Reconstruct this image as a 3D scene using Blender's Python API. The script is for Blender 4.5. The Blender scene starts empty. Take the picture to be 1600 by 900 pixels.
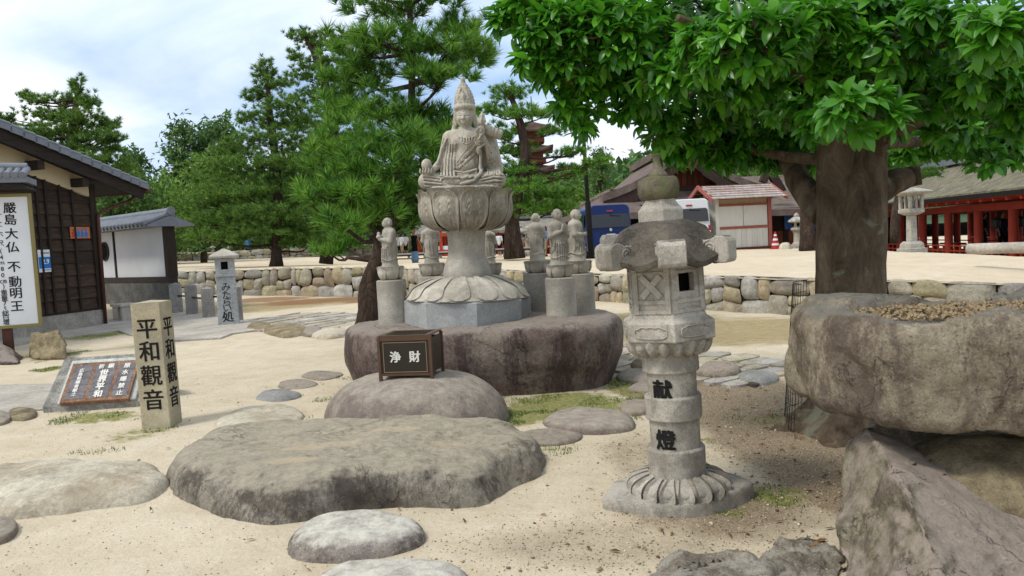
import bpy, bmesh, math, random
import numpy as np
from mathutils import Vector, Matrix, noise

random.seed(7)
RNG = np.random.default_rng(7)
SC = bpy.context.scene
COL = SC.collection

# ------------------------------------------------------------------ camera
F = 1200.0
CAMZ = 1.6
PITCH = math.atan(75.0 / F)
ROLL = 0.052
_f = Vector((0, math.cos(PITCH), -math.sin(PITCH)))
_u0 = Vector((0, math.sin(PITCH), math.cos(PITCH)))
_r0 = Vector((1, 0, 0))
_r = _r0 * math.cos(ROLL) - _u0 * math.sin(ROLL)
_u = _u0 * math.cos(ROLL) + _r0 * math.sin(ROLL)
CAM = Vector((0, 0, CAMZ))
cam_data = bpy.data.cameras.new('camera')
cam = bpy.data.objects.new('camera', cam_data)
COL.objects.link(cam)
m = Matrix((_r, _u, -_f)).transposed().to_4x4()
m.translation = CAM
cam.matrix_world = m
cam_data.sensor_width = 36.0
cam_data.lens = 36.0 * F / 1600.0
cam_data.clip_start = 0.05
cam_data.clip_end = 6000.0
SC.camera = cam
SC.render.resolution_x, SC.render.resolution_y = 1024, 576

# ------------------------------------------------------------------ light
SUN_ELEV = math.radians(56)
SUN_AZ = math.radians(-118)          # 0 = +Y (away from the camera), negative = to the left
sun_dir = Vector((math.sin(SUN_AZ) * math.cos(SUN_ELEV), math.cos(SUN_AZ) * math.cos(SUN_ELEV), math.sin(SUN_ELEV)))
sd = bpy.data.lights.new('sun', 'SUN')
sd.energy = 1.5
sd.angle = math.radians(12)
sd.color = (1.0, 0.95, 0.87)
sun = bpy.data.objects.new('sun', sd)
COL.objects.link(sun)
sun.rotation_mode = 'QUATERNION'
sun.rotation_quaternion = sun_dir.to_track_quat('Z', 'Y')

world = bpy.data.worlds.new('World')
SC.world = world
world.use_nodes = True
wt = world.node_tree
wt.nodes.clear()
def wn(t): return wt.nodes.new(t)
def wmath(op, a, b=None, c=None):
    n = wn('ShaderNodeMath'); n.operation = op
    for i, v in enumerate((a, b, c)):
        if v is None: continue
        if isinstance(v, (int, float)): n.inputs[i].default_value = v
        else: wt.links.new(v, n.inputs[i])
    return n.outputs[0]
wo = wn('ShaderNodeOutputWorld'); bg = wn('ShaderNodeBackground')
sky = wn('ShaderNodeTexSky'); sky.sky_type = 'NISHITA'; sky.sun_disc = False
sky.sun_elevation = SUN_ELEV; sky.sun_rotation = SUN_AZ
sky.air_density = 1.0; sky.dust_density = 1.5
sm = wn('ShaderNodeVectorMath'); sm.operation = 'SCALE'; sm.inputs['Scale'].default_value = 0.085
wt.links.new(sky.outputs[0], sm.inputs[0])
tc = wn('ShaderNodeTexCoord'); sx = wn('ShaderNodeSeparateXYZ')
wt.links.new(tc.outputs['Generated'], sx.inputs[0])
zc = wmath('ADD', wmath('MAXIMUM', sx.outputs['Z'], 0.0), 0.38)
cx = wn('ShaderNodeCombineXYZ')
wt.links.new(wmath('DIVIDE', sx.outputs['X'], zc), cx.inputs['X'])
wt.links.new(wmath('DIVIDE', sx.outputs['Y'], zc), cx.inputs['Y'])
def wnoise(scale, detail, w, rough=0.55, dist=0.3):
    n = wn('ShaderNodeTexNoise'); n.inputs['Scale'].default_value = scale; n.inputs['Detail'].default_value = detail
    n.inputs['Roughness'].default_value = rough; n.inputs['Distortion'].default_value = dist
    mp = wn('ShaderNodeMapping'); mp.inputs['Location'].default_value = (w, w * .7, w * .3); mp.inputs['Scale'].default_value = (1, 1.3, 1)
    wt.links.new(cx.outputs[0], mp.inputs['Vector']); wt.links.new(mp.outputs[0], n.inputs['Vector'])
    return n.outputs[0]
cl = wn('ShaderNodeValToRGB')
cl.color_ramp.elements[0].position = 0.33; cl.color_ramp.elements[0].color = (0.29, 0.41, 0.59, 1)
cl.color_ramp.elements[1].position = 0.62; cl.color_ramp.elements[1].color = (0.70, 0.72, 0.76, 1)
e = cl.color_ramp.elements.new(0.46); e.color = (0.48, 0.57, 0.71, 1)
wt.links.new(wnoise(1.5, 9, 3.1, 0.52, 0.35), cl.inputs[0])
cv = wn('ShaderNodeMapRange'); cv.inputs[1].default_value = 0.25; cv.inputs[2].default_value = 0.42
cv.inputs[3].default_value = 0.55; cv.inputs[4].default_value = 1.0
wt.links.new(wnoise(1.1, 6, 8.3), cv.inputs[0])
mx = wn('ShaderNodeMix'); mx.data_type = 'RGBA'
wt.links.new(cv.outputs[0], mx.inputs[0]); wt.links.new(sm.outputs[0], mx.inputs[6]); wt.links.new(cl.outputs[0], mx.inputs[7])
wt.links.new(mx.outputs[2], bg.inputs['Color']); bg.inputs['Strength'].default_value = 1.0
wt.links.new(bg.outputs[0], wo.inputs[0])

SC.view_settings.view_transform = 'Standard'
SC.view_settings.look = 'None'
SC.view_settings.exposure = 0.74
SC.view_settings.gamma = 1.0

# ------------------------------------------------------------------ helpers: picture -> place
def ray(px, py):
    return _f + _r * ((px - 800.0) / F) + _u * ((450.0 - py) / F)
def P(px, py, d):
    """The point at depth d metres along the view through a picture position."""
    return CAM + ray(px, py) * d
def PY(px, py, Y):
    """The point on the upright plane y = Y seen through a picture position."""
    r = ray(px, py); return CAM + r * (Y / r.y)
def rbf(pts):
    a = np.array(pts, float); X = a[:, :2]; z = a[:, 2]; n = len(a)
    D = np.linalg.norm(X[:, None] - X[None], axis=2)
    A = np.zeros((n + 1, n + 1)); A[:n, :n] = -D; A[:n, n] = 1; A[n, :n] = 1
    A[:n, :n] += np.eye(n) * 1e-3
    s = np.linalg.solve(A, np.append(z, 0))
    def f(x, y):
        x = np.asarray(x, float); y = np.asarray(y, float)
        sh = x.shape
        q = np.stack([x.ravel(), y.ravel()], 1)
        r = -np.linalg.norm(q[:, None] - X[None], axis=2) @ s[:n] + s[n]
        return r.reshape(sh)
    return f
def cast(px, py, zf, d0=1.0, d1=400.0):
    """Where the view through (px, py) meets the height field zf."""
    ds = np.geomspace(d0, d1, 600)
    r = ray(px, py)
    h = CAM.z + r.z * ds - zf(r.x * ds, r.y * ds)
    k = np.argmax(h < 0)
    if h[k] >= 0: k = len(ds) - 1
    a, b = ds[max(k - 1, 0)], ds[k]
    for _ in range(30):
        c = .5 * (a + b)
        if CAM.z + r.z * c - float(zf(r.x * c, r.y * c)) < 0: b = c
        else: a = c
    d = .5 * (a + b)
    return CAM + r * d, d

# wall polyline: (px, py of the top, py of the foot, depth)
WALL = [(-500, 428, 448, 30), (150, 427, 455, 28), (280, 424, 458, 27), (450, 419, 462, 25.5), (560, 417, 464, 23.5), (650, 419, 465, 21.3), (760, 421, 467, 19.5),
        (940, 429, 471, 16.8), (1040, 430, 479, 15.2), (1150, 432, 488, 13.8), (1240, 435, 493, 13.0), (1400, 437, 500, 12.2), (1600, 443, 512, 11.6), (2300, 470, 560, 10.5)]
WTOP = [P(p, a, d) for p, a, b, d in WALL]
WBOT = [P(p, b, d) for p, a, b, d in WALL]
_g = [(v.x, v.y, v.z) for v in WBOT]
for x in (-30, -14, -9, -6, -3, 0, 3, 6, 12): 
    for y in (-20, -2, 2, 4, 6, 8): _g.append((x, y, 0.0))
for px, d in ((350, 17.1), (60, 15), (160, 19.4), (280, 21.5), (-200, 18)): 
    q = P(px, 500, d); _g.append((q.x, q.y, 0.0))
for v in WBOT: _g.append((v.x * 1.3, v.y * 1.3 + 2, v.z - .15)); _g.append((v.x * 8, v.y * 8, v.z - .9))
GZ = rbf(_g)
_t = [(v.x, v.y, v.z) for v in WTOP]
for px, py, d in ((955, 403, 30), (648, 412, 37), (1160, 388, 33), (1425, 393, 21), (1245, 388, 30), (432, 416, 31), (1385, 392.5, 22.5), (1480, 396, 18.5), (1600, 401, 15.6),
                  (805, 405, 27), (300, 413, 44), (500, 402, 48), (560, 408, 43), (740, 402, 45), (924, 405, 29), (100, 414, 44), (1000, 400, 60), (700, 396, 70), (500, 398, 80), (1300, 388, 60), (800, 392, 120), (300, 408, 120), (1200, 385, 120)):
    q = P(px, py, d); _t.append((q.x, q.y, q.z))
TZ = rbf(_t)
def G(px, py): return cast(px, py, GZ)
def T(px, py): return cast(px, py, TZ, 9.0, 300)
def hor(px): return 375 - math.tan(ROLL) * (px - 800)

# ------------------------------------------------------------------ helpers: objects
def link(o, parent=None):
    COL.objects.link(o)
    if parent is not None: o.parent = parent
    return o
def tag(o, label=None, cat=None, group=None, kind=None):
    if label: o['label'] = label
    if cat: o['category'] = cat
    if group: o['group'] = group
    if kind: o['kind'] = kind
    return o
def thing(name, label, cat, loc=(0, 0, 0), rz=0.0, group=None, lean=(0, 0)):
    o = bpy.data.objects.new(name, None); o.empty_display_size = .1
    o.location = loc; o.rotation_euler = (lean[0], lean[1], rz)
    link(o)
    return tag(o, label, cat, group)
def obj(name, me, mat=None, parent=None, loc=None, rot=None, scale=None):
    o = bpy.data.objects.new(name, me)
    if mat is not None and not me.materials: me.materials.append(mat)
    if loc is not None: o.location = loc
    if rot is not None: o.rotation_euler = rot
    if scale is not None: o.scale = scale
    return link(o, parent)
def copy_tree(o, parent=None):
    c = o.copy(); link(c, parent)
    for ch in list(o.children): copy_tree(ch, c)
    return c
def mesh(name, verts, faces, smooth=False):
    me = bpy.data.meshes.new(name)
    if isinstance(verts, np.ndarray) and isinstance(faces, np.ndarray):
        k = faces.shape[1]
        me.vertices.add(len(verts)); me.vertices.foreach_set('co', verts.astype(np.float32).ravel())
        me.loops.add(faces.size); me.loops.foreach_set('vertex_index', faces.astype(np.int32).ravel())
        me.polygons.add(len(faces)); me.polygons.foreach_set('loop_start', np.arange(0, faces.size, k, dtype=np.int32))
        me.update(calc_edges=True); me.validate()
    else:
        me.from_pydata([tuple(v) for v in verts], [], [tuple(f) for f in faces]); me.update()
    if smooth: me.polygons.foreach_set('use_smooth', [True] * len(me.polygons))
    return me
def smooth_by_angle(me, ang=35):
    bm = bmesh.new(); bm.from_mesh(me)
    for f in bm.faces: f.smooth = True
    lim = math.radians(ang)
    for e in bm.edges:
        e.smooth = not (len(e.link_faces) == 2 and e.calc_face_angle(0) > lim)
    bm.to_mesh(me); bm.free()
    return me
class MB:
    """Collects shapes into one mesh."""
    def __init__(s): s.v = []; s.f = []
    def add(s, vs, fs):
        o = len(s.v); s.v += [tuple(v) for v in vs]; s.f += [tuple(i + o for i in f) for f in fs]; return s
    def box(s, x0, x1, y0, y1, z0, z1, M=None):
        vs = [Vector((x, y, z)) for x in (x0, x1) for y in (y0, y1) for z in (z0, z1)]
        if M is not None: vs = [M @ v for v in vs]
        return s.add(vs, [(0, 1, 3, 2), (4, 6, 7, 5), (0, 4, 5, 1), (2, 3, 7, 6), (0, 2, 6, 4), (1, 5, 7, 3)])
    def beam(s, a, b, w, h, up=(0, 0, 1)):
        a = Vector(a); b = Vector(b); d = (b - a); L = d.length; d.normalize()
        up = Vector(up); x = d.cross(up)
        if x.length < 1e-4: x = d.cross(Vector((1, 0, 0)))
        x.normalize(); z = x.cross(d)
        M = Matrix((x, d, z)).transposed().to_4x4(); M.translation = a
        return s.box(-w / 2, w / 2, 0, L, -h / 2, h / 2, M)
    def lathe(s, prof, n=24, ang0=0.0, fn=None, cap=True):
        """prof: list of (r, z)"""
        o = len(s.v); k = len(prof)
        for i in range(n):
            a = ang0 + 2 * math.pi * i / n
            for j, (r, z) in enumerate(prof):
                if fn: r, z = fn(a, r, z, j)
                s.v.append((r * math.sin(a), -r * math.cos(a), z))
        for i in range(n):
            i2 = (i + 1) % n
            for j in range(k - 1):
                s.f.append((o + i * k + j, o + i2 * k + j, o + i2 * k + j + 1, o + i * k + j + 1))
        if cap:
            s.f.append(tuple(o + i * k + k - 1 for i in range(n)))
            s.f.append(tuple(o + i * k for i in reversed(range(n))))
        return s
    def tube(s, path, rad, n=8, fn=None, cap=True):
        path = [Vector(p) for p in path]; k = len(path)
        if isinstance(rad, (int, float)): rad = [rad] * k
        o = len(s.v); x = None
        for i, p in enumerate(path):
            t = (path[min(i + 1, k - 1)] - path[max(i - 1, 0)]).normalized()
            if x is None:
                x = t.cross(Vector((0, 1, 0)) if abs(t.y) < .9 else Vector((1, 0, 0))).normalized()
            else:
                x = (x - t * x.dot(t)).normalized()
            y = t.cross(x)
            for j in range(n):
                a = 2 * math.pi * j / n; r = rad[i]
                if fn: r = fn(i, a, r, p)
                s.v.append(tuple(p + x * (r * math.cos(a)) + y * (r * math.sin(a))))
        for i in range(k - 1):
            for j in range(n):
                j2 = (j + 1) % n
                s.f.append((o + i * n + j, o + i * n + j2, o + (i + 1) * n + j2, o + (i + 1) * n + j))
        if cap:
            s.f.append(tuple(o + j for j in reversed(range(n))))
            s.f.append(tuple(o + (k - 1) * n + j for j in range(n)))
        return s
    def prism(s, poly, depth0, depth1, M=None):
        """poly: (a, b) outline in the x-z plane, pushed along y"""
        n = len(poly)
        vs = [Vector((a, depth0, b)) for a, b in poly] + [Vector((a, depth1, b)) for a, b in poly]
        if M is not None: vs = [M @ v for v in vs]
        fs = [tuple(range(n)), tuple(reversed(range(n, 2 * n)))]
        fs += [(i, i + n, (i + 1) % n + n, (i + 1) % n) for i in range(n)]
        return s.add(vs, fs)
    def grid(s, fn, nu, nv, flip=False, closeu=False):
        o = len(s.v)
        for i in range(nu + (0 if closeu else 1)):
            for j in range(nv + 1): s.v.append(tuple(fn(i / nu, j / nv)))
        w = nv + 1
        for i in range(nu):
            i2 = (i + 1) % nu if closeu else i + 1
            for j in range(nv):
                q = (o + i * w + j, o + i2 * w + j, o + i2 * w + j + 1, o + i * w + j + 1)
                s.f.append(tuple(reversed(q)) if flip else q)
        return s
    def build(s, name, mat, parent=None, smooth=None, loc=None, rot=None, bevel=0.0, recalc=True):
        me = mesh(name, s.v, s.f)
        if recalc or bevel:
            bm = bmesh.new(); bm.from_mesh(me)
            if bevel:
                bmesh.ops.bevel(bm, geom=[e for e in bm.edges if len(e.link_faces) == 2 and e.calc_face_angle(0) > .5], offset=bevel, segments=1, affect='EDGES', clamp_overlap=True)
            bmesh.ops.recalc_face_normals(bm, faces=bm.faces)
            bm.to_mesh(me); bm.free()
        if smooth is True: me.polygons.foreach_set('use_smooth', [True] * len(me.polygons))
        elif smooth: smooth_by_angle(me, smooth)
        return obj(name, me, mat, parent, loc, rot)

def fbm(v, octv=4, H=1.0): return noise.fractal(v, H, 2.0, octv)

# ------------------------------------------------------------------ helpers: materials
MATS = {}
def srgb(h):
    h = h.lstrip('#'); c = [int(h[i:i + 2], 16) / 255 for i in (0, 2, 4)]
    return tuple((x / 12.92 if x <= .04045 else ((x + .055) / 1.055) ** 2.4) for x in c) + (1,)
class NM:
    """Small node-graph writer."""
    def __init__(s, name, coord='pos'):
        s.m = bpy.data.materials.new(name); s.m.use_nodes = True; s.t = s.m.node_tree
        s.b = s.t.nodes['Principled BSDF']
        if coord == 'pos': s.co = s.n('ShaderNodeNewGeometry').outputs['Position']
        else: s.co = s.n('ShaderNodeTexCoord').outputs['Object']
    def n(s, t): return s.t.nodes.new(t)
    def l(s, a, b): s.t.links.new(a, b)
    def put(s, inp, v):
        if hasattr(v, 'is_output') or isinstance(v, bpy.types.NodeSocket): s.l(v, inp)
        else:
            try: inp.default_value = v
            except Exception: inp.default_value = tuple(v)[:3]
    def noise(s, scale, detail=6, rough=.6, dist=0.0, stretch=(1, 1, 1), off=0.0):
        mp = s.n('ShaderNodeMapping'); mp.inputs['Scale'].default_value = stretch; mp.inputs['Location'].default_value = (off, off * 1.7, off * .6)
        s.l(s.co, mp.inputs['Vector'])
        n = s.n('ShaderNodeTexNoise'); n.inputs['Scale'].default_value = scale; n.inputs['Detail'].default_value = detail
        n.inputs['Roughness'].default_value = rough; n.inputs['Distortion'].default_value = dist
        s.l(mp.outputs[0], n.inputs['Vector']); return n.outputs[0]
    def voro(s, scale, feature='F1', stretch=(1, 1, 1)):
        mp = s.n('ShaderNodeMapping'); mp.inputs['Scale'].default_value = stretch; s.l(s.co, mp.inputs['Vector'])
        n = s.n('ShaderNodeTexVoronoi'); n.feature = feature; n.inputs['Scale'].default_value = scale; s.l(mp.outputs[0], n.inputs['Vector']); return n.outputs[0]
    def wave(s, scale, axis='X', dist=2.0, detail=3):
        n = s.n('ShaderNodeTexWave'); n.bands_direction = axis; n.inputs['Scale'].default_value = scale; n.inputs['Distortion'].default_value = dist
        n.inputs['Detail'].default_value = detail; s.l(s.co, n.inputs['Vector']); return n.outputs['Fac']
    def ramp(s, fac, stops):
        r = s.n('ShaderNodeValToRGB'); cr = r.color_ramp
        while len(cr.elements) < len(stops): cr.elements.new(.5)
        for e, (p, c) in zip(cr.elements, stops):
            e.position = p; e.color = c if not isinstance(c, str) else srgb(c)
        s.l(fac, r.inputs[0]); return r.outputs[0]
    def rng(s, v, a, b, c=0.0, d=1.0):
        n = s.n('ShaderNodeMapRange'); s.put(n.inputs[0], v)
        for i, q in enumerate((a, b, c, d)): n.inputs[i + 1].default_value = q
        return n.outputs[0]
    def math(s, op, a, b=0.0):
        n = s.n('ShaderNodeMath'); n.operation = op; s.put(n.inputs[0], a); s.put(n.inputs[1], b); return n.outputs[0]
    def mix(s, f, a, b, blend='MIX'):
        n = s.n('ShaderNodeMix'); n.data_type = 'RGBA'; n.blend_type = blend
        s.put(n.inputs[0], f)
        for i, q in ((6, a), (7, b)): s.put(n.inputs[i], srgb(q) if isinstance(q, str) else q)
        return n.outputs[2]
    def attr(s, name):
        n = s.n('ShaderNodeAttribute'); n.attribute_name = name; return n.outputs['Fac']
    def nz(s):
        g = s.n('ShaderNodeNewGeometry'); x = s.n('ShaderNodeSeparateXYZ'); s.l(g.outputs['Normal'], x.inputs[0]); return x.outputs['Z']
    def vary(s, col, amt, hue=0.0):
        o = s.n('ShaderNodeObjectInfo'); h = s.n('ShaderNodeHueSaturation')
        s.l(s.rng(o.outputs['Random'], 0, 1, 1 - amt, 1 + amt), h.inputs['Value'])
        if hue:
            r2 = s.math('FRACT', s.math('MULTIPLY', o.outputs['Random'], 37.3))
            s.l(s.rng(r2, 0, 1, .5 - hue, .5 + hue), h.inputs['Hue'])
            r3 = s.math('FRACT', s.math('MULTIPLY', o.outputs['Random'], 91.7))
            s.l(s.rng(r3, 0, 1, .45, 1.3), h.inputs['Saturation'])
        s.l(col, h.inputs['Color']); return h.outputs[0]
    def bump(s, h, strength=.4, dist=.01, prev=None):
        b = s.n('ShaderNodeBump'); b.inputs['Strength'].default_value = strength; b.inputs['Distance'].default_value = dist
        s.l(h, b.inputs['Height'])
        if prev is not None: s.l(prev, b.inputs['Normal'])
        return b.outputs[0]
    def out(s, col, rough=.85, normal=None, spec=.3, metal=0.0):
        s.put(s.b.inputs['Base Color'], srgb(col) if isinstance(col, str) else col)
        s.put(s.b.inputs['Roughness'], rough); s.b.inputs['Specular IOR Level'].default_value = spec
        s.b.inputs['Metallic'].default_value = metal
        if normal is not None: s.l(normal, s.b.inputs['Normal'])
        return s.m
def flat(name, col, rough=.6, spec=.3, metal=0.0, var=.12, scale=6.0, coord='obj', bump=.0):
    """A near-even surface with slight mottling and wear."""
    k = NM(name, coord); c = srgb(col) if isinstance(col, str) else col
    n = k.noise(scale, 5); d = tuple(x * (1 - var) for x in c[:3]) + (1,); u = tuple(min(1, x * (1 + var)) for x in c[:3]) + (1,)
    nb = k.bump(k.noise(scale * 8, 4), bump, .004) if bump else None
    return k.out(k.ramp(n, [(.3, d), (.7, u)]), k.rng(n, .3, .7, rough * .85, min(1, rough * 1.15)), nb, spec, metal)
def granite(name, base, dark, light, speck=.5, big=1.2, weather=None, wamt=.6, top=None, bump=.25, rnd=0.0, fine=140, wscale=2.2, drip=1.0, coord='pos', mot=.85, bd=1.0, blobs=None, crack=0.0, white=.8):
    """Speckled granite with weather stains that have their own shapes."""
    k = NM(name, coord)
    c = k.ramp(k.noise(big, 8, .66), [(.30, dark), (.5, base), (.70, light)])
    mo = k.noise(17, 9, .76, .2, off=2)
    c = k.mix(mot, c, k.ramp(mo, [(.30, (.52, .50, .48, 1)), (.5, (.98, .98, .98, 1)), (.72, (1.32, 1.31, 1.28, 1))]), 'MULTIPLY')
    sp = k.noise(fine, 2, .5)
    c = k.mix(k.rng(sp, .58, .66, 0, speck), c, (.040, .037, .035, 1))
    c = k.mix(k.rng(k.noise(fine * .8, 2, .5, off=5), .60, .68, 0, speck * white), c, (.66, .63, .58, 1))
    if weather:
        wn_ = k.math('ADD', k.noise(wscale, 9, .7, .3, (1, 1, drip), 3), k.math('MULTIPLY', k.math('SUBTRACT', k.noise(38, 5, .7, 0, (1, 1, max(drip, .5))), .5), .32))
        c = k.mix(k.rng(wn_, .47, .57, 0, wamt), c, weather)
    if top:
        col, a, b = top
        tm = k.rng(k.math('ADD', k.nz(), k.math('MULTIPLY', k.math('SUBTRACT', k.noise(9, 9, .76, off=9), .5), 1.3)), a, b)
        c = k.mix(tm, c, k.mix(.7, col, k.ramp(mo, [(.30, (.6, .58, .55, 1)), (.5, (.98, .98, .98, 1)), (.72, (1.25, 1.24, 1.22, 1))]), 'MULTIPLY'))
    if rnd: c = k.vary(c, rnd, .02)
    if blobs:
        for (bx_, by_, rx_, ry_, col) in blobs:
            x_ = k.n('ShaderNodeSeparateXYZ'); k.l(k.co, x_.inputs[0])
            q_ = k.math('ADD', k.math('POWER', k.math('DIVIDE', k.math('SUBTRACT', x_.outputs[0], bx_), rx_), 2), k.math('POWER', k.math('DIVIDE', k.math('SUBTRACT', x_.outputs[1], by_), ry_), 2))
            c = k.mix(k.rng(k.math('ADD', q_, k.math('MULTIPLY', k.math('SUBTRACT', k.noise(8, 8, .75, off=1), .5), 2.6)), .35, .8, .85, 0), c, col)
    nb = k.bump(k.noise(7, 12, .74), min(1, bump * 1.5), .045 * bd)
    nb = k.bump(mo, min(1, bump * 1.2), .016 * bd, nb)
    if crack:
        ln_ = k.math('ABSOLUTE', k.math('SUBTRACT', k.noise(1.5, 6, .62, .5, off=12), .5)); cr = k.math('MULTIPLY', k.rng(ln_, .001, .007, 1, 0), k.rng(k.noise(2.2, 3, .5, off=21), .47, .55))
        c = k.mix(k.math('MULTIPLY', cr, crack * .6), c, (.05, .043, .036, 1)); nb = k.bump(k.rng(cr, 0, 1, 1, 0), .9, .02, nb)
    nb = k.bump(k.noise(fine * .55, 3, .6), min(1, bump * 1.3), .005 * max(bd, .5), nb)
    return k.out(c, .9, nb, .2)
# ------------------------------------------------------------------ the ground
def zone(px, py, rx, ry, zf=None, amt=1.0):
    zf = zf or GZ
    c, d = cast(px, py, zf); f, _ = cast(px, py + ry, zf); b, _ = cast(px, max(py - ry, hor(px) + 8), zf)
    return (c.x, .5 * (f.y + b.y), rx * d / F, max(.5 * abs(b.y - f.y), .05), amt)
MOSS = [zone(880, 640, 130, 30), zone(800, 655, 60, 20), zone(985, 605, 50, 22), zone(215, 680, 60, 14, amt=.7), zone(1205, 775, 75, 26, amt=.75), zone(1150, 800, 40, 12, amt=.7),
        zone(310, 655, 30, 10, amt=.0), zone(430, 655, 60, 12, amt=.5), zone(540, 620, 45, 20, amt=.5), zone(500, 600, 60, 10, amt=.35), zone(1200, 655, 60, 12, amt=.6), zone(1105, 690, 25, 10, amt=.6),
        zone(150, 523, 70, 8), zone(90, 557, 30, 9, amt=.9), zone(80, 577, 30, 5), zone(150, 652, 90, 10, amt=.85), zone(860, 700, 60, 14, amt=.55), zone(945, 545, 40, 6, amt=.6), zone(30, 535, 40, 8, amt=.9),
        zone(150, 705, 70, 8, amt=.4), zone(830, 600, 40, 14, amt=.8), zone(960, 660, 50, 10, amt=.5)]
GRAV = [zone(1180, 640, 170, 70), zone(1240, 700, 130, 90), zone(1130, 800, 190, 60, amt=.75), zone(960, 850, 300, 50, amt=.45), zone(1050, 620, 80, 40), zone(1290, 760, 80, 90), zone(1020, 720, 100, 50, amt=.5)]
DRY = [zone(1150, 520, 330, 26), zone(1000, 505, 160, 20), zone(430, 478, 190, 10, amt=.9), zone(700, 490, 200, 12), zone(1400, 530, 200, 20)]
RUST = [zone(500, 470, 110, 5), zone(420, 468, 80, 4), zone(580, 468, 60, 5)]
def paint(zs, x, y):
    v = np.zeros_like(x)
    for cx_, cy_, rx, ry, a in zs:
        q = ((x - cx_) / rx) ** 2 + ((y - cy_) / ry) ** 2
        v = np.maximum(v, a * np.clip(1.25 - q, 0, 1))
    return v
def sheet(name, X, Y, Z, mat, attrs, parent=None):
    nu, nv = X.shape
    V = np.stack([X, Y, Z], 2).reshape(-1, 3)
    i = np.arange(nu * nv).reshape(nu, nv)
    Fc = np.stack([i[:-1, :-1], i[1:, :-1], i[1:, 1:], i[:-1, 1:]], 2).reshape(-1, 4)
    a, b, c = V[Fc[0, 0]], V[Fc[0, 1]], V[Fc[0, 2]]
    if np.cross(b - a, c - a)[2] < 0: Fc = Fc[:, ::-1]
    me = mesh(name, V, Fc, True)
    for k, v in attrs.items():
        at = me.attributes.new(k, 'FLOAT', 'POINT'); at.data.foreach_set('value', v.astype(np.float32).ravel())
    return obj(name, me, mat, parent)
def micro(x, y, s=1.0):
    return .012 * s * (np.sin(x * 2.1 + 1.3 * np.sin(y * 1.7)) * np.sin(y * 2.6 + np.sin(x * 1.1)) + .6 * np.sin(x * 5.3 + y * 3.1) * np.sin(y * 6.1 - x * 2.2))
def ground_mat(name, sand):
    k = NM(name)
    big = k.noise(.55, 6, .6); mid = k.noise(3.2, 8, .66); fine = k.noise(55, 6, .75); grit = k.noise(190, 3, .6)
    c = k.ramp(k.math('ADD', k.math('MULTIPLY', big, .45), k.math('MULTIPLY', mid, .55)), sand)
    c = k.mix(k.rng(fine, .46, .70, 0, .42), c, '9c8058')
    gz = k.rng(k.math('ADD', k.attr('gravel'), k.math('MULTIPLY', k.math('SUBTRACT', mid, .5), .9)), .25, .75)
    gv = k.voro(75); gcol = k.ramp(gv, [(.1, '85765f'), (.45, '9a8a72'), (.8, '655643')])
    gcol = k.mix(k.rng(fine, .4, .65), gcol, '83735d')
    c = k.mix(k.math('MULTIPLY', gz, .95), c, gcol)
    dz = k.rng(k.math('ADD', k.attr('dry'), k.math('MULTIPLY', k.math('SUBTRACT', k.noise(1.6, 9, .72, .4, (1, 3.2, 1)), .5), 1.7)), .35, .85)
    dc = k.ramp(k.noise(9, 8, .75, 0, (1, 3.5, 1)), [(.32, '6b5c3c'), (.52, '94835a'), (.7, 'b09e75')])
    c = k.mix(k.math('MULTIPLY', dz, .85), c, dc)
    rz = k.rng(k.math('ADD', k.attr('rust'), k.math('MULTIPLY', k.math('SUBTRACT', mid, .5), 1.2)), .3, .8)
    c = k.mix(k.math('MULTIPLY', rz, .8), c, '7d5638')
    mz = k.rng(k.math('ADD', k.attr('moss'), k.math('MULTIPLY', k.math('SUBTRACT', k.noise(7, 9, .75), .5), 2.2)), .50, .80)
    mc = k.ramp(k.noise(24, 6, .75), [(.35, '4d5524'), (.5, '757a3c'), (.66, '9a8a58')])
    c = k.mix(k.math('MULTIPLY', mz, .9), c, mc)
    c = k.mix(k.rng(grit, .63, .70, 0, .6), c, '5a4936')
    c = k.mix(k.rng(k.noise(170, 2, .5, off=4), .66, .72, 0, .5), c, 'e6dcc6')
    nb = k.bump(mid, .45, .06); nb = k.bump(k.noise(11, 6, .62, .4), .5, .03, nb); nb = k.bump(fine, .55, .012, nb); nb = k.bump(grit, .5, .006, nb)
    return k.out(c, .95, nb, .12)
SAND = [(.28, 'b1a388'), (.48, 'c6b9a0'), (.7, 'd6cab3')]
M_ground = ground_mat('sandy_ground', SAND)
M_terr = ground_mat('sandy_terrace', [(.28, 'bcac90'), (.48, 'cbbca2'), (.7, 'd8cbb3')])

th = np.concatenate([np.linspace(-math.pi, -1.05, 30)[:-1], np.linspace(-1.05, 1.05, 300), np.linspace(1.05, math.pi, 30)[1:]])
rr = np.concatenate([[.05, .4], np.geomspace(.9, 30, 280), np.geomspace(32, 4000, 24)])
TH, RR = np.meshgrid(th, rr)
X, Y = RR * np.sin(TH), RR * np.cos(TH)
Zg = GZ(X, Y) + micro(X, Y) * np.clip(1.2 - RR / 40, 0, 1)
g = sheet('ground', X, Y, Zg, M_ground, {'moss': paint(MOSS, X, Y), 'gravel': paint(GRAV, X, Y), 'dry': paint(DRY, X, Y), 'rust': paint(RUST, X, Y)})
tag(g, kind='structure')
def GM(x, y): return float(GZ(x, y) + micro(x, y))

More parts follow.
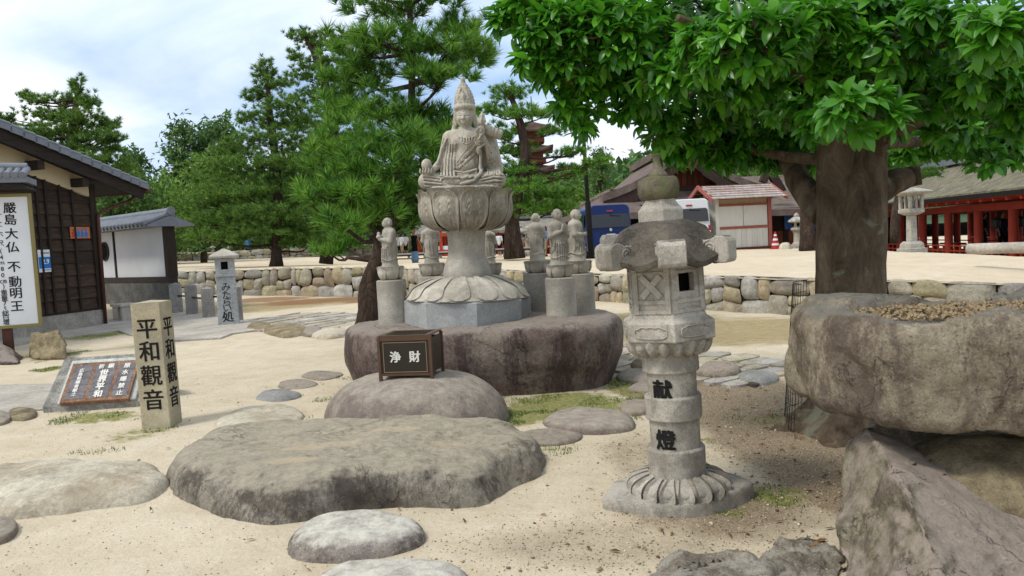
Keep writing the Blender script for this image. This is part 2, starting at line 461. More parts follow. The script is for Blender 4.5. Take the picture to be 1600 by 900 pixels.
# terrace behind the stone wall
def resample(pts, n):
    pts = np.array([tuple(p) for p in pts]); s = np.concatenate([[0], np.cumsum(np.linalg.norm(np.diff(pts[:, :2], axis=0), axis=1))])
    q = np.linspace(0, s[-1], n)
    return np.stack([np.interp(q, s, pts[:, i]) for i in range(3)], 1), s[-1]
tw, LW = resample(WTOP, 260)
dirs = tw[:, :2] / np.linalg.norm(tw[:, :2], axis=1)[:, None]
EDGE = [(1335, 388, 48), (1350, 390, 34), (1366, 391.5, 27), (1385, 392.5, 22.5), (1480, 396, 18.5), (1600, 401, 15.6), (2300, 430, 13.5)]
ep = [P(*e) for e in EDGE]
pxs = 800 + F * np.array([Vector((v[0], v[1], v[2] - CAMZ)).dot(_r) / Vector((v[0], v[1], v[2] - CAMZ)).dot(_f) for v in tw])
maxr = np.full(len(tw), 3000.0)
er = [math.hypot(v.x, v.y) for v in ep]
for i, p_ in enumerate(pxs):
    if p_ > 1335:
        maxr[i] = np.interp(p_, [e[0] for e in EDGE], er) if p_ > 1340 else 60
offs = np.concatenate([[0], np.geomspace(.12, 1, 60) ** 1])
offs = np.concatenate([[0.0], np.geomspace(.0001, 1, 70)])
r0 = np.linalg.norm(tw[:, :2], axis=1)
R = r0[:, None] * (np.maximum(maxr, r0 + .5) / r0)[:, None] ** offs[None, :]
R[:, 1:] = np.maximum(R[:, 1:], r0[:, None] + .02)
X, Y = dirs[:, 0:1] * R, dirs[:, 1:2] * R
Z = TZ(X, Y); w = np.clip((R - r0[:, None]) / 1.5, 0, 1); Z = w * Z + (1 - w) * (tw[:, 2:3] - .03)
Z += micro(X * .8, Y * .8) * np.clip((R - r0[:, None]) / 2, 0, 1) * np.clip(1.2 - R / 60, 0, 1)
TD = [(P(432, 416, 31).x, 31, 4, 2.5, .8), (P(805, 405, 27).x, 27, 2.5, 2, .9), (P(620, 405, 34).x, 40, 16, 8, .45)]
t = sheet('terrace', X, Y, Z, M_terr, {'moss': paint([(P(805, 405, 27).x, 26.4, 1.6, .8, .8)], X, Y), 'gravel': X * 0, 'dry': paint(TD, X, Y), 'rust': X * 0})
tag(t, kind='structure')
# bank where the terrace ends beside the corridor
bk = [(X[i, -1], Y[i, -1], Z[i, -1]) for i in range(len(tw)) if pxs[i] > 1335]
mb = MB()
for a, b in zip(bk[:-1], bk[1:]):
    mb.add([(a[0], a[1], a[2]), (b[0], b[1], b[2]), (b[0], b[1], b[2] - 1.6), (a[0], a[1], a[2] - 1.6)], [(0, 1, 2, 3)])
tag(mb.build('terrace_bank', M_terr), kind='structure')

# ------------------------------------------------------------------ stone walls built of separate stones
M_wstone = granite('wall_stone', srgb('aca28b'), srgb('888070'), srgb('c0b59c'), .3, 2.2, srgb('736b5c'), .4, bump=.6, rnd=.22, fine=60, wscale=3)
M_wback = flat('wall_earth', '4a4236', .95, .1)
TEMPL = [
    [(0, 0, .5, .42), (.5, 0, 1, .36), (0, .42, .36, 1), (.36, .42, .7, .74), (.7, .36, 1, 1), (.36, .74, .7, 1)],
    [(0, 0, .62, .5), (.62, 0, 1, .33), (.62, .33, 1, .68), (0, .5, .3, 1), (.3, .5, .62, 1), (.62, .68, 1, 1)],
    [(0, 0, .4, .66), (.4, 0, 1, .38), (.4, .38, .72, .7), (.72, .38, 1, 1), (0, .66, .4, 1), (.4, .7, .72, 1)],
    [(0, 0, .55, .3), (.55, 0, 1, .45), (0, .3, .3, .62), (.3, .3, .55, .62), (0, .62, .55, 1), (.55, .45, .8, 1), (.8, .45, 1, 1)],
    [(0, 0, 1, .34), (0, .34, .45, .7), (.45, .34, 1, .66), (0, .7, .6, 1), (.6, .66, 1, 1)],
]
def pillow(c, n, bulge, seed, nu=5):
    """A rounded stone filling the quad c (4 corners), bulging along n."""
    vs, fs = [], []
    r = random.Random(seed); ox = r.random() * 50
    mid = sum(c, Vector()) / 4
    cut = [r.uniform(.0, .30) * (r.random() < .7) for _ in range(4)]
    for i in range(nu + 1):
        for j in range(nu + 1):
            u, v = i / nu, j / nu
            su, sv = u * 2 - 1, v * 2 - 1
            k = cut[(su > 0) + 2 * (sv > 0)]
            q = 1 - k * (su * su * sv * sv) 
            u2, v2 = .5 + .5 * su * q, .5 + .5 * sv * q
            p = (c[0] * (1 - u2) + c[1] * u2) * (1 - v2) + (c[3] * (1 - u2) + c[2] * u2) * v2
            p = mid + (p - mid) * 1.0
            e = max(abs(su), abs(sv))
            h = bulge * ((1 - e ** 9) ** .5 - .35) if e < 1 else -.06
            h += bulge * .5 * noise.noise(Vector((p.x * 3 + ox, p.y * 3, p.z * 3))) * (e < 1)
            vs.append(p + n * h)
    w = nu + 1
    for i in range(nu):
        for j in range(nu): fs.append((i * w + j, (i + 1) * w + j, (i + 1) * w + j + 1, i * w + j + 1))
    return vs, fs
def stone_wall(name, label, top, bot, s0, s1, block, seed, mat, cat='stone wall', stuff=False, jit=.15, thick=.45, capfrac=.0):
    """A dry stone wall along two polylines (top and foot)."""
    root = thing(name, label, cat, (0, 0, 0))
    n = 200
    tp, L = resample(top, n); bt, _ = resample(bot, n)
    def at(s, t):
        q = min(max(s / L, 0), 1) * (n - 1); i = min(int(q), n - 2); f = q - i
        a = Vector(tp[i]) * (1 - f) + Vector(tp[i + 1]) * f; b = Vector(bt[i]) * (1 - f) + Vector(bt[i + 1]) * f
        return b * (1 - t) + a * t
    def jt(s, t):
        h = (at(s, 1) - at(s, 0)).length
        if t > .001 and t < .999:
            s += jit * h * 1.3 * noise.noise(Vector((s * 2.3, t * 4, seed))); t += jit * 1.2 * noise.noise(Vector((s * 2.1, t * 4, seed + 9)))
        else: s += jit * h * .7 * noise.noise(Vector((s * 2.3, t * 4, seed)))
        if t > .999: t += .07 * noise.noise(Vector((s * 1.7, 3, seed))) + .02
        return at(s, t)
    rnd = random.Random(seed); s = s0; acc = MB(); cnt = 0
    while s < s1:
        h = (at(s, 1) - at(s, 0)).length
        w = h * block * rnd.uniform(.8, 1.25); T_ = rnd.choice(TEMPL); fx = rnd.random() < .5; fy = rnd.random() < .4
        tang = (at(s + w, .5) - at(s, .5)); tang.z = 0; tang.normalize(); nrm = Vector((tang.y, -tang.x, .12)).normalized()
        for (a, b, c, d) in T_:
            if fx: a, c = 1 - c, 1 - a
            if fy: b, d = 1 - d, 1 - b
            cs = [jt(s + w * a, b), jt(s + w * c, b), jt(s + w * c, d), jt(s + w * a, d)]
            vs, fs = pillow(cs, nrm, min((cs[1] - cs[0]).length, (cs[3] - cs[0]).length) * rnd.uniform(.07, .16), seed * 1000 + cnt)
            cnt += 1
            if stuff: acc.add(vs, fs)
            else:
                me = mesh('stone', vs, fs, True); obj('stone', me, mat, root)
        s += w
    if stuff:
        o = acc.build('stones', mat, root, smooth=True, recalc=False); o['kind'] = 'stuff'
    bm = MB(); m_ = 90
    for i in range(m_):
        sa, sb = s0 + (s1 - s0) * i / m_, s0 + (s1 - s0) * (i + 1) / m_
        a, b = at(sa, 0), at(sb, 0); c, d = at(sb, .97), at(sa, .97)
        tang = (b - a); tang.z = 0; tang.normalize(); nrm = Vector((-tang.y, tang.x, 0)) * .13; bk_ = nrm * (thick / .13)
        bm.add([a + nrm, b + nrm, c + nrm, d + nrm, c + bk_, d + bk_], [(0, 1, 2, 3), (3, 2, 4, 5)])
    bm.build('earth_core', M_wback, root, recalc=False)
    return root
# arc-length limits of what the frame can see
def arc(px): 
    i = int(np.argmin(np.abs(pxs - px))); return LW * i / (len(tw) - 1)
stone_wall('stone_wall', 'long dry stone retaining wall of rounded boulders holding up the sandy terrace', WTOP, [v - Vector((0, 0, .12)) for v in WBOT], arc(255), arc(1690), 1.22, 3, M_wstone)
# ---- farther wall on the left
W2T = [P(230, 397, 52), P(330, 396, 52), P(420, 390, 54), P(470, 388, 56), P(545, 384, 60), P(600, 383, 62)]
W2B = [P(230, 417, 52), P(330, 414.5, 52), P(420, 407, 54), P(470, 405, 56), P(545, 402, 60), P(600, 401, 62)]
stone_wall('stone_wall', 'far low stone wall beyond the left pines with a sandy bank on top', W2T, W2B, 0, 16.5, 1.7, 11, M_wstone, stuff=False)
q = MB()
for a, b in zip(W2T[:-1], W2T[1:]):
    def ext(v, k): return Vector((v.x * k, v.y * k, v.z + (k - 1) * v.y * .012 + .02 * (k > 1)))
    for k0, k1 in ((1.004, 1.3), (1.3, 3.0)):
        q.add([ext(a, k0), ext(b, k0), ext(b, k1), ext(a, k1)], [(0, 1, 2, 3)])
tag(q.build('upper_terrace', M_terr), kind='structure')

# ------------------------------------------------------------------ rocks
def smooth_loop(pts, n):
    """Closed Catmull-Rom through 2-D/3-D points, n samples."""
    pts = [Vector(p) for p in pts]; k = len(pts); out = []
    for i in range(n):
        q = i / n * k; j = int(q); f = q - j
        a, b, c, d = pts[(j - 1) % k], pts[j], pts[(j + 1) % k], pts[(j + 2) % k]
        out.append(.5 * ((2 * b) + (c - a) * f + (2 * a - 5 * b + 4 * c - d) * f * f + (3 * b - a - 3 * c + d) * f ** 3))
    return out
def interp_prof(prof, n):
    pts = [Vector((a, b)) for a, b in prof]
    s = [0]
    for a, b in zip(pts[:-1], pts[1:]): s.append(s[-1] + (b - a).length)
    out = []
    for i in range(n):
        q = s[-1] * i / (n - 1); j = max(0, min(len(s) - 2, int(np.searchsorted(s, q) - 1))); f = (q - s[j]) / max(s[j + 1] - s[j], 1e-6)
        a, b, c, d = pts[max(j - 1, 0)], pts[j], pts[j + 1], pts[min(j + 2, len(pts) - 1)]
        out.append(.5 * ((2 * b) + (c - a) * f + (2 * a - 5 * b + 4 * c - d) * f * f + (3 * b - a - 3 * c + d) * f ** 3))
    return out
def displace(me, amp, freq, seed, octv=5, ridged=0.0, amp2=0.0, freq2=0.0, facet=0.0, ffreq=1.6):
    n = len(me.vertices); co = np.empty(n * 3, np.float32); no = np.empty(n * 3, np.float32)
    me.vertices.foreach_get('co', co); me.vertex_normals.foreach_get('vector', no)
    co = co.reshape(-1, 3); no = no.reshape(-1, 3); off = Vector((seed * 3.7, seed * 1.3, seed * 7.1))
    for i in range(n):
        p = Vector(co[i]) + off
        h = amp * fbm(p * freq, octv, .9)
        if ridged: h -= ridged * max(0, .12 - abs(noise.noise(p * freq * .9))) * 8
        if amp2: h += amp2 * fbm(p * freq2, 3, .8)
        if facet:        # chipped, fractured faces: each cell sits at its own level, with a crease between cells
            w = Vector((noise.noise(p * 2.3), noise.noise(p * 2.3 + Vector((9, 3, 1))), noise.noise(p * 2.3 + Vector((2, 8, 5))))) * .35
            dd, pp = noise.voronoi((p + w) * ffreq); g = dd[1] - dd[0]
            h += facet * (1.3 * noise.noise(pp[0] * 5.3) - .5 * math.exp(-g * 11)) * min(1.0, .35 + g * 5)
        co[i] += no[i] * h
    me.vertices.foreach_set('co', co.ravel()); me.update()
def mound(name, label, cat, outline, prof, mat, amp=.02, freq=2.0, seed=1, nang=72, nrad=26, hf=None, ridged=0, group=None, amp2=0, freq2=0, zbase=None, parent=None, facet=0, ffreq=1.6):
    """A rock: a smooth outline on the ground swept through a profile of (share of the outline, height)."""
    loop = smooth_loop(outline, nang)
    c = sum((Vector((p.x, p.y, 0)) for p in loop), Vector()) / nang
    z0 = GM(c.x, c.y) if zbase is None else zbase
    pr = interp_prof(prof, nrad)
    vs, fs = [], []
    for p in loop:
        for q in pr:
            x, y, z = (p.x - c.x) * q.x, (p.y - c.y) * q.x, q.y
            if hf: z = hf(x + c.x, y + c.y, z, q.x)
            vs.append((x, y, z))
    for i in range(nang):
        i2 = (i + 1) % nang
        for j in range(nrad - 1): fs.append((i * nrad + j, i2 * nrad + j, i2 * nrad + j + 1, i * nrad + j + 1))
    me = mesh(name, vs, fs)
    bm = bmesh.new(); bm.from_mesh(me); bmesh.ops.remove_doubles(bm, verts=bm.verts, dist=1e-4)
    bmesh.ops.recalc_face_normals(bm, faces=bm.faces); bm.to_mesh(me); bm.free()
    me.polygons.foreach_set('use_smooth', [True] * len(me.polygons)); me.update()
    displace(me, amp, freq, seed, 5, ridged, amp2, freq2, facet, ffreq)
    o = obj(name, me, mat, parent, (c.x, c.y, z0))
    if label: tag(o, label, cat, group)
    return o
def outline_px(pts, zf=None):
    return [cast(a, b, zf or GZ)[0] for a, b in pts]
def hull_rock(name, label, cat, pts, mat, edge=.12, smooth=.5, it=2, amp=.02, freq=2.5, seed=1, group=None, ridged=0, amp2=0, freq2=0, facet=0, ffreq=1.6):
    """An angular rock: the hull of corner points, finely divided, worn and roughened."""
    bm = bmesh.new()
    for p in pts: bm.verts.new(p)
    bmesh.ops.convex_hull(bm, input=bm.verts)
    for v in [v for v in bm.verts if not v.link_faces]: bm.verts.remove(v)
    for _ in range(7):
        es = [e for e in bm.edges if e.calc_length() > edge]
        if not es: break
        bmesh.ops.subdivide_edges(bm, edges=es, cuts=1, use_grid_fill=True); bmesh.ops.triangulate(bm, faces=bm.faces)
    for _ in range(it): bmesh.ops.smooth_vert(bm, verts=bm.verts, factor=smooth, use_axis_x=True, use_axis_y=True, use_axis_z=True)
    c = sum((v.co for v in bm.verts), Vector()) / len(bm.verts); zmin = min(v.co.z for v in bm.verts); c.z = zmin
    bmesh.ops.translate(bm, verts=bm.verts, vec=-c)
    bmesh.ops.recalc_face_normals(bm, faces=bm.faces)
    me = bpy.data.meshes.new(name); bm.to_mesh(me); bm.free()
    me.polygons.foreach_set('use_smooth', [True] * len(me.polygons)); me.update()
    displace(me, amp, freq, seed, 5, ridged, amp2, freq2, facet, ffreq)
    o = obj(name, me, mat, None, c)
    return tag(o, label, cat, group)

_b = [(P(500, 690, 5.35), .36, .13), (P(455, 716, 5.0), .20, .09), (P(620, 672, 5.6), .30, .10), (P(700, 700, 5.3), .16, .10)]
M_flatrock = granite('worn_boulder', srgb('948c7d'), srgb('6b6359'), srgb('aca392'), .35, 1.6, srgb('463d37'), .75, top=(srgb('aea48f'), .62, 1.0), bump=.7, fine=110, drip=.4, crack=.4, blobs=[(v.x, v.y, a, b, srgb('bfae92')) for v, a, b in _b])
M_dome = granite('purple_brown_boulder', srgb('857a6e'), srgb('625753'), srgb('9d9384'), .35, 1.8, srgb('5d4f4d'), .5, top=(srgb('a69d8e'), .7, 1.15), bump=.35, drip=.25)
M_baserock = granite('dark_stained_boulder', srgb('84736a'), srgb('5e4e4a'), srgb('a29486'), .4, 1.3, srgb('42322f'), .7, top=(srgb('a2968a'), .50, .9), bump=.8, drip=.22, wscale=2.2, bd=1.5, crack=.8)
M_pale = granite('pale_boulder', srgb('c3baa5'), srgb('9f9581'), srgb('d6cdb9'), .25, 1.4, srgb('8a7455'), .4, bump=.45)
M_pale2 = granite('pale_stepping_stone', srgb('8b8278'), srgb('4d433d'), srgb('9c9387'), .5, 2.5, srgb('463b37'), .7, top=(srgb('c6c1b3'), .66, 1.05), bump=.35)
M_blue = granite('blue_grey_stone', srgb('8c8b86'), srgb('72726e'), srgb('9b9a94'), .35, 3, srgb('6d6a60'), .3, bump=.3)
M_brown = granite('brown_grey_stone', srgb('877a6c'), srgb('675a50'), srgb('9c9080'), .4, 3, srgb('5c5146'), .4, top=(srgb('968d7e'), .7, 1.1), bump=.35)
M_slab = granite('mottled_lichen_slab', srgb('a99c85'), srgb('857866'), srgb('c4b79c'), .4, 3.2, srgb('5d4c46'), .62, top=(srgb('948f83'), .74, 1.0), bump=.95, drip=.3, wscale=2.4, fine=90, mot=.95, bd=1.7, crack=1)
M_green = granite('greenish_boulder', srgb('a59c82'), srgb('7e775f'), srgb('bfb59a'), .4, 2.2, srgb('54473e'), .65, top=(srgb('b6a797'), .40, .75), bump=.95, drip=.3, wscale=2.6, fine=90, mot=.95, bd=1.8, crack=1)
M_lump = granite('lichen_rock', srgb('8b8170'), srgb('635b50'), srgb('a89f8c'), .4, 5, srgb('cdc8bb'), .4, bump=.9, wscale=6)
M_stump = granite('yellowish_rock', srgb('9a8b6c'), srgb('74664d'), srgb('b0a383'), .3, 4, srgb('5f5540'), .5, bump=.9, drip=.25, wscale=4)

# the big flat boulder in front of the offering box
ol = outline_px([(262, 742), (272, 775), (325, 803), (372, 819), (432, 823), (500, 812), (570, 800), (650, 797), (720, 797), (772, 788), (800, 765), (848, 745), (856, 715), (835, 700)])
bk = [(820, 692, .2), (750, 683, .3), (640, 682, .3), (520, 684, .3), (420, 688, .3), (340, 700, .2)]
for a, b, h in bk: ol.append(G(a, b)[0])
def flat_hf(x, y, z, r):
    # a low step and a dip towards the right, where the picture shows a crease
    k = max(0.0, (x - .28) / .9)
    z = z * (1 - .42 * min(1, k) ** 1.2 * min(1.0, max(0.0, (5.9 - y) / 1.2)))
    d = (x - .02) * .75 + (y - 5.35) * .9
    return z - .03 * math.exp(-(d / .07) ** 2) * (x > -.1) * min(1, (x + .1) * 4) * (r < .93)
mound('flat_boulder', 'broad low flat-topped grey boulder lying in the sand in front of the offering box', 'boulder', ol,
      [(0, .25), (.3, .252), (.6, .246), (.80, .232), (.90, .19), (.955, .115), (.985, .04), (1.0, -.03), (1.0, -.1)], M_flatrock, .05, 1.25, 5, 220, 66, flat_hf, amp2=.010, freq2=7, ridged=.004, facet=.020, ffreq=1.3)
# dome under the box
ol = outline_px([(508, 664), (540, 684), (600, 694), (680, 694), (750, 684), (790, 664), (792, 642), (750, 628), (650, 624), (560, 632), (514, 648)])
DOME = mound('dome_boulder', 'smooth rounded grey boulder carrying the brown offering box', 'boulder', ol,
      [(0, .425), (.3, .418), (.55, .385), (.75, .315), (.89, .21), (.97, .10), (1.0, .0), (1.01, -.06)], M_dome, .012, 1.6, 9, 150, 50, amp2=.003, freq2=8)
# base boulder under the statues
BD = 8.75
BZ = .72
bc = P(750, 520, BD); 
def wx(px, d): return P(px, 450, d).x
bo = [(535, 8.5), (552, 8.05), (600, 7.85), (690, 7.72), (790, 7.70), (890, 7.74), (945, 7.95), (966, 8.4), (968, 8.9), (940, 9.5), (850, 9.95), (740, 10.1), (640, 10.0), (560, 9.5), (532, 9.0)]
ol = [Vector((wx(a, d), P(a, 450, d).y, 0)) for a, d in bo]
def base_hf(x, y, z, r):
    # the left flank leans in towards its foot
    return z
BASE = mound('base_boulder', 'huge flat-topped dark brown boulder under the seated statue and the monk statues', 'boulder', ol,
      [(0, .72), (.5, .72), (.80, .715), (.93, .69), (.985, .62), (1.0, .5), (.985, .3), (.94, .1), (.90, -.08)], M_baserock, .035, 1.5, 21, 190, 60, amp2=.008, freq2=8, ridged=.006)
# boulders and stepping stones
GS = 'stepping stones leading round the boulders'
def step(pts, h, label, mat, seed, flatness=.7, name='stepping_stone', cat='stepping stone', amp=.012, group=GS, nang=80):
    hs = .62
    return mound(name, label, cat, outline_px(pts), [(0, h * hs), (flatness * .6, h * hs * .985), (flatness, h * hs * .9), (.88, h * hs * .66), (.97, h * hs * .28), (1.0, -.01), (1.0, -.06)], mat, amp, 3.0, seed, nang, 26, group=group, amp2=.003, freq2=14)
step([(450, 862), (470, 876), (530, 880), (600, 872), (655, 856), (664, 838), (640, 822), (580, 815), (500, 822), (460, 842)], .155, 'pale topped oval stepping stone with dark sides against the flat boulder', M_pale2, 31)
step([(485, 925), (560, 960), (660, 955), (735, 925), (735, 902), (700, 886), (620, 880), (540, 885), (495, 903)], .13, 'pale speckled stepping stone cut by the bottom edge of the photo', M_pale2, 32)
step([(-60, 780), (0, 812), (80, 808), (160, 795), (235, 782), (262, 757), (245, 738), (180, 732), (80, 735), (-40, 745)], .22, 'large cream coloured low boulder at the left edge', M_pale, 33, .62, 'pale_boulder', 'boulder', .03, None, 140)
step([(-30, 850), (5, 847), (28, 833), (25, 820), (0, 815), (-30, 820)], .09, 'small dark stone at the lower left corner', M_brown, 34, .5, 'small_stone', 'stone', group=None)
step([(335, 668), (380, 674), (440, 668), (474, 655), (465, 640), (430, 634), (380, 640), (345, 656)], .09, 'whitish rough stepping stone left of the dome boulder', M_pale, 35)
step([(362, 676), (400, 684), (450, 674), (440, 664), (400, 660)], .05, 'low white stone half under the flat boulder edge', M_pale, 36, name='small_stone', cat='stone', group=None)
step([(400, 625), (430, 631), (465, 624), (470, 616), (440, 611), (410, 614)], .06, 'blue grey oval stepping stone', M_blue, 37)
step([(432, 604), (460, 609), (492, 603), (495, 596), (470, 591), (440, 595)], .05, 'flat brown grey stepping stone beyond the blue grey one', M_brown, 38)
step([(472, 590), (505, 594), (532, 588), (534, 582), (500, 579), (478, 583)], .045, 'farthest stepping stone beside the left flank of the base boulder', M_brown, 39)
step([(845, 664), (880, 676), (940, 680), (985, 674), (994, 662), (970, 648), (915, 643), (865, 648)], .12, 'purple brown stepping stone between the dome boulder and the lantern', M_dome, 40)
step([(808, 688), (840, 697), (885, 695), (910, 686), (905, 676), (860, 671), (820, 675)], .06, 'small grey stepping stone just right of the flat boulder', M_brown, 41)
step([(968, 643), (990, 650), (1018, 646), (1022, 636), (1000, 630), (975, 633)], .07, 'dark stone half hidden behind the lantern shaft', M_brown, 42, name='small_stone', cat='stone', group=None)
step([(965, 595), (1000, 600), (1030, 596), (1030, 584), (1000, 578), (970, 582)], .08, 'grey edging stone right of the base boulder', M_brown, 43, name='edging_stone', group='edging stones along the paved path', cat='stone')
GE = 'edging stones along the paved path'
step([(980, 610), (1010, 615), (1040, 610), (1035, 602), (1000, 598)], .06, 'flat grey edging stone behind the lantern shaft', M_brown, 60, name='edging_stone', group=GE, cat='stone')
step([(985, 578), (1015, 581), (1040, 575), (1030, 562), (1000, 560)], .15, 'brown edging stone left of the lantern shaft by the path', M_stump, 61, name='edging_stone', group=GE, cat='stone')
step([(1088, 590), (1120, 594), (1150, 590), (1157, 582), (1140, 574), (1100, 574)], .16, 'greenish grey edging stone right of the lantern shaft', M_green, 44, name='edging_stone', group=GE, cat='stone')
step([(1155, 598), (1185, 603), (1212, 597), (1216, 588), (1190, 582), (1160, 584)], .1, 'flat blue grey edging stone near the tree guard', M_blue, 45, name='edging_stone', group=GE, cat='stone')
step([(1168, 602), (1180, 605), (1190, 601), (1188, 594), (1172, 594)], .07, 'small almost black stone on the gravel near the tree guard', granite('black_stone', srgb('3f3833'), srgb('2a2523'), srgb('4f4640'), .2), 46, .4, 'small_stone', 'stone', group=None)
for i, (pts, h, lab, mt) in enumerate((
    ([(412, 520), (440, 528), (475, 524), (480, 514), (450, 508), (420, 512)], .17, 'brown edging stone at the left end of the path edge', M_stump),
    ([(385, 515), (405, 518), (425, 512), (420, 506), (395, 506)], .13, 'low reddish edging stone beside the concrete path', M_stump),
    ([(472, 525), (490, 528), (504, 523), (500, 514), (480, 514)], .16, 'grey rounded edging stone in the middle of the left row', M_brown),
    ([(486, 527), (510, 531), (540, 526), (545, 519), (510, 518)], .14, 'pale flat edging stone at the right of the left row', M_pale),
    ([(530, 520), (555, 524), (575, 518), (570, 508), (540, 510)], .16, 'edging stone touching the base boulder', M_pale))):
    step(pts, h, lab, mt, 70 + i, name='edging_stone', group=GE, cat='stone', nang=48)
# stones at the far left
hull_rock('split_rock', 'blocky yellowish rock with vertical splits in front of the white signboard', 'rock',
          [G(45, 563)[0], G(103, 562)[0], G(100, 550)[0], G(52, 553)[0], P(50, 522, G(72, 560)[1]), P(92, 517, G(72, 560)[1]), P(100, 530, G(72, 560)[1]), P(88, 519, G(72, 548)[1]), P(55, 524, G(72, 548)[1])],
          M_stump, .07, .4, 2, .05, 4, 51, ridged=.03)
hull_rock('dark_rock', 'dark purple brown rock at the left edge below the signboard', 'rock',
          [G(-30, 572)[0], G(30, 570)[0], G(40, 558)[0], G(-30, 555)[0], P(0, 536, G(0, 565)[1]), P(20, 545, G(0, 565)[1]), P(-30, 538, G(0, 560)[1])], M_baserock, .08, .5, 3, .03, 3, 52)
step([(12, 655), (35, 659), (57, 652), (55, 644), (35, 640), (16, 645)], .09, 'brown rough stone next to the memorial plaque', M_stump, 53, .5, 'small_stone', 'stone', .02, None, 48)
step([(-25, 668), (0, 668), (18, 660), (15, 648), (-20, 648)], .1, 'small stone at the left edge next to the brown rough stone', M_brown, 54, .5, 'small_stone', 'stone', .02, None, 48)
hull_rock('small_stone', 'reddish brown stone peeping out right behind the inscribed pillar', 'stone',
          [P(258, 612, 8.8), P(278, 612, 8.8), P(275, 582, 8.8), P(262, 575, 9.0), P(272, 605, 9.3), P(258, 600, 9.3)], M_brown, .05, .4, 2, .02, 4, 55)
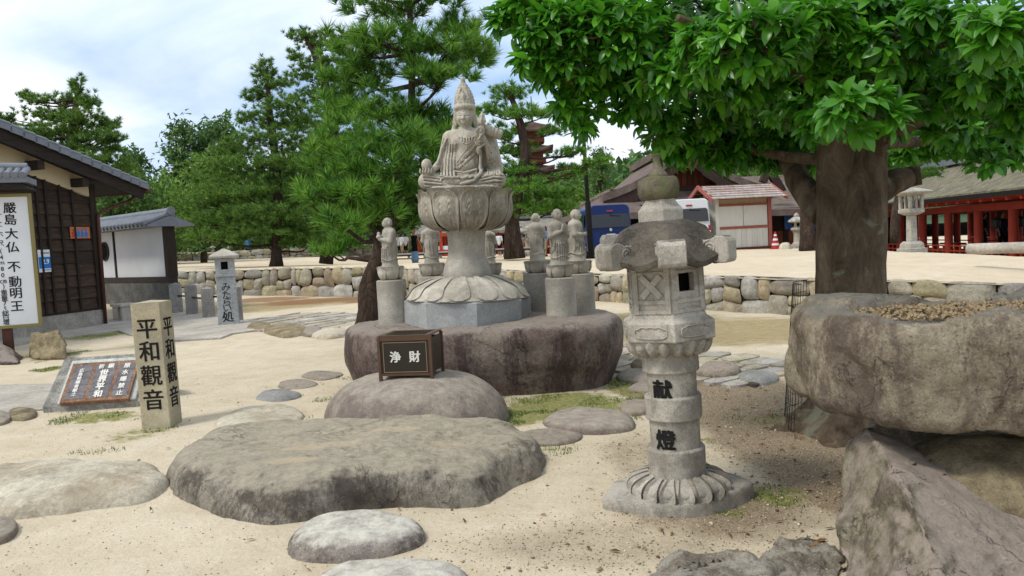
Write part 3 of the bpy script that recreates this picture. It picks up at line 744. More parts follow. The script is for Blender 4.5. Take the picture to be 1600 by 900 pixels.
# ------------------------------------------------------------------ sculpting: signed distance field -> mesh
class SDF:
    def __init__(s, lo, hi, vox):
        s.lo = np.array(lo, float); s.v = vox; s.n = np.ceil((np.array(hi) - s.lo) / vox).astype(int) + 1
        s.D = np.full(s.n, 1.0, np.float32)
        s.ax = [(s.lo[i] + vox * np.arange(s.n[i])).astype(np.float32) for i in range(3)]
    def _reg(s, lo, hi):
        a = np.clip(np.floor((np.array(lo) - s.lo) / s.v).astype(int), 0, s.n - 1); b = np.clip(np.ceil((np.array(hi) - s.lo) / s.v).astype(int) + 1, 1, s.n)
        sl = tuple(slice(a[i], max(b[i], a[i] + 1)) for i in range(3))
        return sl, np.meshgrid(*[s.ax[i][sl[i]] for i in range(3)], indexing='ij', sparse=True)
    def op(s, fn, lo, hi, k=.02, cut=False):
        pad = 3 * s.v + k
        sl, (X, Y, Z) = s._reg(np.array(lo) - pad, np.array(hi) + pad)
        b = fn(X, Y, Z); a = s.D[sl]
        if cut:
            h = np.clip(.5 - .5 * (a + b) / k, 0, 1); s.D[sl] = a * (1 - h) - b * h + k * h * (1 - h)
        else:
            h = np.clip(.5 + .5 * (a - b) / k, 0, 1); s.D[sl] = a * (1 - h) + b * h - k * h * (1 - h)
    def cap(s, a, b, ra, rb=None, k=.02, cut=False):
        rb = ra if rb is None else rb; a = np.array(a, np.float32); b = np.array(b, np.float32); d = b - a; L = float(d @ d) + 1e-9
        def fn(X, Y, Z):
            t = np.clip(((X - a[0]) * d[0] + (Y - a[1]) * d[1] + (Z - a[2]) * d[2]) / L, 0, 1)
            return np.sqrt((X - a[0] - d[0] * t) ** 2 + (Y - a[1] - d[1] * t) ** 2 + (Z - a[2] - d[2] * t) ** 2) - (ra + (rb - ra) * t)
        r = max(ra, rb); s.op(fn, np.minimum(a, b) - r, np.maximum(a, b) + r, k, cut); return s
    def line(s, pts, r, k=.008, cut=False, r1=None):
        n = len(pts) - 1
        for i in range(n):
            ra = r if r1 is None else r + (r1 - r) * i / n; rb = r if r1 is None else r + (r1 - r) * (i + 1) / n
            s.cap(pts[i], pts[i + 1], ra, rb, k, cut)
        return s
    def ell(s, c, r, k=.02, rot=None, cut=False):
        c = np.array(c, np.float32); r = np.array(r, np.float32); m = max(r)
        R_ = np.array(rot.to_matrix() if rot is not None else Matrix.Identity(3), np.float32)
        def fn(X, Y, Z):
            x, y, z = X - c[0], Y - c[1], Z - c[2]
            a = R_[0, 0] * x + R_[1, 0] * y + R_[2, 0] * z; b = R_[0, 1] * x + R_[1, 1] * y + R_[2, 1] * z; e = R_[0, 2] * x + R_[1, 2] * y + R_[2, 2] * z
            k0 = np.sqrt((a / r[0]) ** 2 + (b / r[1]) ** 2 + (e / r[2]) ** 2); k1 = np.sqrt((a / r[0] ** 2) ** 2 + (b / r[1] ** 2) ** 2 + (e / r[2] ** 2) ** 2)
            return k0 * (k0 - 1) / np.maximum(k1, 1e-6)
        s.op(fn, c - m, c + m, k, cut); return s
    def front(s, x, z):
        """Where the surface is first met coming from the front."""
        i = int(np.clip(round((x - s.lo[0]) / s.v), 0, s.n[0] - 1)); k = int(np.clip(round((z - s.lo[2]) / s.v), 0, s.n[2] - 1))
        c = s.D[i, :, k] < 0; j = int(np.argmax(c)) if c.any() else -1
        return None if j < 0 else s.lo[1] + j * s.v
    def fold(s, pts, r, k=.006, cut=False):
        """A ridge (or groove) laid on the front of what is there."""
        dense = [p for a, b in zip(pts[:-1], pts[1:]) for p in (a, tuple((u + v) / 2 for u, v in zip(a, b)))] + [pts[-1]]
        out = []
        for x, y, z in dense:
            f = s.front(x, z); out.append((x, f if f is not None and f < y + .25 else y, z))
        s.line(out, r * 1.25, k, cut)
        for sg in (-1, 1):
            g = []
            for i, p in enumerate(out):
                a, b = out[max(i - 1, 0)], out[min(i + 1, len(out) - 1)]; dx, dz = b[0] - a[0], b[2] - a[2]; L = math.hypot(dx, dz) + 1e-6
                x, z = p[0] - dz / L * r * 1.9 * sg, p[2] + dx / L * r * 1.9 * sg; f = s.front(x, z); g.append((x, (f if f is not None and abs(f - p[1]) < .05 else p[1]) + .001, z))
            s.line(g, r * .75, .004, True)
        return s
    def warp(s, fn):
        X, Y, Z = np.meshgrid(*s.ax, indexing='ij', sparse=True); s.D += fn(X, Y, Z).astype(np.float32); return s
    def mesh(s, name):
        D = s.D; n = np.array(D.shape); S = D < 0
        cnt = np.zeros(n - 1, np.int8)
        for i in (0, 1):
            for j in (0, 1):
                for k in (0, 1): cnt += S[i:n[0] - 1 + i, j:n[1] - 1 + j, k:n[2] - 1 + k]
        act = (cnt > 0) & (cnt < 8); idx = np.full(n - 1, -1, np.int64); ii = np.argwhere(act); idx[act] = np.arange(len(ii))
        acc = np.zeros((len(ii), 3)); w = np.zeros(len(ii))
        cs = [(i, j, k) for i in (0, 1) for j in (0, 1) for k in (0, 1)]
        for a in cs:
            for b in cs:
                if sum(b) - sum(a) == 1 and all(y >= x for x, y in zip(a, b)):
                    da = D[ii[:, 0] + a[0], ii[:, 1] + a[1], ii[:, 2] + a[2]]; db = D[ii[:, 0] + b[0], ii[:, 1] + b[1], ii[:, 2] + b[2]]
                    m_ = (da < 0) != (db < 0); t = np.where(m_, da / np.where(np.abs(da - db) < 1e-9, 1, da - db), 0)
                    p = np.array(a) + t[:, None] * (np.array(b) - np.array(a)); acc += p * m_[:, None]; w += m_
        V = (ii + acc / np.maximum(w, 1)[:, None]) * s.v + s.lo
        Fs = []
        for ax in range(3):
            o1, o2 = [(1, 2), (2, 0), (0, 1)][ax]
            sa = [slice(1, -1)] * 3; sb = [slice(1, -1)] * 3; sa[ax] = slice(0, -1); sb[ax] = slice(1, None)
            A, B = S[tuple(sa)], S[tuple(sb)]; e = np.argwhere(A != B); 
            if not len(e): continue
            base = e.copy(); base[:, o1] += 1; base[:, o2] += 1
            def c_(d1, d2):
                q = base.copy(); q[:, o1] -= d1; q[:, o2] -= d2; return idx[q[:, 0], q[:, 1], q[:, 2]]
            qd = np.stack([c_(1, 1), c_(0, 1), c_(0, 0), c_(1, 0)], 1)
            fl = ~A[e[:, 0], e[:, 1], e[:, 2]]; qd[fl] = qd[fl][:, ::-1]; Fs.append(qd)
        Fc = np.concatenate(Fs); Fc = Fc[(Fc >= 0).all(1)]
        return mesh(name, V, Fc, True)
from mathutils import Euler
def text_mesh(body, size, thick=.003, bold=.0, vertical=False, pitch=1.08, res=2):
    """Lettering as a mesh in the x-z plane facing -y, centred on the origin; brush weight comes from overlapping strokes."""
    vs, fs = [], []; chars = list(body)
    for i, ch in enumerate(chars if vertical else [body]):
        if ch in ' \u3000': continue
        c = bpy.data.curves.new('lettering', 'FONT'); c.body = ch; c.size = size; c.extrude = thick / 2; c.resolution_u = res
        c.align_x = 'CENTER'; c.align_y = 'CENTER'
        o = bpy.data.objects.new('lettering', c); COL.objects.link(o)
        dg = bpy.context.evaluated_depsgraph_get(); dg.update()
        me = bpy.data.meshes.new_from_object(o.evaluated_get(dg))
        dy = -(i - (len(chars) - 1) / 2) * size * pitch if vertical else 0
        co = [tuple(v.co) for v in me.vertices]; po = [tuple(p.vertices) for p in me.polygons]
        xs = [p[0] for p in co]; ys = [p[1] for p in co]; mx_, my_ = (min(xs) + max(xs)) / 2, (min(ys) + max(ys)) / 2
        if not vertical and len(body) > 1: my_ = 0
        B = bold * size
        for n_, (ox, oy) in enumerate(((0, 0), (B, .7 * B), (-B, -.7 * B), (.5 * B, -B), (-.5 * B, B), (1.6 * B, .2 * B), (-1.5 * B, -.3 * B)) if bold else ((0, 0),)):
            off = len(vs)
            vs += [(x - mx_ + ox, -z - n_ * .0002, y - my_ + dy + oy) for x, y, z in co]; fs += [tuple(k + off for k in p) for p in po]
        bpy.data.objects.remove(o); bpy.data.curves.remove(c); bpy.data.meshes.remove(me)
    return vs, fs
def lettering(body, size, mat, parent, loc, rot=(0, 0, 0), bold=.012, thick=.003, vertical=False, pitch=1.08, sx=1.0, fn=None, name='lettering'):
    vs, fs = text_mesh(body, size, thick, bold, vertical, pitch)
    vs = [(x * sx, y, z) for x, y, z in vs]
    if fn: vs = [fn(*v) for v in vs]
    return obj(name, mesh(name, vs, fs), mat, parent, loc, rot)
def petal_fn(prof, ang0, half, shape, thick=.0, bulge=.0, edge=.0, ribs=0.0, ribf=60, tip=0.0, sharp=2.0):
    """A carved petal lying on a lathe profile [(r, z)...]; u across, v from base to tip."""
    ps = interp_prof(prof, 40)
    def fn(u, v):
        s = u * 2 - 1
        wv = shape(v); a = ang0 + half * wv * s
        vv = v + tip * (1 - min(1, abs(s)) ** 1.5) * v - .0
        q = min(max(vv, 0), 1.0) * 39; i = min(int(q), 38); p = ps[i].lerp(ps[i + 1], q - i)
        t = (ps[i + 1] - ps[i]).normalized(); nr, nz = t.y, -t.x
        h = thick + bulge * (1 - abs(s) ** sharp) * math.sin(math.pi * min(1, v * .93 + .05)) 
        d = 1 - abs(s); rim = math.exp(-(d / .16) ** 2) + math.exp(-((1 - v) / .09) ** 2)
        h += edge * min(1, rim)
        if ribs and d > .2 and .12 < v < .86:
            lobe = abs(abs(s) - .36)
            rr_ = math.hypot(lobe * 1.25, max(0, v - .45) * 1.0)
            h += ribs * math.cos(rr_ * ribf) * min(1, (d - .2) * 6) * min(1, (.86 - v) * 8) * min(1, (v - .12) * 8)
        r = p.x + nr * h; z = p.y + nz * h
        return (r * math.sin(a), -r * math.cos(a), z)
    return fn
lotus_shape = lambda v: (math.sin(math.pi * (.16 + .50 * v ** .9)) * (1 if v < .72 else math.sqrt(max(0, 1 - ((v - .72) / .30) ** 2))))

M_granite = granite('grey_granite', srgb('a9a396'), srgb('8e8980'), srgb('bdb8ab'), .55, 2, srgb('7c7568'), .35, bump=.2, fine=170, mot=.35, bd=.12)
M_statue = granite('warm_carved_granite', srgb('b1aa9b'), srgb('969082'), srgb('c3bcad'), .4, 3, srgb('756b5c'), .35, bump=.22, fine=190, wscale=5, drip=.5, mot=.3, bd=.1)
M_blueg = granite('blue_grey_granite', srgb('9a9c9b'), srgb('85888a'), srgb('aeafac'), .6, 2, srgb('77766f'), .25, bump=.15, fine=180, mot=.35, bd=.1)
M_lotus = granite('weathered_lotus_granite', srgb('a9a293'), srgb('8b8476'), srgb('bbb4a5'), .45, 3, srgb('6a6052'), .45, bump=.22, fine=180, wscale=5, drip=.35, mot=.3, bd=.1)
M_lant = granite('weathered_lantern_granite', srgb('a7a093'), srgb('878175'), srgb('bab3a5'), .5, 2.5, srgb('5f5a4f'), .45, bump=.3, fine=160, wscale=4, mot=.45, bd=.12)
M_lantdark = granite('lichen_dark_lantern_granite', srgb('4c463e'), srgb('35312c'), srgb('635c51'), .35, 4, srgb('7d7567'), .3, bump=.45, fine=150, wscale=6, mot=.7, bd=.25, white=.3)
M_lantblk = granite('lantern_block_granite', srgb('a7a093'), srgb('878175'), srgb('bab3a5'), .5, 2.5, srgb('5f5a4f'), .45, top=(srgb('544d44'), .75, 1.1), bump=.3, fine=160, wscale=4, mot=.5, bd=.2)
M_lantjewel = granite('mossy_lantern_granite', srgb('5c5447'), srgb('423c33'), srgb('766e5c'), .5, 4, srgb('5a6330'), .55, bump=.45, fine=150, wscale=7, mot=.7, bd=.25, white=.3)
M_inkblack = flat('black_ink', '211f1d', .85, .15, 0, .7, 60, 'pos')
M_innershade = flat('painted_inner_shade', '0d0d0c', .9, .1)  # near-black colour standing for the shade inside boxes and hollows

# ------------------------------------------------------------------ the seated statue
SD_ = 8.62
ax0 = P(733, 516, SD_)
STZ = BZ - .01
st = thing('bodhisattva_statue', 'large seated stone bodhisattva with tall crown and jewel on a lotus throne', 'statue', (ax0.x, ax0.y, STZ), 0, lean=(0, .028))
sc = SD_ / F            # metres per picture pixel at the statue's distance
def zpx(y): return (PY(733, y, ax0.y).z - STZ)
# octagonal plinth
R_ = .715
a0 = math.radians(-12.3 + 22.5)
mb = MB(); mb.lathe([(R_, -.05), (R_, zpx(465) - .012), (R_ - .012, zpx(465))], 8, a0)
mb.build('octagonal_plinth', M_blueg, st)
z1 = zpx(465); z2 = zpx(432)
# spreading lotus skirt
pr = [(.30, z2 + .01), (.40, z2 - .012), (.52, z2 - .055), (.62, z2 - .105), (.685, z1 + .045), (.705, z1 + .02)]
mb = MB(); mb.lathe([(.69, z1 + .002), (.68, z1 + .03), (.60, z2 - .12), (.50, z2 - .075), (.38, z2 - .035), (.28, z2 - .008), (.0, z2 - .008)], 48, cap=False)
mb.build('lotus_skirt', M_statue, st, smooth=40)
for i in range(28):
    inner = i % 2
    fn = petal_fn(pr, math.radians(8 + i * 360 / 28), math.radians(360 / 28) * (1.12 if not inner else .9),
                  lambda v: (.50 + .5 * v) * (1 if v < .8 else math.sqrt(max(0, 1 - ((v - .8) / .2) ** 2 * .92))), .004 if not inner else -.008, .016, .010)
    MB().grid(fn, 10, 14).build('petal', M_statue, st, smooth=True, recalc=False)
# waisted column
zc0, zc1 = zpx(436), zpx(355)
prc = [(.268, zc0 - .01), (.272, zc0 + .02), (.268, zc0 + .09), (.245, zc0 + .17), (.218, zc0 + .24), (.208, zc0 + .32), (.212, zc1 - .09), (.228, zc1 - .03), (.238, zc1 + .01)]
mb = MB(); mb.lathe([(p.x, p.y) for p in interp_prof(prc, 26)], 48); mb.build('column', M_granite, st, smooth=50)
# lotus throne
zl0, zl1 = zpx(357), zpx(298)
prl = [(.20, zl0), (.32, zl0 + .02), (.415, zl0 + .075), (.468, zl0 + .16), (.485, zl0 + .26), (.492, zl0 + .345), (.512, zl0 + .405), (.53, zl0 + .425)]
mb = MB(); mb.lathe([(max(0.0, p.x - .024), p.y) for p in interp_prof(prl[:6], 26)] + [(.45, zl1 - .005), (0, zl1 - .005)], 64, cap=False); mb.lathe([(.22, zl0 - .004), (.0, zl0 - .004)], 40, cap=False)
mb.build('throne_core', M_lotus, st, smooth=50)
for i in range(10):
    fn = petal_fn(prl, math.radians(i * 36 + 36), math.radians(16), lambda v: .8 + .2 * v if v < .9 else 1.0 * math.sqrt(max(0, 1 - ((v - .9) / .13) ** 2)), -.013, .012, .006)
    MB().grid(fn, 10, 24).build('petal', M_lotus, st, smooth=True, recalc=False)
def big_shape(v): return (.34 + .72 * math.sin(math.pi * .5 * min(1, v / .62)) ** .8) * (1.0 if v < .66 else math.sqrt(max(0.0, 1 - ((v - .66) / .345) ** 2.4)))
for i in range(10):
    fn = petal_fn(prl, math.radians(i * 36 + 14), math.radians(16.4), big_shape, .002, .044, .030, .008, 62, sharp=2.4)
    MB().grid(fn, 44, 52).build('petal', M_lotus, st, smooth=True, recalc=False)
# the figure itself: x right, -y towards the camera, z up from the seat
zs = zl1
def q(px, py, y=0.0): return ((px - 727) * sc, y, (298 - py) * sc)
S = SDF((-.50, -.42, -.03), (.48, .26, 1.36), .0056)
# crossed legs and lap
S.ell((0, .0, .09), (.33, .24, .095), .03)
S.cap(q(700, 283, -.02), q(672, 283, -.16), .105, .098, .04); S.cap(q(750, 283, -.02), q(777, 283, -.14), .105, .095, .04)
S.cap(q(672, 284, -.16), q(735, 287, -.29), .085, .06, .04); S.cap(q(777, 284, -.14), q(720, 287, -.27), .085, .06, .04)
S.ell((.0, -.16, .07), (.30, .15, .065), .04)
S.ell((-.0, -.12, .022), (.40, .24, .03), .015)
# torso
S.cap((0, .03, .10), q(728, 250, .0), .135, .128, .05); S.cap(q(728, 250, .0), q(733, 222, .0), .125, .15, .06); S.ell(q(733, 218, .0), (.185, .125, .14), .05)
S.ell(q(731, 258, -.06), (.115, .085, .085), .04)
S.ell(q(719, 222, -.075), (.07, .05, .055), .04); S.ell(q(744, 222, -.075), (.07, .05, .055), .04)
S.cap(q(706, 211, .02), q(764, 211, .02), .068, .068, .06)
# neck and head
S.cap(q(732, 208, .0), q(730, 192, -.01), .064, .058, .03)
hx, hz = (730 - 727) * sc, (298 - 181) * sc
S.ell((hx, -.01, hz + .012), (.095, .108, .118), .02); S.ell((hx - .004, -.035, hz - .055), (.075, .075, .066), .035)
S.ell((hx, -.03, hz - .105), (.03, .035, .022), .03)
for sx_ in (-1, 1):
    S.ell((hx + sx_ * .040 - .012, -.098, hz - .030), (.030, .024, .03), .03)            # cheeks
    S.line([(hx + sx_ * .012 - .012, -.113, hz + .022), (hx + sx_ * .045 - .012, -.104, hz + .034), (hx + sx_ * .074 - .012, -.080, hz + .018)], .0055, .010)   # brow ridge
    S.ell((hx + sx_ * .042 - .012, -.102, hz + .006), (.027, .014, .013), .008)           # lidded eye
    S.line([(hx + sx_ * .018 - .012, -.116, hz - .002), (hx + sx_ * .042 - .012, -.117, hz - .006), (hx + sx_ * .066 - .012, -.103, hz + .000)], .0042, .003, True)
    S.ell((hx + sx_ * .100, .01, hz - .015), (.016, .028, .062), .012); S.ell((hx + sx_ * .101, .0, hz - .072), (.014, .016, .03), .01)
    S.line([(hx + sx_ * .092, -.02, hz + .07), (hx + sx_ * .110, .02, hz - .04), (hx + sx_ * .125, .05, hz - .13), (hx + sx_ * .14, .06, hz - .19)], .024, .02)
xm = hx - .012
S.line([(xm, -.112, hz + .022), (xm, -.126, hz - .012), (xm, -.136, hz - .034)], .011, .010, r1=.015); S.ell((xm, -.128, hz - .036), (.024, .016, .012), .010)
S.line([(xm - .026, -.112, hz - .066), (xm - .009, -.121, hz - .061), (xm, -.120, hz - .063), (xm + .009, -.121, hz - .061), (xm + .026, -.112, hz - .066)], .0065, .007)
S.line([(xm - .017, -.114, hz - .077), (xm, -.119, hz - .080), (xm + .017, -.114, hz - .077)], .008, .007)
S.line([(xm - .026, -.120, hz - .0695), (xm, -.128, hz - .0705), (xm + .026, -.120, hz - .0695)], .0035, .003, True)
S.ell((xm, -.114, hz + .048), (.008, .008, .008), .003)
for k_ in range(3): S.line([(-.062 + hx, -.055, hz - .150 - k_ * .018), (hx, -.082 - k_ * .012, hz - .160 - k_ * .02), (.062 + hx, -.05, hz - .150 - k_ * .018)], .0045, .006)
# hair band and tall crown
for i in range(15):
    a = -1.9 + 3.8 * i / 14; S.ell((hx + .103 * math.sin(a), -.01 - .108 * math.cos(a), hz + .093 + .012 * math.cos(a)), (.019, .019, .028), .008)
S.ell((hx, .005, hz + .10), (.102, .108, .055), .02)
zcr = hz + .12
for j in range(12):
    t = j / 11; S.ell((hx - .012 * t, .01, zcr + .26 * t), (.086 * (1 - t ** 2.2) + .020, .086 * (1 - t ** 2.2) + .02, .04), .02)
S.ell((hx - .012, .0, zcr + .295), (.024, .022, .035), .02)
rr0 = random.Random(4)
for j in range(8):
    t = j / 8; r = .089 * (1 - t ** 2.2) + .018; n_ = max(5, int(13 * (1 - t * .6)))
    for i in range(n_):
        a = -1.7 + 3.4 * (i + .5 * (j % 2)) / (n_ - 1)
        c = (hx - .012 * t + r * math.sin(a), .01 - r * .98 * math.cos(a), zcr + .005 + .26 * t)
        S.ell(c, (.0125, .011, .017), .005)
        S.ell((c[0] * 1.0 + .002, c[1] - .012 * math.cos(a), c[2] + .004), (.005, .006, .006), .002, cut=True)
S.ell((hx - .008, -.094, zcr + .10), (.024, .018, .050), .008); S.ell((hx - .009, -.100, zcr + .150), (.012, .012, .014), .006)
for sx_ in (-1, 1): S.line([(hx - .01 + sx_ * .03, -.092, zcr + .03), (hx - .01 + sx_ * .055, -.082, zcr + .08), (hx - .01 + sx_ * .045, -.072, zcr + .14), (hx - .01 + sx_ * .018, -.07, zcr + .20)], .008, .006)
# right arm (to the viewer's left) with the jewel
S.cap(q(703, 213, .02), q(694, 250, -.01), .062, .056, .03); S.cap(q(694, 250, -.01), q(681, 266, -.20), .052, .032, .03)
S.ell(q(673, 272, -.235), (.058, .045, .02), .015); 
for i in range(5):
    bx = (664 + i * 4.2); S.line([q(bx, 272, -.255), q(bx - 1, 270, -.285), q(bx - .5, 265.5, -.292)], .0115, .006, r1=.009)
S.line([q(680, 270, -.24), q(684, 267, -.262), q(682, 263.5, -.27)], .012, .008, r1=.009)
S.ell(q(672.5, 258.5, -.245), (.057, .057, .066), .004)
# left arm raised with the lotus bud
S.cap(q(765, 214, .02), q(771, 250, -.05), .062, .056, .03); S.cap(q(771, 250, -.05), q(758, 218, -.155), .050, .030, .03)
S.ell(q(756, 211, -.165), (.03, .022, .042), .015)
for i in range(4): S.line([q(752 + i * 2.6, 209, -.18), q(751.5 + i * 2.4, 203.5 - (i in (1, 2)) * 1.5, -.195), q(752.5 + i * 2.0, 200 - (i in (1, 2)) * 1.5, -.182)], .0095, .006, r1=.0075)
S.line([q(751, 213, -.17), q(748, 207, -.19), q(751, 203, -.2)], .011, .007, r1=.008)
S.line([q(751, 236, -.175), q(754, 215, -.19), q(756, 200, -.185)], .016, .01); S.ell(q(751, 237, -.172), (.026, .024, .05), .02)
S.ell(q(756, 193, -.175), (.046, .044, .044), .012); S.ell(q(757, 185, -.172), (.03, .03, .036), .016); S.ell(q(757, 180.5, -.17), (.012, .012, .026), .012)
for i in range(6):
    a = i * 1.05; S.line([(q(756, 197)[0] + .038 * math.sin(a), -.175 - .038 * math.cos(a), q(0, 197)[2]), (q(756, 191)[0] + .045 * math.sin(a), -.175 - .045 * math.cos(a), q(0, 191)[2]), (q(757, 183)[0] + .02 * math.sin(a), -.173 - .02 * math.cos(a), q(0, 183)[2])], .008, .006)
S.cap(q(762, 203, -.10), q(779, 210, -.07), .052, .058, .012); S.ell(q(783.5, 212, -.065), (.03, .055, .056), .01, Euler((0, .4, 0))); S.ell(q(787, 213, -.065), (.014, .034, .035), .006, Euler((0, .4, 0)), cut=True)
for i in range(3): S.line([(q(768 + i * 5, 205 + i * 2)[0] + .05 * math.sin(b) * .35, -.085 - .056 * math.cos(b), q(0, 205 + i * 2)[2] + .056 * math.sin(b)) for b in np.linspace(-1.3, 1.3, 6)], .005, .005)
# mantle: falls from both shoulders to the seat
S.cap(q(708, 212, .06), q(701, 262, .03), .075, .085, .03); S.cap(q(703, 246, -.03), q(702, 280, -.12), .068, .075, .03)
S.cap(q(768, 216, .08), q(775, 264, .06), .07, .085, .03); S.cap(q(772, 230, .0), q(776, 272, -.0), .055, .06, .03)
S.ell(q(738, 250, .1), (.23, .09, .34), .05)
for i in range(5):       # folds hanging over the right forearm
    x0 = 694 + i * 4.2; S.fold([q(x0 + 4, 222 + i, -.075 - .002 * i), q(x0 + 1, 250, -.085), q(x0 - 1 + i * .4, 270, -.13), q(x0 + i * 1.2, 284, -.19 - i * .006)], .0105, .006)
for i in range(4): S.fold([q(700 - i * 2.2, 216 + i * 5, -.055 + i * .02), q(694 - i * 1.4, 240 + i * 2, -.055 + i * .015), q(690 - i, 256, -.07)], .010, .006)
for i in range(6):       # folds down the back mantle on the viewer's right
    x0 = 764 + i * 3.0; S.fold([q(x0 - 1, 232, -.06 + i * .02), q(x0, 250, -.075 + i * .025), q(x0 + i * .6, 275, -.07 + i * .03)], .0105, .006)
S.line([q(757, 205, -.10), q(754, 230, -.13), q(752, 262, -.125), q(750, 278, -.17)], .016, .012); S.fold([q(748, 232, -.125), q(747, 255, -.13), q(745, 274, -.17)], .011, .01)
# diagonal sash over the chest
for i in range(4):
    o = i * 3.6; S.fold([q(757 + o * .2, 212 + o * 1.4, -.115), q(746, 228 + o, -.145), q(731, 243 + o * .9, -.148), q(716 - o * .1, 262 + o * .5, -.125)], .011 if i in (0, 3) else .008, .005)
# necklace
for k_, (dz, w_) in enumerate(((0, .105), (.030, .09), (.055, .07))):
    n_ = 15 - k_ * 3
    for i in range(n_):
        a = -1 + 2 * i / (n_ - 1); xx, zz_ = q(733, 0)[0] + w_ * a, q(0, 212)[2] - dz - .042 * (1 - a * a); S.ell((xx, (S.front(xx, zz_) or -.12) - .002, zz_), (.0095, .009, .0095), .002)
for i in range(4): xx, zz_ = q(733, 0)[0], q(0, 226)[2] - .018 * i; S.ell((xx, (S.front(xx, zz_) or -.14) - .001, zz_), (.011 - i * .001, .009, .011), .003)
for i in range(-2, 3): S.fold([(q(733, 0)[0] + i * .03, -.146, q(0, 219)[2] + abs(i) * .012), (q(733, 0)[0] + i * .028, -.148, q(0, 223)[2] + abs(i) * .012)], .0075, .003)
S.line([q(712, 268, -.14), q(728, 271, -.165), q(746, 266, -.155)], .012, .008)
# lap folds and hem
for i in range(6):
    t = i / 5; S.fold([q(690 + 13 * t, 276 + 3 * t, -.235), q(705 + 8 * t, 286 - 7 * t + 1, -.262), q(728, 289.5 - 10.5 * t, -.275), q(745 - 8 * t, 284 - 8 * t, -.262), q(757 - 14 * t, 270 + 1 * t, -.225)], .0105, .006)
for i in range(4):
    t = i / 3; S.fold([q(668 + 2 * t, 275 + 16 * t, -.225 - .01 * math.sin(3 * t)), q(680, 277 + 15 * t, -.262), q(698 - 5 * t, 281 + 12 * t, -.272)], .0095, .006)
    S.fold([q(786 - 3 * t, 276 + 15 * t, -.20), q(772, 274 + 17 * t, -.245), q(752 + 4 * t, 281 + 11 * t, -.262)], .0095, .006)
S.fold([q(755, 262, -.20), q(752, 275, -.245), q(742, 286, -.272), q(725, 290, -.28)], .015, .008)
for i in range(30):
    a = -1.45 + 2.9 * i / 29; S.ell((.40 * math.sin(a), -.12 - .225 * math.cos(a), .018 + .006 * math.sin(i * 2.3)), (.022, .018, .016 + .006 * math.sin(i * 1.7)), .008)
S.line([(.41 * math.sin(a), -.115 - .235 * math.cos(a), .030) for a in np.linspace(-1.5, 1.5, 16)], .007, .006)
S.warp(lambda X, Y, Z: .0012 * np.sin(X * 90 + 3 * np.sin(Z * 40)) * np.sin(Z * 85 + Y * 60))
obj('figure', S.mesh('figure'), M_statue, st, (0.0, 0, zs), None, (1, 1, .965))

# ------------------------------------------------------------------ the small monks on pillars
def monk_mesh(kind):
    """Standing monk 0.52 m tall, facing -y; kind 0 holds a bowl high, 1 palms pressed, 2 hands folded."""
    S = SDF((-.13, -.13, -.02), (.13, .13, .54), .0052)
    S.cap((0, .0, .03), (0, .005, .22), .072, .066, .03); S.cap((0, .005, .22), (0, .008, .345), .064, .066, .03); S.ell((0, .01, .36), (.078, .05, .042), .03)
    S.cap((0, 0, .0), (0, 0, .035), .088, .072, .02)
    S.cap((0, .005, .38), (0, -.002, .42), .028, .026, .015); S.ell((0, .0, .458), (.040, .048, .052), .01); S.ell((0, -.014, .438), (.036, .038, .034), .015)
    for s in (-1, 1):
        S.ell((s * .045, .005, .452), (.008, .012, .022), .004); S.line([(s * .006, -.050, .470), (s * .022, -.048, .473), (s * .036, -.038, .466)], .0028, .004)
        S.line([(s * .01, -.053, .460), (s * .030, -.044, .460)], .0025, .002, True)
        S.cap((s * .070, .01, .35), (s * .078, -.012, .262), .030, .028, .015)
        hy, hz_ = [(-.088, .30), (-.086, .315), (-.085, .268)][kind]
        S.cap((s * .078, -.012, .262), (s * .014, hy, hz_ - .01), .027, .015, .012)
        S.ell((s * .010, hy - .006, hz_ + (.014 if kind == 1 else 0)), (.010, .012, .026 if kind == 1 else .014), .006)
        if kind == 1:
            for f_ in range(3): S.line([(s * .006, hy - .012 + f_ * .008, hz_ + .02), (s * .003, hy - .010 + f_ * .008, hz_ + .052 - abs(f_ - 1) * .005)], .0048, .003)
        else:
            for f_ in range(4): S.line([(s * .016, hy - .010, hz_ - .010 + f_ * .007), (s * .001, hy - .016, hz_ - .009 + f_ * .007)], .0045, .003)
        for i in range(4): S.line([(s * (.058 + i * .008), -.035 + i * .008, .262 - i * .01), (s * (.064 + i * .005), -.045 + i * .012, .20 - i * .02), (s * (.068 + i * .002), -.038 + i * .014, .135 - i * .012)], .0042, .004)
    S.ell((0, -.053, .448), (.007, .009, .012), .006); S.line([(-.012, -.050, .428), (0, -.054, .427), (.012, -.050, .428)], .003, .003)
    if kind == 0: S.ell((0, -.098, .315), (.028, .026, .022), .006); S.ell((0, -.098, .345), (.017, .017, .022), .006)
    for i in range(5): S.line([(-.05 + i * .004, -.035, .355 - i * .022), (-.012, -.068, .325 - i * .024), (.035, -.058, .275 - i * .03), (.06, -.032, .24 - i * .03)], .004, .004)
    for i in range(7):
        x = -.055 + i * .018; S.line([(x * .9, -math.sqrt(max(.0, .0052 - (x * .9) ** 2)) - .0, .20), (x, -math.sqrt(max(0, .0056 - x * x)) - .002, .13), (x * 1.1, -math.sqrt(max(0, .0062 - x * x)) - .002, .05)], .0042, .005)
    S.line([(.082 * math.sin(a), -.076 * math.cos(a), .075 + .012 * math.cos(a * 3)) for a in np.linspace(-3.1, 3.1, 22)], .005, .004)
    S.line([(-.05, .056, .37), (0, .064, .375), (.05, .056, .37)], .004, .004); S.line([(-.06, .05, .30), (0, .07, .285), (.06, .05, .30)], .004, .004)
    for i in (-1, 0, 1): S.line([(i * .03, .072, .27), (i * .032, .076, .10)], .004, .004)
    return S.mesh('figure')
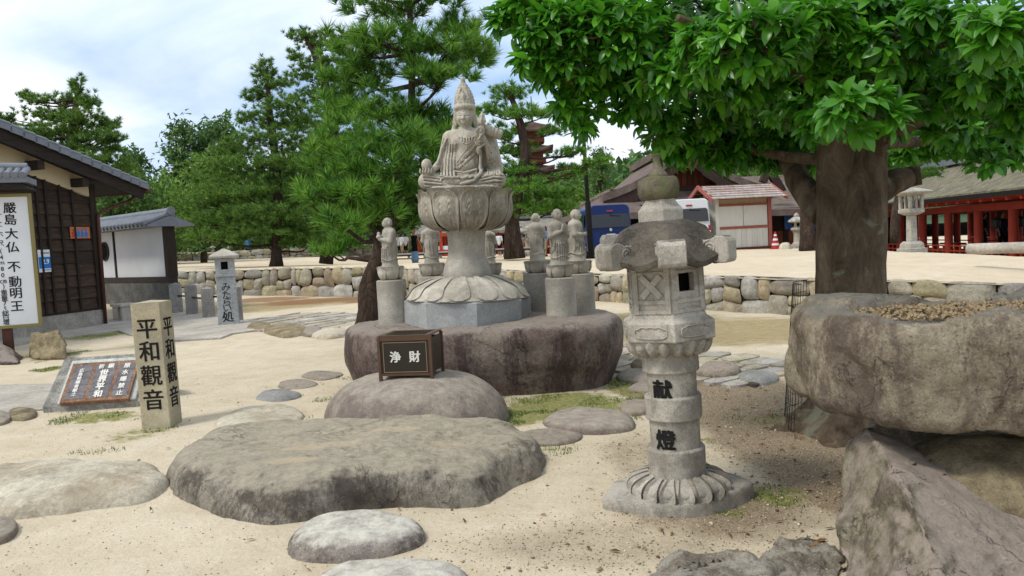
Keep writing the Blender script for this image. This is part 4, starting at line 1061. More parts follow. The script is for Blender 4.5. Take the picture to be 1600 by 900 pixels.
MONK = [monk_mesh(i) for i in range(3)]
GM_ = 'small monk statues standing round the seated statue'
def monk(px, ytop, ymid, ylot, yhead, d, rz, kind, label, mat, wpx):
    """px centre; picture heights of pillar foot handled by the boulder top; ytop of pillar, of the lotus and of the head"""
    base = P(px, ymid, d); z0 = BZ - .02; P_ = lambda a, b, c: PY(a, b, base.y)
    t = thing('monk_statue', label, 'statue', (base.x, base.y, z0), 0, GM_)
    zp = P_(px, ymid, d).z - z0; zl = P_(px, ylot, d).z - z0; zh = P_(px, yhead, d).z - z0
    R = wpx / 2 * d / F
    MB().lathe([(R, -.03), (R, zp - .012), (R - .012, zp)], 36).build('pillar', M_granite, t, smooth=40)
    h = zl - zp; rl = R * .86
    prf = [(rl * .62, zp), (rl * .80, zp + h * .12), (rl * .93, zp + h * .4), (rl * .97, zp + h * .75), (rl * 1.04, zp + h * 1.0)]
    lt = MB().lathe([(p.x - .006, p.y) for p in interp_prof(prf, 12)] + [(0, zl - .002)], 32).build('lotus_base', M_statue, t, smooth=50)
    for i in range(6):
        fn = petal_fn(prf, rz + i * math.pi / 3 + .35, .47, big_shape, .002, .011, .008); MB().grid(fn, 14, 16).build('petal', M_statue, lt, smooth=True, recalc=False)
    k = (zh - zl) / .518
    obj('figure', MONK[kind], mat, t, (0, 0, zl - .004), (0, 0, rz), (k * 1.06, k * 1.06, k))
    return t
monk(611, 437, 437, 416, 338, 8.55, math.radians(-62), 0, 'monk statue on a pillar left of the seated statue, holding a bowl and facing left', M_granite, 46)
monk(676, 432, 431, 411, 340, 9.35, math.radians(-165), 0, 'monk statue seen from behind between the left monk and the throne column', M_granite, 46)
monk(765, 432, 431, 411, 346, 9.45, math.radians(165), 2, 'monk statue mostly hidden behind the throne column', M_statue, 44)
monk(841, 427, 426, 407, 331, 9.2, math.radians(150), 2, 'monk statue seen from behind, leftmost of the three on the right', M_granite, 48)
monk(875, 433, 433, 413, 324, 8.35, math.radians(28), 1, 'monk statue with pressed palms in front of the two others on the right', M_granite, 48)
monk(903, 427, 427, 407, 325, 8.85, math.radians(68), 2, 'monk statue facing right with folded hands, rightmost of the six', M_statue, 50)

# ------------------------------------------------------------------ the offering box
d = 6.62
bc_ = P(641, 590, d)
rzb = math.radians(-3)
M_box = flat('brown_metal', '3d3125', .38, .5, .3, .15, 5, bump=.02)
M_boxf = flat('brown_metal_frame', '58412f', .35, .5, .3, .15, 8)
M_boxp = flat('dark_brown_panel', '2e271d', .45, .4, .2, .12, 6)
M_white = flat('white_paint', 'd9d6cc', .6, .3)
M_thin = flat('pale_trim', '9c8468', .4, .4)
W, Dp, H = .475, .37, .385
dz0 = DOME.location.z + .412
bx = thing('offering_box', 'brown metal offering box with slatted top on the dome boulder', 'offering box', (PY(645, 590, 6.95).x, 6.95, dz0), math.radians(-10))
for sx_ in (-1, 1):
    for sy_ in (-1, 1):
        MB().box(sx_ * W / 2 - .014, sx_ * W / 2 + .014, sy_ * Dp / 2 - .014, sy_ * Dp / 2 + .014, -.03, H).build('leg', M_boxf, bx, bevel=.003)
    MB().box(sx_ * W / 2 - .013, sx_ * W / 2 + .013, -Dp / 2 + .015, Dp / 2 - .015, -.022, -.004).build('foot_rail', M_boxf, bx, bevel=.002)
MB().box(-W / 2 + .014, W / 2 - .014, -Dp / 2 - .004, -Dp / 2 + .006, .055, H - .035).build('front_panel', M_boxp, bx)
MB().box(-W / 2 + .014, W / 2 - .014, Dp / 2 - .006, Dp / 2 + .004, .055, H - .035).build('back_panel', M_boxp, bx)
for sx_ in (-1, 1): MB().box(sx_ * W / 2 - .005, sx_ * W / 2 + .005, -Dp / 2 + .014, Dp / 2 - .014, .055, H - .02).build('side_panel', M_box, bx)
for a, b, c, e, n in ((-W / 2 + .014, W / 2 - .014, .035, .056, 'bottom_rail'), (-W / 2 + .014, W / 2 - .014, H - .036, H - .002, 'top_rail')): MB().box(a, b, -Dp / 2 - .012, -Dp / 2 + .012, c, e).build(n, M_boxf, bx)
mb = MB()
for a, b, c, e in ((-.200, .200, .066, .070), (-.200, .200, .330, .334), (-.200, -.196, .070, .330), (.196, .200, .070, .330)): mb.box(a, b, -Dp / 2 - .0065, -Dp / 2 - .0042, c, e)
mb.build('pale_line', M_thin, bx)
mb = MB()
for a, b, c, e in ((-W / 2, W / 2, -Dp / 2 - .013, -Dp / 2 + .03), (-W / 2, W / 2, Dp / 2 - .03, Dp / 2 + .013), (-W / 2, -W / 2 + .05, -Dp / 2 + .03, Dp / 2 - .03), (W / 2 - .05, W / 2, -Dp / 2 + .03, Dp / 2 - .03)): mb.box(a, b, c, e, H - .001, H + .012)
mb.build('top_frame', M_boxf, bx)
for i in range(11):
    x = -W / 2 + .065 + i * (W - .13) / 10; MB().box(x - .006, x + .006, -Dp / 2 + .03, Dp / 2 - .03, H - .006, H + .008).build('slat', M_box, bx)
MB().box(-W / 2 + .014, W / 2 - .014, -Dp / 2 + .014, Dp / 2 - .014, .06, .07).build('floor_plate', M_innershade, bx)
lettering('浄', .105, M_white, bx, (-.088, -Dp / 2 - .007, .205), bold=.022); lettering('財', .105, M_white, bx, (.090, -Dp / 2 - .007, .205), bold=.022)

# ------------------------------------------------------------------ the inscribed pillar
c, d = G(250, 668)
pl = thing('stone_pillar', 'square stone pillar with black characters cut on two faces', 'stone pillar', (c.x - .03, c.y + .12, GM(c.x, c.y) - .03), math.radians(1), lean=(0, -.012))
M_pill = granite('yellowish_granite', srgb('ab9f82'), srgb('918668'), srgb('c0b598'), .6, 2, srgb('8c887c'), .35, bump=.15, fine=150, mot=.35, bd=.1)
w2, hp = .136, 1.23
mb = MB(); mb.box(-w2, w2, -w2, w2, 0, hp); mb.add([(-w2, -w2, hp), (w2, -w2, hp), (w2, w2, hp), (-w2, w2, hp), (0, 0, hp + .02)], [(0, 1, 4), (1, 2, 4), (2, 3, 4), (3, 0, 4)])
mb.build('shaft', M_pill, pl, bevel=.006)
for i, ch in enumerate('平和觀音'):
    z = [.985, .775, .545, .315][i]
    lettering(ch, .205, M_inkblack, pl, (0, -w2 - .001, z), bold=.011); lettering(ch, .205, M_inkblack, pl, (w2 + .001, 0, z), (0, 0, math.pi / 2), bold=.011)

# ------------------------------------------------------------------ the memorial plaque
c0, d0 = G(68, 647); c1, d1 = G(213, 637)
u_ = Vector((c1.x - c0.x, c1.y - c0.y, 0)); Wp = u_.length; rzp = math.atan2(u_.y, u_.x)
pq = thing('memorial_plaque', 'low sloping stone with a three panel bronze plaque lettered in white', 'memorial plaque', ((c0.x + c1.x) / 2, (c0.y + c1.y) / 2, GM(c0.x, c0.y)), rzp)
M_pqs = granite('rough_white_granite', srgb('a7a49a'), srgb('85827a'), srgb('c0bdb2'), .6, 5, srgb('615c56'), .5, bump=.8, fine=110, wscale=7)
M_pqw = granite('smooth_pale_granite', srgb('b9bcb4'), srgb('a4a79f'), srgb('c8cac2'), .3, 3, bump=.1)
M_pqr = granite('red_granite', srgb('86634c'), srgb('6b4d3b'), srgb('9c7b61'), .6, 5, bump=.12, fine=120)
M_slate = granite('grey_slate', srgb('716e70'), srgb('5b585b'), srgb('838083'), .2, 4, bump=.15)
L_, sl = .66, math.radians(44)
PS = .62
mb = MB()
def slope(x, v, h=0.0): return (x, .04 + v * L_ * math.cos(sl) - h * math.sin(sl), .06 + v * L_ * math.sin(sl) + h * math.cos(sl))
h2 = Wp / 2
mb.grid(lambda u, v: (lambda p: (p[0], p[1], p[2] + .010 * noise.noise(Vector((u * 9, v * 9, 1)))))(slope(-h2 + 2 * h2 * u + .05 * (v - .5) * (1 - 2 * u), v)), 24, 26)
mb.add([slope(-h2 - .025, 0), slope(h2 + .025, 0), slope(h2 - .025, 1), slope(-h2 + .025, 1), (-h2, .02, -.05), (h2, .02, -.05), (h2 * .97, .62, -.05), (-h2 * .97, .62, -.05)], [(0, 4, 5, 1), (1, 5, 6, 2), (2, 6, 7, 3), (3, 7, 4, 0)])
mb.build('stone_block', M_pqs, pq, smooth=30, recalc=False)
def slab_on(name, x0, x1, v0, v1, h0, h1, mat, parent, bevel=0):
    vs = [slope(x, v, h) for x in (x0, x1) for v in (v0, v1) for h in (h0, h1)]
    return MB().add(vs, [(0, 1, 3, 2), (4, 6, 7, 5), (0, 4, 5, 1), (2, 3, 7, 6), (0, 2, 6, 4), (1, 5, 7, 3)]).build(name, mat, parent, bevel=bevel)
slab_on('pale_border', -h2 + .13, h2 - .01, .015, .90, -.02, .03, M_pqw, pq, .006)
fr = slab_on('red_frame', -h2 + .17, h2 - .07, -.005, .80, .0, .060, M_pqr, pq, .004)
x0, x1 = -h2 + .21, h2 - .10; wt_ = x1 - x0
secs = [(x0, x0 + wt_ * .30), (x0 + wt_ * .355, x0 + wt_ * .69), (x0 + wt_ * .745, x1)]
for (a, b) in secs:
    for r in range(5):
        for h in range(2):
            m_ = a + (b - a) * [.40, .58][r % 2]; xa, xb = (a, m_ - .002) if h == 0 else (m_ + .002, b)
            slab_on('slate_tile', xa, xb, .06 + r * .137, .06 + (r + 1) * .137 - .006, .058, .0605 + .003 * ((r + h) % 2), M_slate, fr)
tl = math.pi / 2 - sl
def plaque_text(body, size, xm, vm, bold=.02, pitch=1.05):
    p = slope(xm, vm, .066)
    lettering(body, size * PS, M_white, fr, p, (-tl, 0, 0), vertical=True, pitch=pitch, bold=bold, thick=.006)
plaque_text('原水爆禁止', .115, (secs[2][0] + secs[2][1]) / 2, .40, pitch=1.28)
plaque_text('世界平和', .155, (secs[1][0] + secs[1][1]) / 2, .34, .028, .98)
plaque_text('願', .105, secs[1][0] + wt_ * .25, .69); plaque_text('祈', .105, secs[1][0] + wt_ * .09, .69)
plaque_text('広島被爆者献之', .082, (secs[0][0] + secs[0][1]) / 2 - .01, .39)

# ------------------------------------------------------------------ the big stone lantern
lb, D_ = G(1062, 781)
LZ = GM(lb.x, lb.y)
ln = thing('stone_lantern', 'tall hexagonal stone lantern with scrolled roof corners and black characters on its shaft', 'stone lantern', (lb.x, lb.y, LZ), math.radians(-4), lean=(.0, -.028))
s = D_ / F
def lz(y): return (PY(1050, y, lb.y).z - LZ)
C8 = 0.0
# base slab, roughly hexagonal
ol = [(-.45, -.04), (-.40, -.12), (-.16, -.27), (.02, -.31), (.16, -.25), (.40, -.05), (.43, .06), (.30, .26), (.0, .32), (-.32, .24)]
lp = smooth_loop([Vector((a * 1.02, b, 0)) for a, b in ol], 90)
mb = MB()
ps = [(1.0, -.06), (1.0, .02), (.995, .055), (.97, .072), (.90, .080), (.60, .084), (0, .084)]
for p in lp:
    for r, z in ps: mb.v.append((p.x * r + .012 * noise.noise(Vector((p.x * 6, p.y * 6, z * 9))), p.y * r + .012 * noise.noise(Vector((p.y * 7, p.x * 6, z * 9 + 4))), z + .012 * noise.noise(Vector((p.x * 5 * r, p.y * 5 * r, 7)))))
k_ = len(ps)
for i in range(90):
    for j in range(k_ - 1): mb.f.append((i * k_ + j, ((i + 1) % 90) * k_ + j, ((i + 1) % 90) * k_ + j + 1, i * k_ + j + 1))
mb.build('base_slab', M_lantdark if False else M_lant, ln, smooth=45, rot=(0, 0, math.radians(4)))
# rounded lotus foot
z0, z1 = .065, lz(737)
pr = [(.175, z1 + .002), (.21, z1 - .006), (.262, z1 - .025), (.292, z1 - .05), (.296, z1 - .075), (.285, z0)]
ft = MB().lathe([(p.x - .012, p.y) for p in interp_prof(pr, 16)], 48).build('lotus_foot', M_lant, ln, smooth=60)
for i in range(18):
    fn = petal_fn(pr, i * math.pi / 9, math.pi / 18 * .97, lambda v: (.55 + .45 * v) * (1 if v < .75 else math.sqrt(max(0, 1 - ((v - .75) / .26) ** 2))), -.012, .050, .0, sharp=1.8)
    MB().grid(fn, 8, 12).build('petal', M_lant, ft, smooth=True, recalc=False)
# shaft with three rings
zt = lz(545)
def sh(y): return lz(y)
k_ = D_ / 4.42
prof = []
for ya, yb, ra, rb in ((740, 696, .160, .163), (695, 652, .1405, .1405), (651, 615, .160, .160), (614, 579, .139, .139), (578, 544, .159, .157)):
    ring = ra > .15
    if ring: prof += [(ra - .005, sh(ya)), (ra, sh(ya - 2)), (rb, sh(yb + 2)), (rb - .005, sh(yb))]
    else: prof += [(ra, sh(ya)), (rb, sh(yb))]
prof.append((0, sh(544)))
prof = [(r * k_, z) for r, z in prof]
MB().lathe(prof, 56, cap=False).build('shaft', M_lant, ln, smooth=28)
def on_shaft(r, ang):
    return lambda x, y, z: ((r - y) * math.sin(ang + x / r), -(r - y) * math.cos(ang + x / r), z)
tang = math.radians(-8 - 13 - 9)
lettering('献', .125, M_inkblack, ln, (0, 0, sh(602)), bold=.026, fn=on_shaft(.1425 * k_, tang)); lettering('燈', .125, M_inkblack, ln, (0, 0, sh(678)), bold=.026, fn=on_shaft(.1445 * k_, tang))
# lotus under the platform
za, zb = lz(548), lz(527)
pr = [(.155, za - .002), (.20, za + .012), (.235, zb - .03), (.25, zb + .004)]
lu = MB().lathe([(p.x - .008, p.y) for p in interp_prof(pr, 10)], 48).build('lotus_bracket', M_lant, ln, smooth=60)
for i in range(18):
    fn = petal_fn(pr, i * math.pi / 9 + .1, math.pi / 18, lambda v: .9 * math.sqrt(max(0, 1 - abs(2 * v - .9) ** 3)), -.006, .032, .0, sharp=1.6); MB().grid(fn, 8, 10).build('petal', M_lant, lu, smooth=True, recalc=False)
# hexagonal platform with carved panels
zc_, zd, ze = lz(527), lz(497), lz(484)
HR = .285
pf = MB().lathe([(HR - .012, zc_), (HR, zc_ + .006), (HR, zd - .004), (HR - .006, zd), (HR - .045, zd + .022), (HR - .045, zd + .026), (HR - .055, ze)], 6).build('platform', M_lant, ln, bevel=.003)
ap = HR * math.cos(math.pi / 6)
for i in range(6):
    a = math.pi / 6 + i * math.pi / 3
    rim = []
    for t in np.linspace(0, 2 * math.pi, 60, endpoint=False):
        x = .098 * math.copysign(abs(math.cos(t)) ** .55, math.cos(t)); zz = .030 * math.copysign(abs(math.sin(t)) ** .8, math.sin(t))
        if zz > 0: zz += .007 * abs(math.cos(x * 62)) 
        rim.append((x, -ap - .0025, (zc_ + zd) / 2 + zz))
    rim.append(rim[0])
    R3 = Matrix.Rotation(a, 4, 'Z')
    MB().tube([R3 @ Vector(p) for p in rim], .0045, 5, cap=False).build('carved_panel', M_lant, pf, smooth=True)
# fire box
zf0, zf1 = ze - .002, lz(405)
BR = .228; bap = BR * math.cos(math.pi / 6); side = BR
fb = thing('fire_box', None, None); COL.objects.unlink(fb); bpy.data.objects.remove(fb)
mb = MB()
hexp = [(BR * math.sin(i * math.pi / 3), -BR * math.cos(i * math.pi / 3)) for i in range(6)]
# walls: each face is a frame; face 0 (right, +30 deg) has a window, face 5 (left, -30 deg) has a crossed relief
hz0, hz1 = zf0 + .12, zf0 + .235
for i in range(6):
    a = math.pi / 6 + i * math.pi / 3; R3 = Matrix.Rotation(a, 4, 'Z')
    y0, y1 = -bap, -bap + .045
    wv = side / 2
    if i in (0, 3):
        o = .055
        mb.box(-wv, -o, y0, y1, zf0, zf1, R3); mb.box(o, wv, y0, y1, zf0, zf1, R3); mb.box(-o, o, y0, y1, zf0, hz0, R3); mb.box(-o, o, y0, y1, hz1, zf1, R3)
    else: mb.box(-wv, wv, y0, y1, zf0, zf1, R3)
fb = mb.build('fire_box', M_lant, ln, bevel=0)
MB().lathe([(BR * .62, zf0 + .01), (BR * .62, zf1 - .01)], 6).build('inner_darkness', M_innershade, fb)
mb = MB()
for i in range(6):
    a = math.pi / 6 + i * math.pi / 3; R3 = Matrix.Rotation(a, 4, 'Z'); y0 = -bap - .011; y1 = -bap + .002
    wv = side / 2 - .002
    mb.box(-wv, -wv + .03, y0, y1, zf0 + .001, zf1 - .001, R3); mb.box(wv - .03, wv, y0, y1, zf0 + .001, zf1 - .001, R3)
    mb.box(-wv + .03, wv - .03, y0 + .002, y1, zf0 + .001, zf0 + .022, R3); mb.box(-wv + .03, wv - .03, y0 + .002, y1, zf0 + .058, zf0 + .080, R3); mb.box(-wv + .03, wv - .03, y0 + .002, y1, zf1 - .022, zf1 - .001, R3); mb.box(-wv + .03, wv - .03, y0 + .002, y1, zf1 - .075, zf1 - .058, R3)
mb.build('face_frame', M_lant, fb)
for i in (5, 2):
    R3 = Matrix.Rotation(math.pi / 6 + i * math.pi / 3, 4, 'Z'); zm = zf0 + .158; mb = MB()
    for sg in (-1, 1):
        e1 = .0055 if sg > 0 else .009
        mb.beam(R3 @ Vector((-.058, -bap - e1, zm - sg * .062)), R3 @ Vector((.058, -bap - e1, zm + sg * .062)), .018 + .0 * sg, .036, up=R3 @ Vector((0, 0, 1)))
    mb.build('crossed_relief', M_granite, fb, bevel=.003)
# roof: hexagonal, bell shaped, eaves arched between the corners
ze0, zr1 = lz(408), lz(345)
n6 = 72
def hexr(a):
    b = (a + math.pi / 6) % (math.pi / 3) - math.pi / 6
    return math.cos(math.pi / 6) / math.cos(math.pi / 6 - abs(b)) if False else math.cos(math.pi / 6) / math.cos(((a) % (math.pi / 3)) - math.pi / 6)
def roof_fn(a, r, z, j):
    k = 1 - abs(((a) % (math.pi / 3)) / (math.pi / 6) - 1)     # 0 at a corner, 1 mid-side
    w = min(1, max(0, (r - .12) / .2))
    hr = 1 + (hexr(a) - 1) * (.55 + .45 * w)
    lift = 0
    if r > .25: lift = .030 * w * math.cos(k * math.pi)
    return r * hr, z + lift * .75
rp = [(.20, ze0 + .01), (.34, ze0 - .012), (.392, ze0 - .010), (.400, ze0 + .022), (.378, ze0 + .045), (.340, ze0 + .075), (.305, ze0 + .118), (.268, lz(361)), (.225, lz(351)), (.175, lz(346)), (.14, lz(344)), (.0, lz(344))]
rf = MB().lathe(rp, n6, 0, roof_fn, cap=False).build('roof', M_lantdark, ln, smooth=32)
for i in range(6):        # scrolled corner blocks
    a = i * math.pi / 3; R3 = Matrix.Rotation(a, 4, 'Z') @ Matrix.Rotation(math.pi / 2, 4, 'Z')
    # outline in (radial, z): radial along local -x after rotation
    ol = [(-.22, ze0 + .012), (-.36, ze0 - .022), (-.400, ze0 - .022), (-.412, ze0 - .004), (-.412, ze0 + .096), (-.402, ze0 + .116), (-.375, ze0 + .130), (-.345, ze0 + .130), (-.31, ze0 + .112), (-.28, ze0 + .112), (-.24, ze0 + .125)]
    hw = .074
    mb = MB(); mb.prism([(-r, z) for r, z in ol], -hw, hw, Matrix.Rotation(a - math.pi / 2, 4, 'Z'))
    cb = mb.build('corner_block', M_lantblk, rf, bevel=.006)
    for sg in (-1, 1):
        sp = []
        for t in np.linspace(0, 4.2 * math.pi, 40):
            rr_ = .042 * (1 - t / (4.6 * math.pi)); sp.append(Matrix.Rotation(a - math.pi / 2, 4, 'Z') @ Vector((.305 + rr_ * math.cos(t + 1.5), sg * (hw + .001), ze0 + .068 + rr_ * math.sin(t + 1.5))))
        MB().tube(sp, .006, 5).build('scroll', M_lant, cb, smooth=True)
# finial: stepped collar, round jewel, spike
zj0 = lz(345)
MB().lathe([(.140, zj0), (.141, lz(328)), (.136, lz(326)), (.112, lz(319)), (.098, lz(313)), (.10, lz(311)), (0, lz(311))], 6, cap=False).build('collar', M_lant, ln, bevel=.004)
pj = interp_prof([(.085, lz(312)), (.106, lz(308)), (.121, lz(299)), (.121, lz(286)), (.108, lz(278)), (.085, lz(275.5)), (.0, lz(275))], 24)
o = MB().lathe([(max(p.x, 0), p.y) for p in pj], 40, cap=False).build('jewel', M_lantjewel, ln, smooth=60); displace(o.data, .008, 9, 3)
pk = interp_prof([(.062, lz(277)), (.058, lz(272)), (.030, lz(261)), (.021, lz(252)), (.024, lz(244)), (.028, lz(240)), (.0, lz(239))], 18)
MB().lathe([(max(p.x, 0), p.y) for p in pk], 24, cap=False).build('spike', M_lantjewel, ln, smooth=50)
# patches of lichen-dark stone on the slab base come from its material
# ------------------------------------------------------------------ buildings
class Face:
    """A wall plane through a ground point; turns picture positions into (along, up) on the plane pushed out by `off`."""
    def __init__(s, o, u):
        s.o = Vector(o); u = Vector((u[0], u[1], 0)).normalized(); s.u = u; s.n = Vector((-u.y, u.x, 0)); s.rz = math.atan2(u.y, u.x)
    def at(s, px, py, off=0.0):
        r = ray(px, py); p0 = s.o + s.n * off
        t = (p0 - CAM).dot(s.n) / r.dot(s.n); p = CAM + r * t; q = p - s.o
        return q.dot(s.u), q.z
def woodmat(name, c0, c1, scale=3, stretch=(1, 1, 12), rough=.8, bump=.35, var=.3):
    k = NM(name, 'obj'); n = k.noise(scale, 8, .7, .4, stretch)
    c = k.ramp(n, [(.3, c0), (.7, c1)]); c = k.vary(c, var)
    return k.out(c, rough, k.bump(n, bump, .01), .25)
M_plank = woodmat('weathered_dark_plank', srgb('241b15'), srgb('4a3a2d'), 2.2, (1.2, 6, 9))
M_batten = woodmat('dark_batten', srgb('1c1613'), srgb('33291f'), 3, (6, 6, 1))
M_beam = woodmat('dark_beam', srgb('1d1815'), srgb('3a3029'), 3, (1, 6, 8))
M_plaster = flat('beige_plaster', 'b8a98b', .95, .1, 0, .08, 2, bump=.1)
M_wplaster = flat('white_plaster', 'c3c3c4', .95, .1, 0, .06, 1.2, bump=.05)
M_found = granite('foundation_stone', srgb('9a948a'), srgb('827c73'), srgb('aaa499'), .4, 1.5, srgb('6f6a60'), .35, bump=.15)
M_darkstone = granite('dark_wall_base', srgb('5f5d58'), srgb('4b4946'), srgb('6e6c66'), .4, 2, srgb('3f3d39'), .4, bump=.15)
M_rooftile = flat('grey_roof_tile', '6b6f76', .55, .4, 0, .2, 3, bump=.08)
M_rust = flat('rust_brown_pipe', '4f2f24', .6, .3, 0, .2, 6)
M_conc = granite('pale_concrete', srgb('ada69a'), srgb('989084'), srgb('bab3a5'), .25, 1.2, srgb('8c8578'), .3, bump=.12)
M_post = granite('grey_post_granite', srgb('8d8a84'), srgb('76736e'), srgb('9c9992'), .6, 3, srgb('68655e'), .3, bump=.15)
M_iron = flat('dark_iron', '2b2a29', .5, .4, .6)
def tile_row(mb, x0, x1, y0, y1, z0, z1, n, r=.055):
    """Wavy pan tiles running down a slope from (y1, z1) to (y0, z0), n columns."""
    for i in range(n):
        x = x0 + (x1 - x0) * (i + .5) / n
        mb.tube([(x, y0, z0 + .02), (x, (y0 + y1) / 2, (z0 + z1) / 2 + .02), (x, y1, z1 + .02)], r, 6)

# ---- wooden house on the left
B0 = G(160, 507)[0]; A0 = G(15, 530)[0]
fh = Face((B0.x, B0.y, GM(B0.x, B0.y)), (B0.x - A0.x, B0.y - A0.y))
hs = thing('wooden_house', 'dark plank clad house with grey tiled roof at the left edge', 'house', fh.o, fh.rz)
SL = -9.0
zf = fh.at(150, 484)[1]
def zl_at(s, pts, off=0):
    a, b = [fh.at(*p, off) for p in pts]; t = (s - a[0]) / (b[0] - a[0]); return a[1] + t * (b[1] - a[1])
eave = [(0, 258), (135, 307)]       # lower edge of the plaster gable
top = [(0, 212), (225, 306)]
MB().box(SL, .06, -.06, 4, -.4, zf).build('foundation', M_found, hs)
zt_ = lambda s: zl_at(s, eave)
nP = 11; ztop0 = zt_(-.05)
rowh = (ztop0 + .15 - zf - .03) / (nP - 1.0)
for i in range(nP + 6):
    za = zf + .03 + i * rowh; zb = za + rowh
    # cut the plank where the sloping plaster begins
    def s_lim(z):
        a, b = [fh.at(*p) for p in eave]; t = (z - a[1]) / (b[1] - a[1]); return min(-.03, a[0] + t * (b[0] - a[0]))
    s1, s2 = s_lim(za), s_lim(zb)
    if za > zt_(-.05): 
        if s1 < SL: continue
    vs = [(SL, -.046, za), (s1, -.046, za), (s2, -.008, zb + .02), (SL, -.008, zb + .02), (SL, .03, za), (s1, .03, za), (s2, .03, zb + .02), (SL, .03, zb + .02)]
    MB().add(vs, [(0, 1, 2, 3), (4, 7, 6, 5), (0, 4, 5, 1), (3, 2, 6, 7), (1, 5, 6, 2), (0, 3, 7, 4)]).build('plank', M_plank, hs)
for px in (64, 78, 100, 119):
    sb = fh.at(px, 420)[0]; MB().box(sb - .028, sb + .028, -.078, -.03, zf + .02, zt_(sb) + .02).build('batten', M_batten, hs)
for sb in (-4.0, -4.6, -5.2): MB().box(sb - .028, sb + .028, -.078, -.03, zf + .02, zt_(sb) + .02).build('batten', M_batten, hs)
MB().box(-.13, .05, -.075, .2, zf, zt_(0) + .35).build('corner_post', M_batten, hs)
MB().box(SL, -.13, -.068, .0, zf + .0, zf + .055).build('sill_board', M_batten, hs)
# plaster gable above the planks
sl_, sr = SL, fh.at(135, 300)[0]
mb = MB(); mb.prism([(sl_, zt_(sl_)), (sr, zt_(sr)), (sr, zl_at(sr, top) + .3), (sl_, zl_at(sl_, top) + .3)], -.075, .02); mb.build('plaster_gable', M_plaster, hs)
# roof: verge edge in front of the gable
off = -.55
va, vb = fh.at(0, 192, off), fh.at(229, 290, off)
va = (va[0], va[1]); k_ = (vb[1] - va[1]) / (vb[0] - va[0])
s9 = vb[0]; r0_ = -7.0
def vz(s): return vb[1] + k_ * (s - s9)
mb = MB(); mb.prism([(s9, vz(s9) - .02), (r0_, vz(r0_) - .02), (r0_, vz(r0_) - .10), (s9, vz(s9) - .10)], off - .02, 5); mb.build('roof_deck', M_beam, hs)
mb = MB(); mb.prism([(s9 - .06, vz(s9) - .10), (r0_, vz(r0_) - .10), (r0_, vz(r0_) - .40), (s9 - .12, vz(s9) - .36)], off + .02, off + .09); mb.build('bargeboard', M_beam, hs)
mb = MB(); mb.prism([(s9 - .35, vz(s9) - .10), (r0_, vz(r0_) - .11), (r0_, vz(r0_) - .2), (s9 - .35, vz(s9) - .2)], off + .09, 5); mb.build('soffit', M_beam, hs)
for px, py in ((125, 272), (55, 243)):
    a = fh.at(px, py, -.3); MB().box(a[0] - .09, a[0] + .09, off + .1, .0, vz(a[0]) - .62, vz(a[0]) - .42).build('purlin', M_beam, hs)
nt = 18
for i in range(nt + 1):
    s0_ = s9 - .30 * i; s1_ = s0_ - .31
    mb = MB(); mb.prism([(s0_ + .03, vz(s0_) + .025), (s1_, vz(s1_) + .0), (s1_, vz(s1_) - .02), (s0_ + .03, vz(s0_) - .015)], off - .03, off + .30)
    mb.prism([(s0_ + .03, vz(s0_) + .025), (s1_, vz(s1_) + .0), (s1_, vz(s1_) - .12), (s0_ + .03, vz(s0_) - .11)], off - .055, off - .025)
    mb.tube([(s0_ + .03, off + .02, vz(s0_) + .055), (s1_, off + .02, vz(s1_) + .035)], .055, 7)
    mb.build('verge_tile', M_rooftile, hs, smooth=40)
mb = MB()
for j in range(14):
    y = off + .42 + j * .27; mb.tube([(s9 + .02, y, vz(s9) + .04), (r0_, y, vz(r0_) + .04)], .06, 6)
mb.prism([(s9, vz(s9) + .0), (r0_, vz(r0_) + .0), (r0_, vz(r0_) - .02), (s9, vz(s9) - .02)], off + .28, 5)
mb.build('roof_tiles', M_rooftile, hs, smooth=40)
MB().tube([(s9 + .05, off - .02, vz(s9) - .14), (s9 + .05, 4, vz(s9) - .14)], .06, 8).build('gutter', M_rust, hs, smooth=True)
p1 = fh.at(153, 338, -.12); p2 = fh.at(165, 503, -.12); pe = (s9 - .02, off + .3, vz(s9) - .22)
MB().tube([pe, (s9 - .3, off + .35, vz(s9) - .40), (p1[0] + .1, -.14, p1[1] + .12), (p1[0], -.12, p1[1]), (p2[0], -.12, -.02)], .042, 8).build('downpipe', M_rust, hs, smooth=True)
# notices on the planks
def on_wall(name, label, cat, px0, py0, px1, py1, mats, builder):
    a, b = fh.at(px0, py1), fh.at(px1, py0); w, h = b[0] - a[0], b[1] - a[1]
    c = fh.o + fh.u * ((a[0] + b[0]) / 2) + Vector((0, 0, (a[1] + b[1]) / 2)) - fh.n * .064
    t = thing(name, label, cat, c, fh.rz); builder(t, w, h); return t
M_paper = flat('white_paper', 'cfd2d4', .8, .2); M_bluep = flat('blue_print', '2a6fae', .7, .2); M_orange = flat('orange_picture', 'b0683e', .7, .2, 0, .3, 14); M_redp = flat('red_print', '9d3a30', .7, .2)
def notice(t, w, h):
    s_ = MB().box(-w / 2, w / 2, -.006, .006, -h / 2, h / 2).build('sheet', M_paper, t)
    MB().box(-w * .48, w * .45, -.0085, -.0062, -h * .33, h * .18).build('blue_field', M_bluep, t)
    lettering('2.9', h * .30, M_white, t, (.0, -.010, -.04 * h), bold=.02, thick=.002); MB().box(-w * .3, w * .3, -.0085, -.0062, h * .33, h * .37).build('printed_line', M_inkblack, t)
    MB().box(-w * .3, w * .3, -.0085, -.0062, -h * .42, -h * .39).build('printed_line', M_bluep, t)
on_wall('wall_notice', 'white and blue paper notice on the planks right of the signboard', 'notice', 58, 390, 77, 426, None, notice)
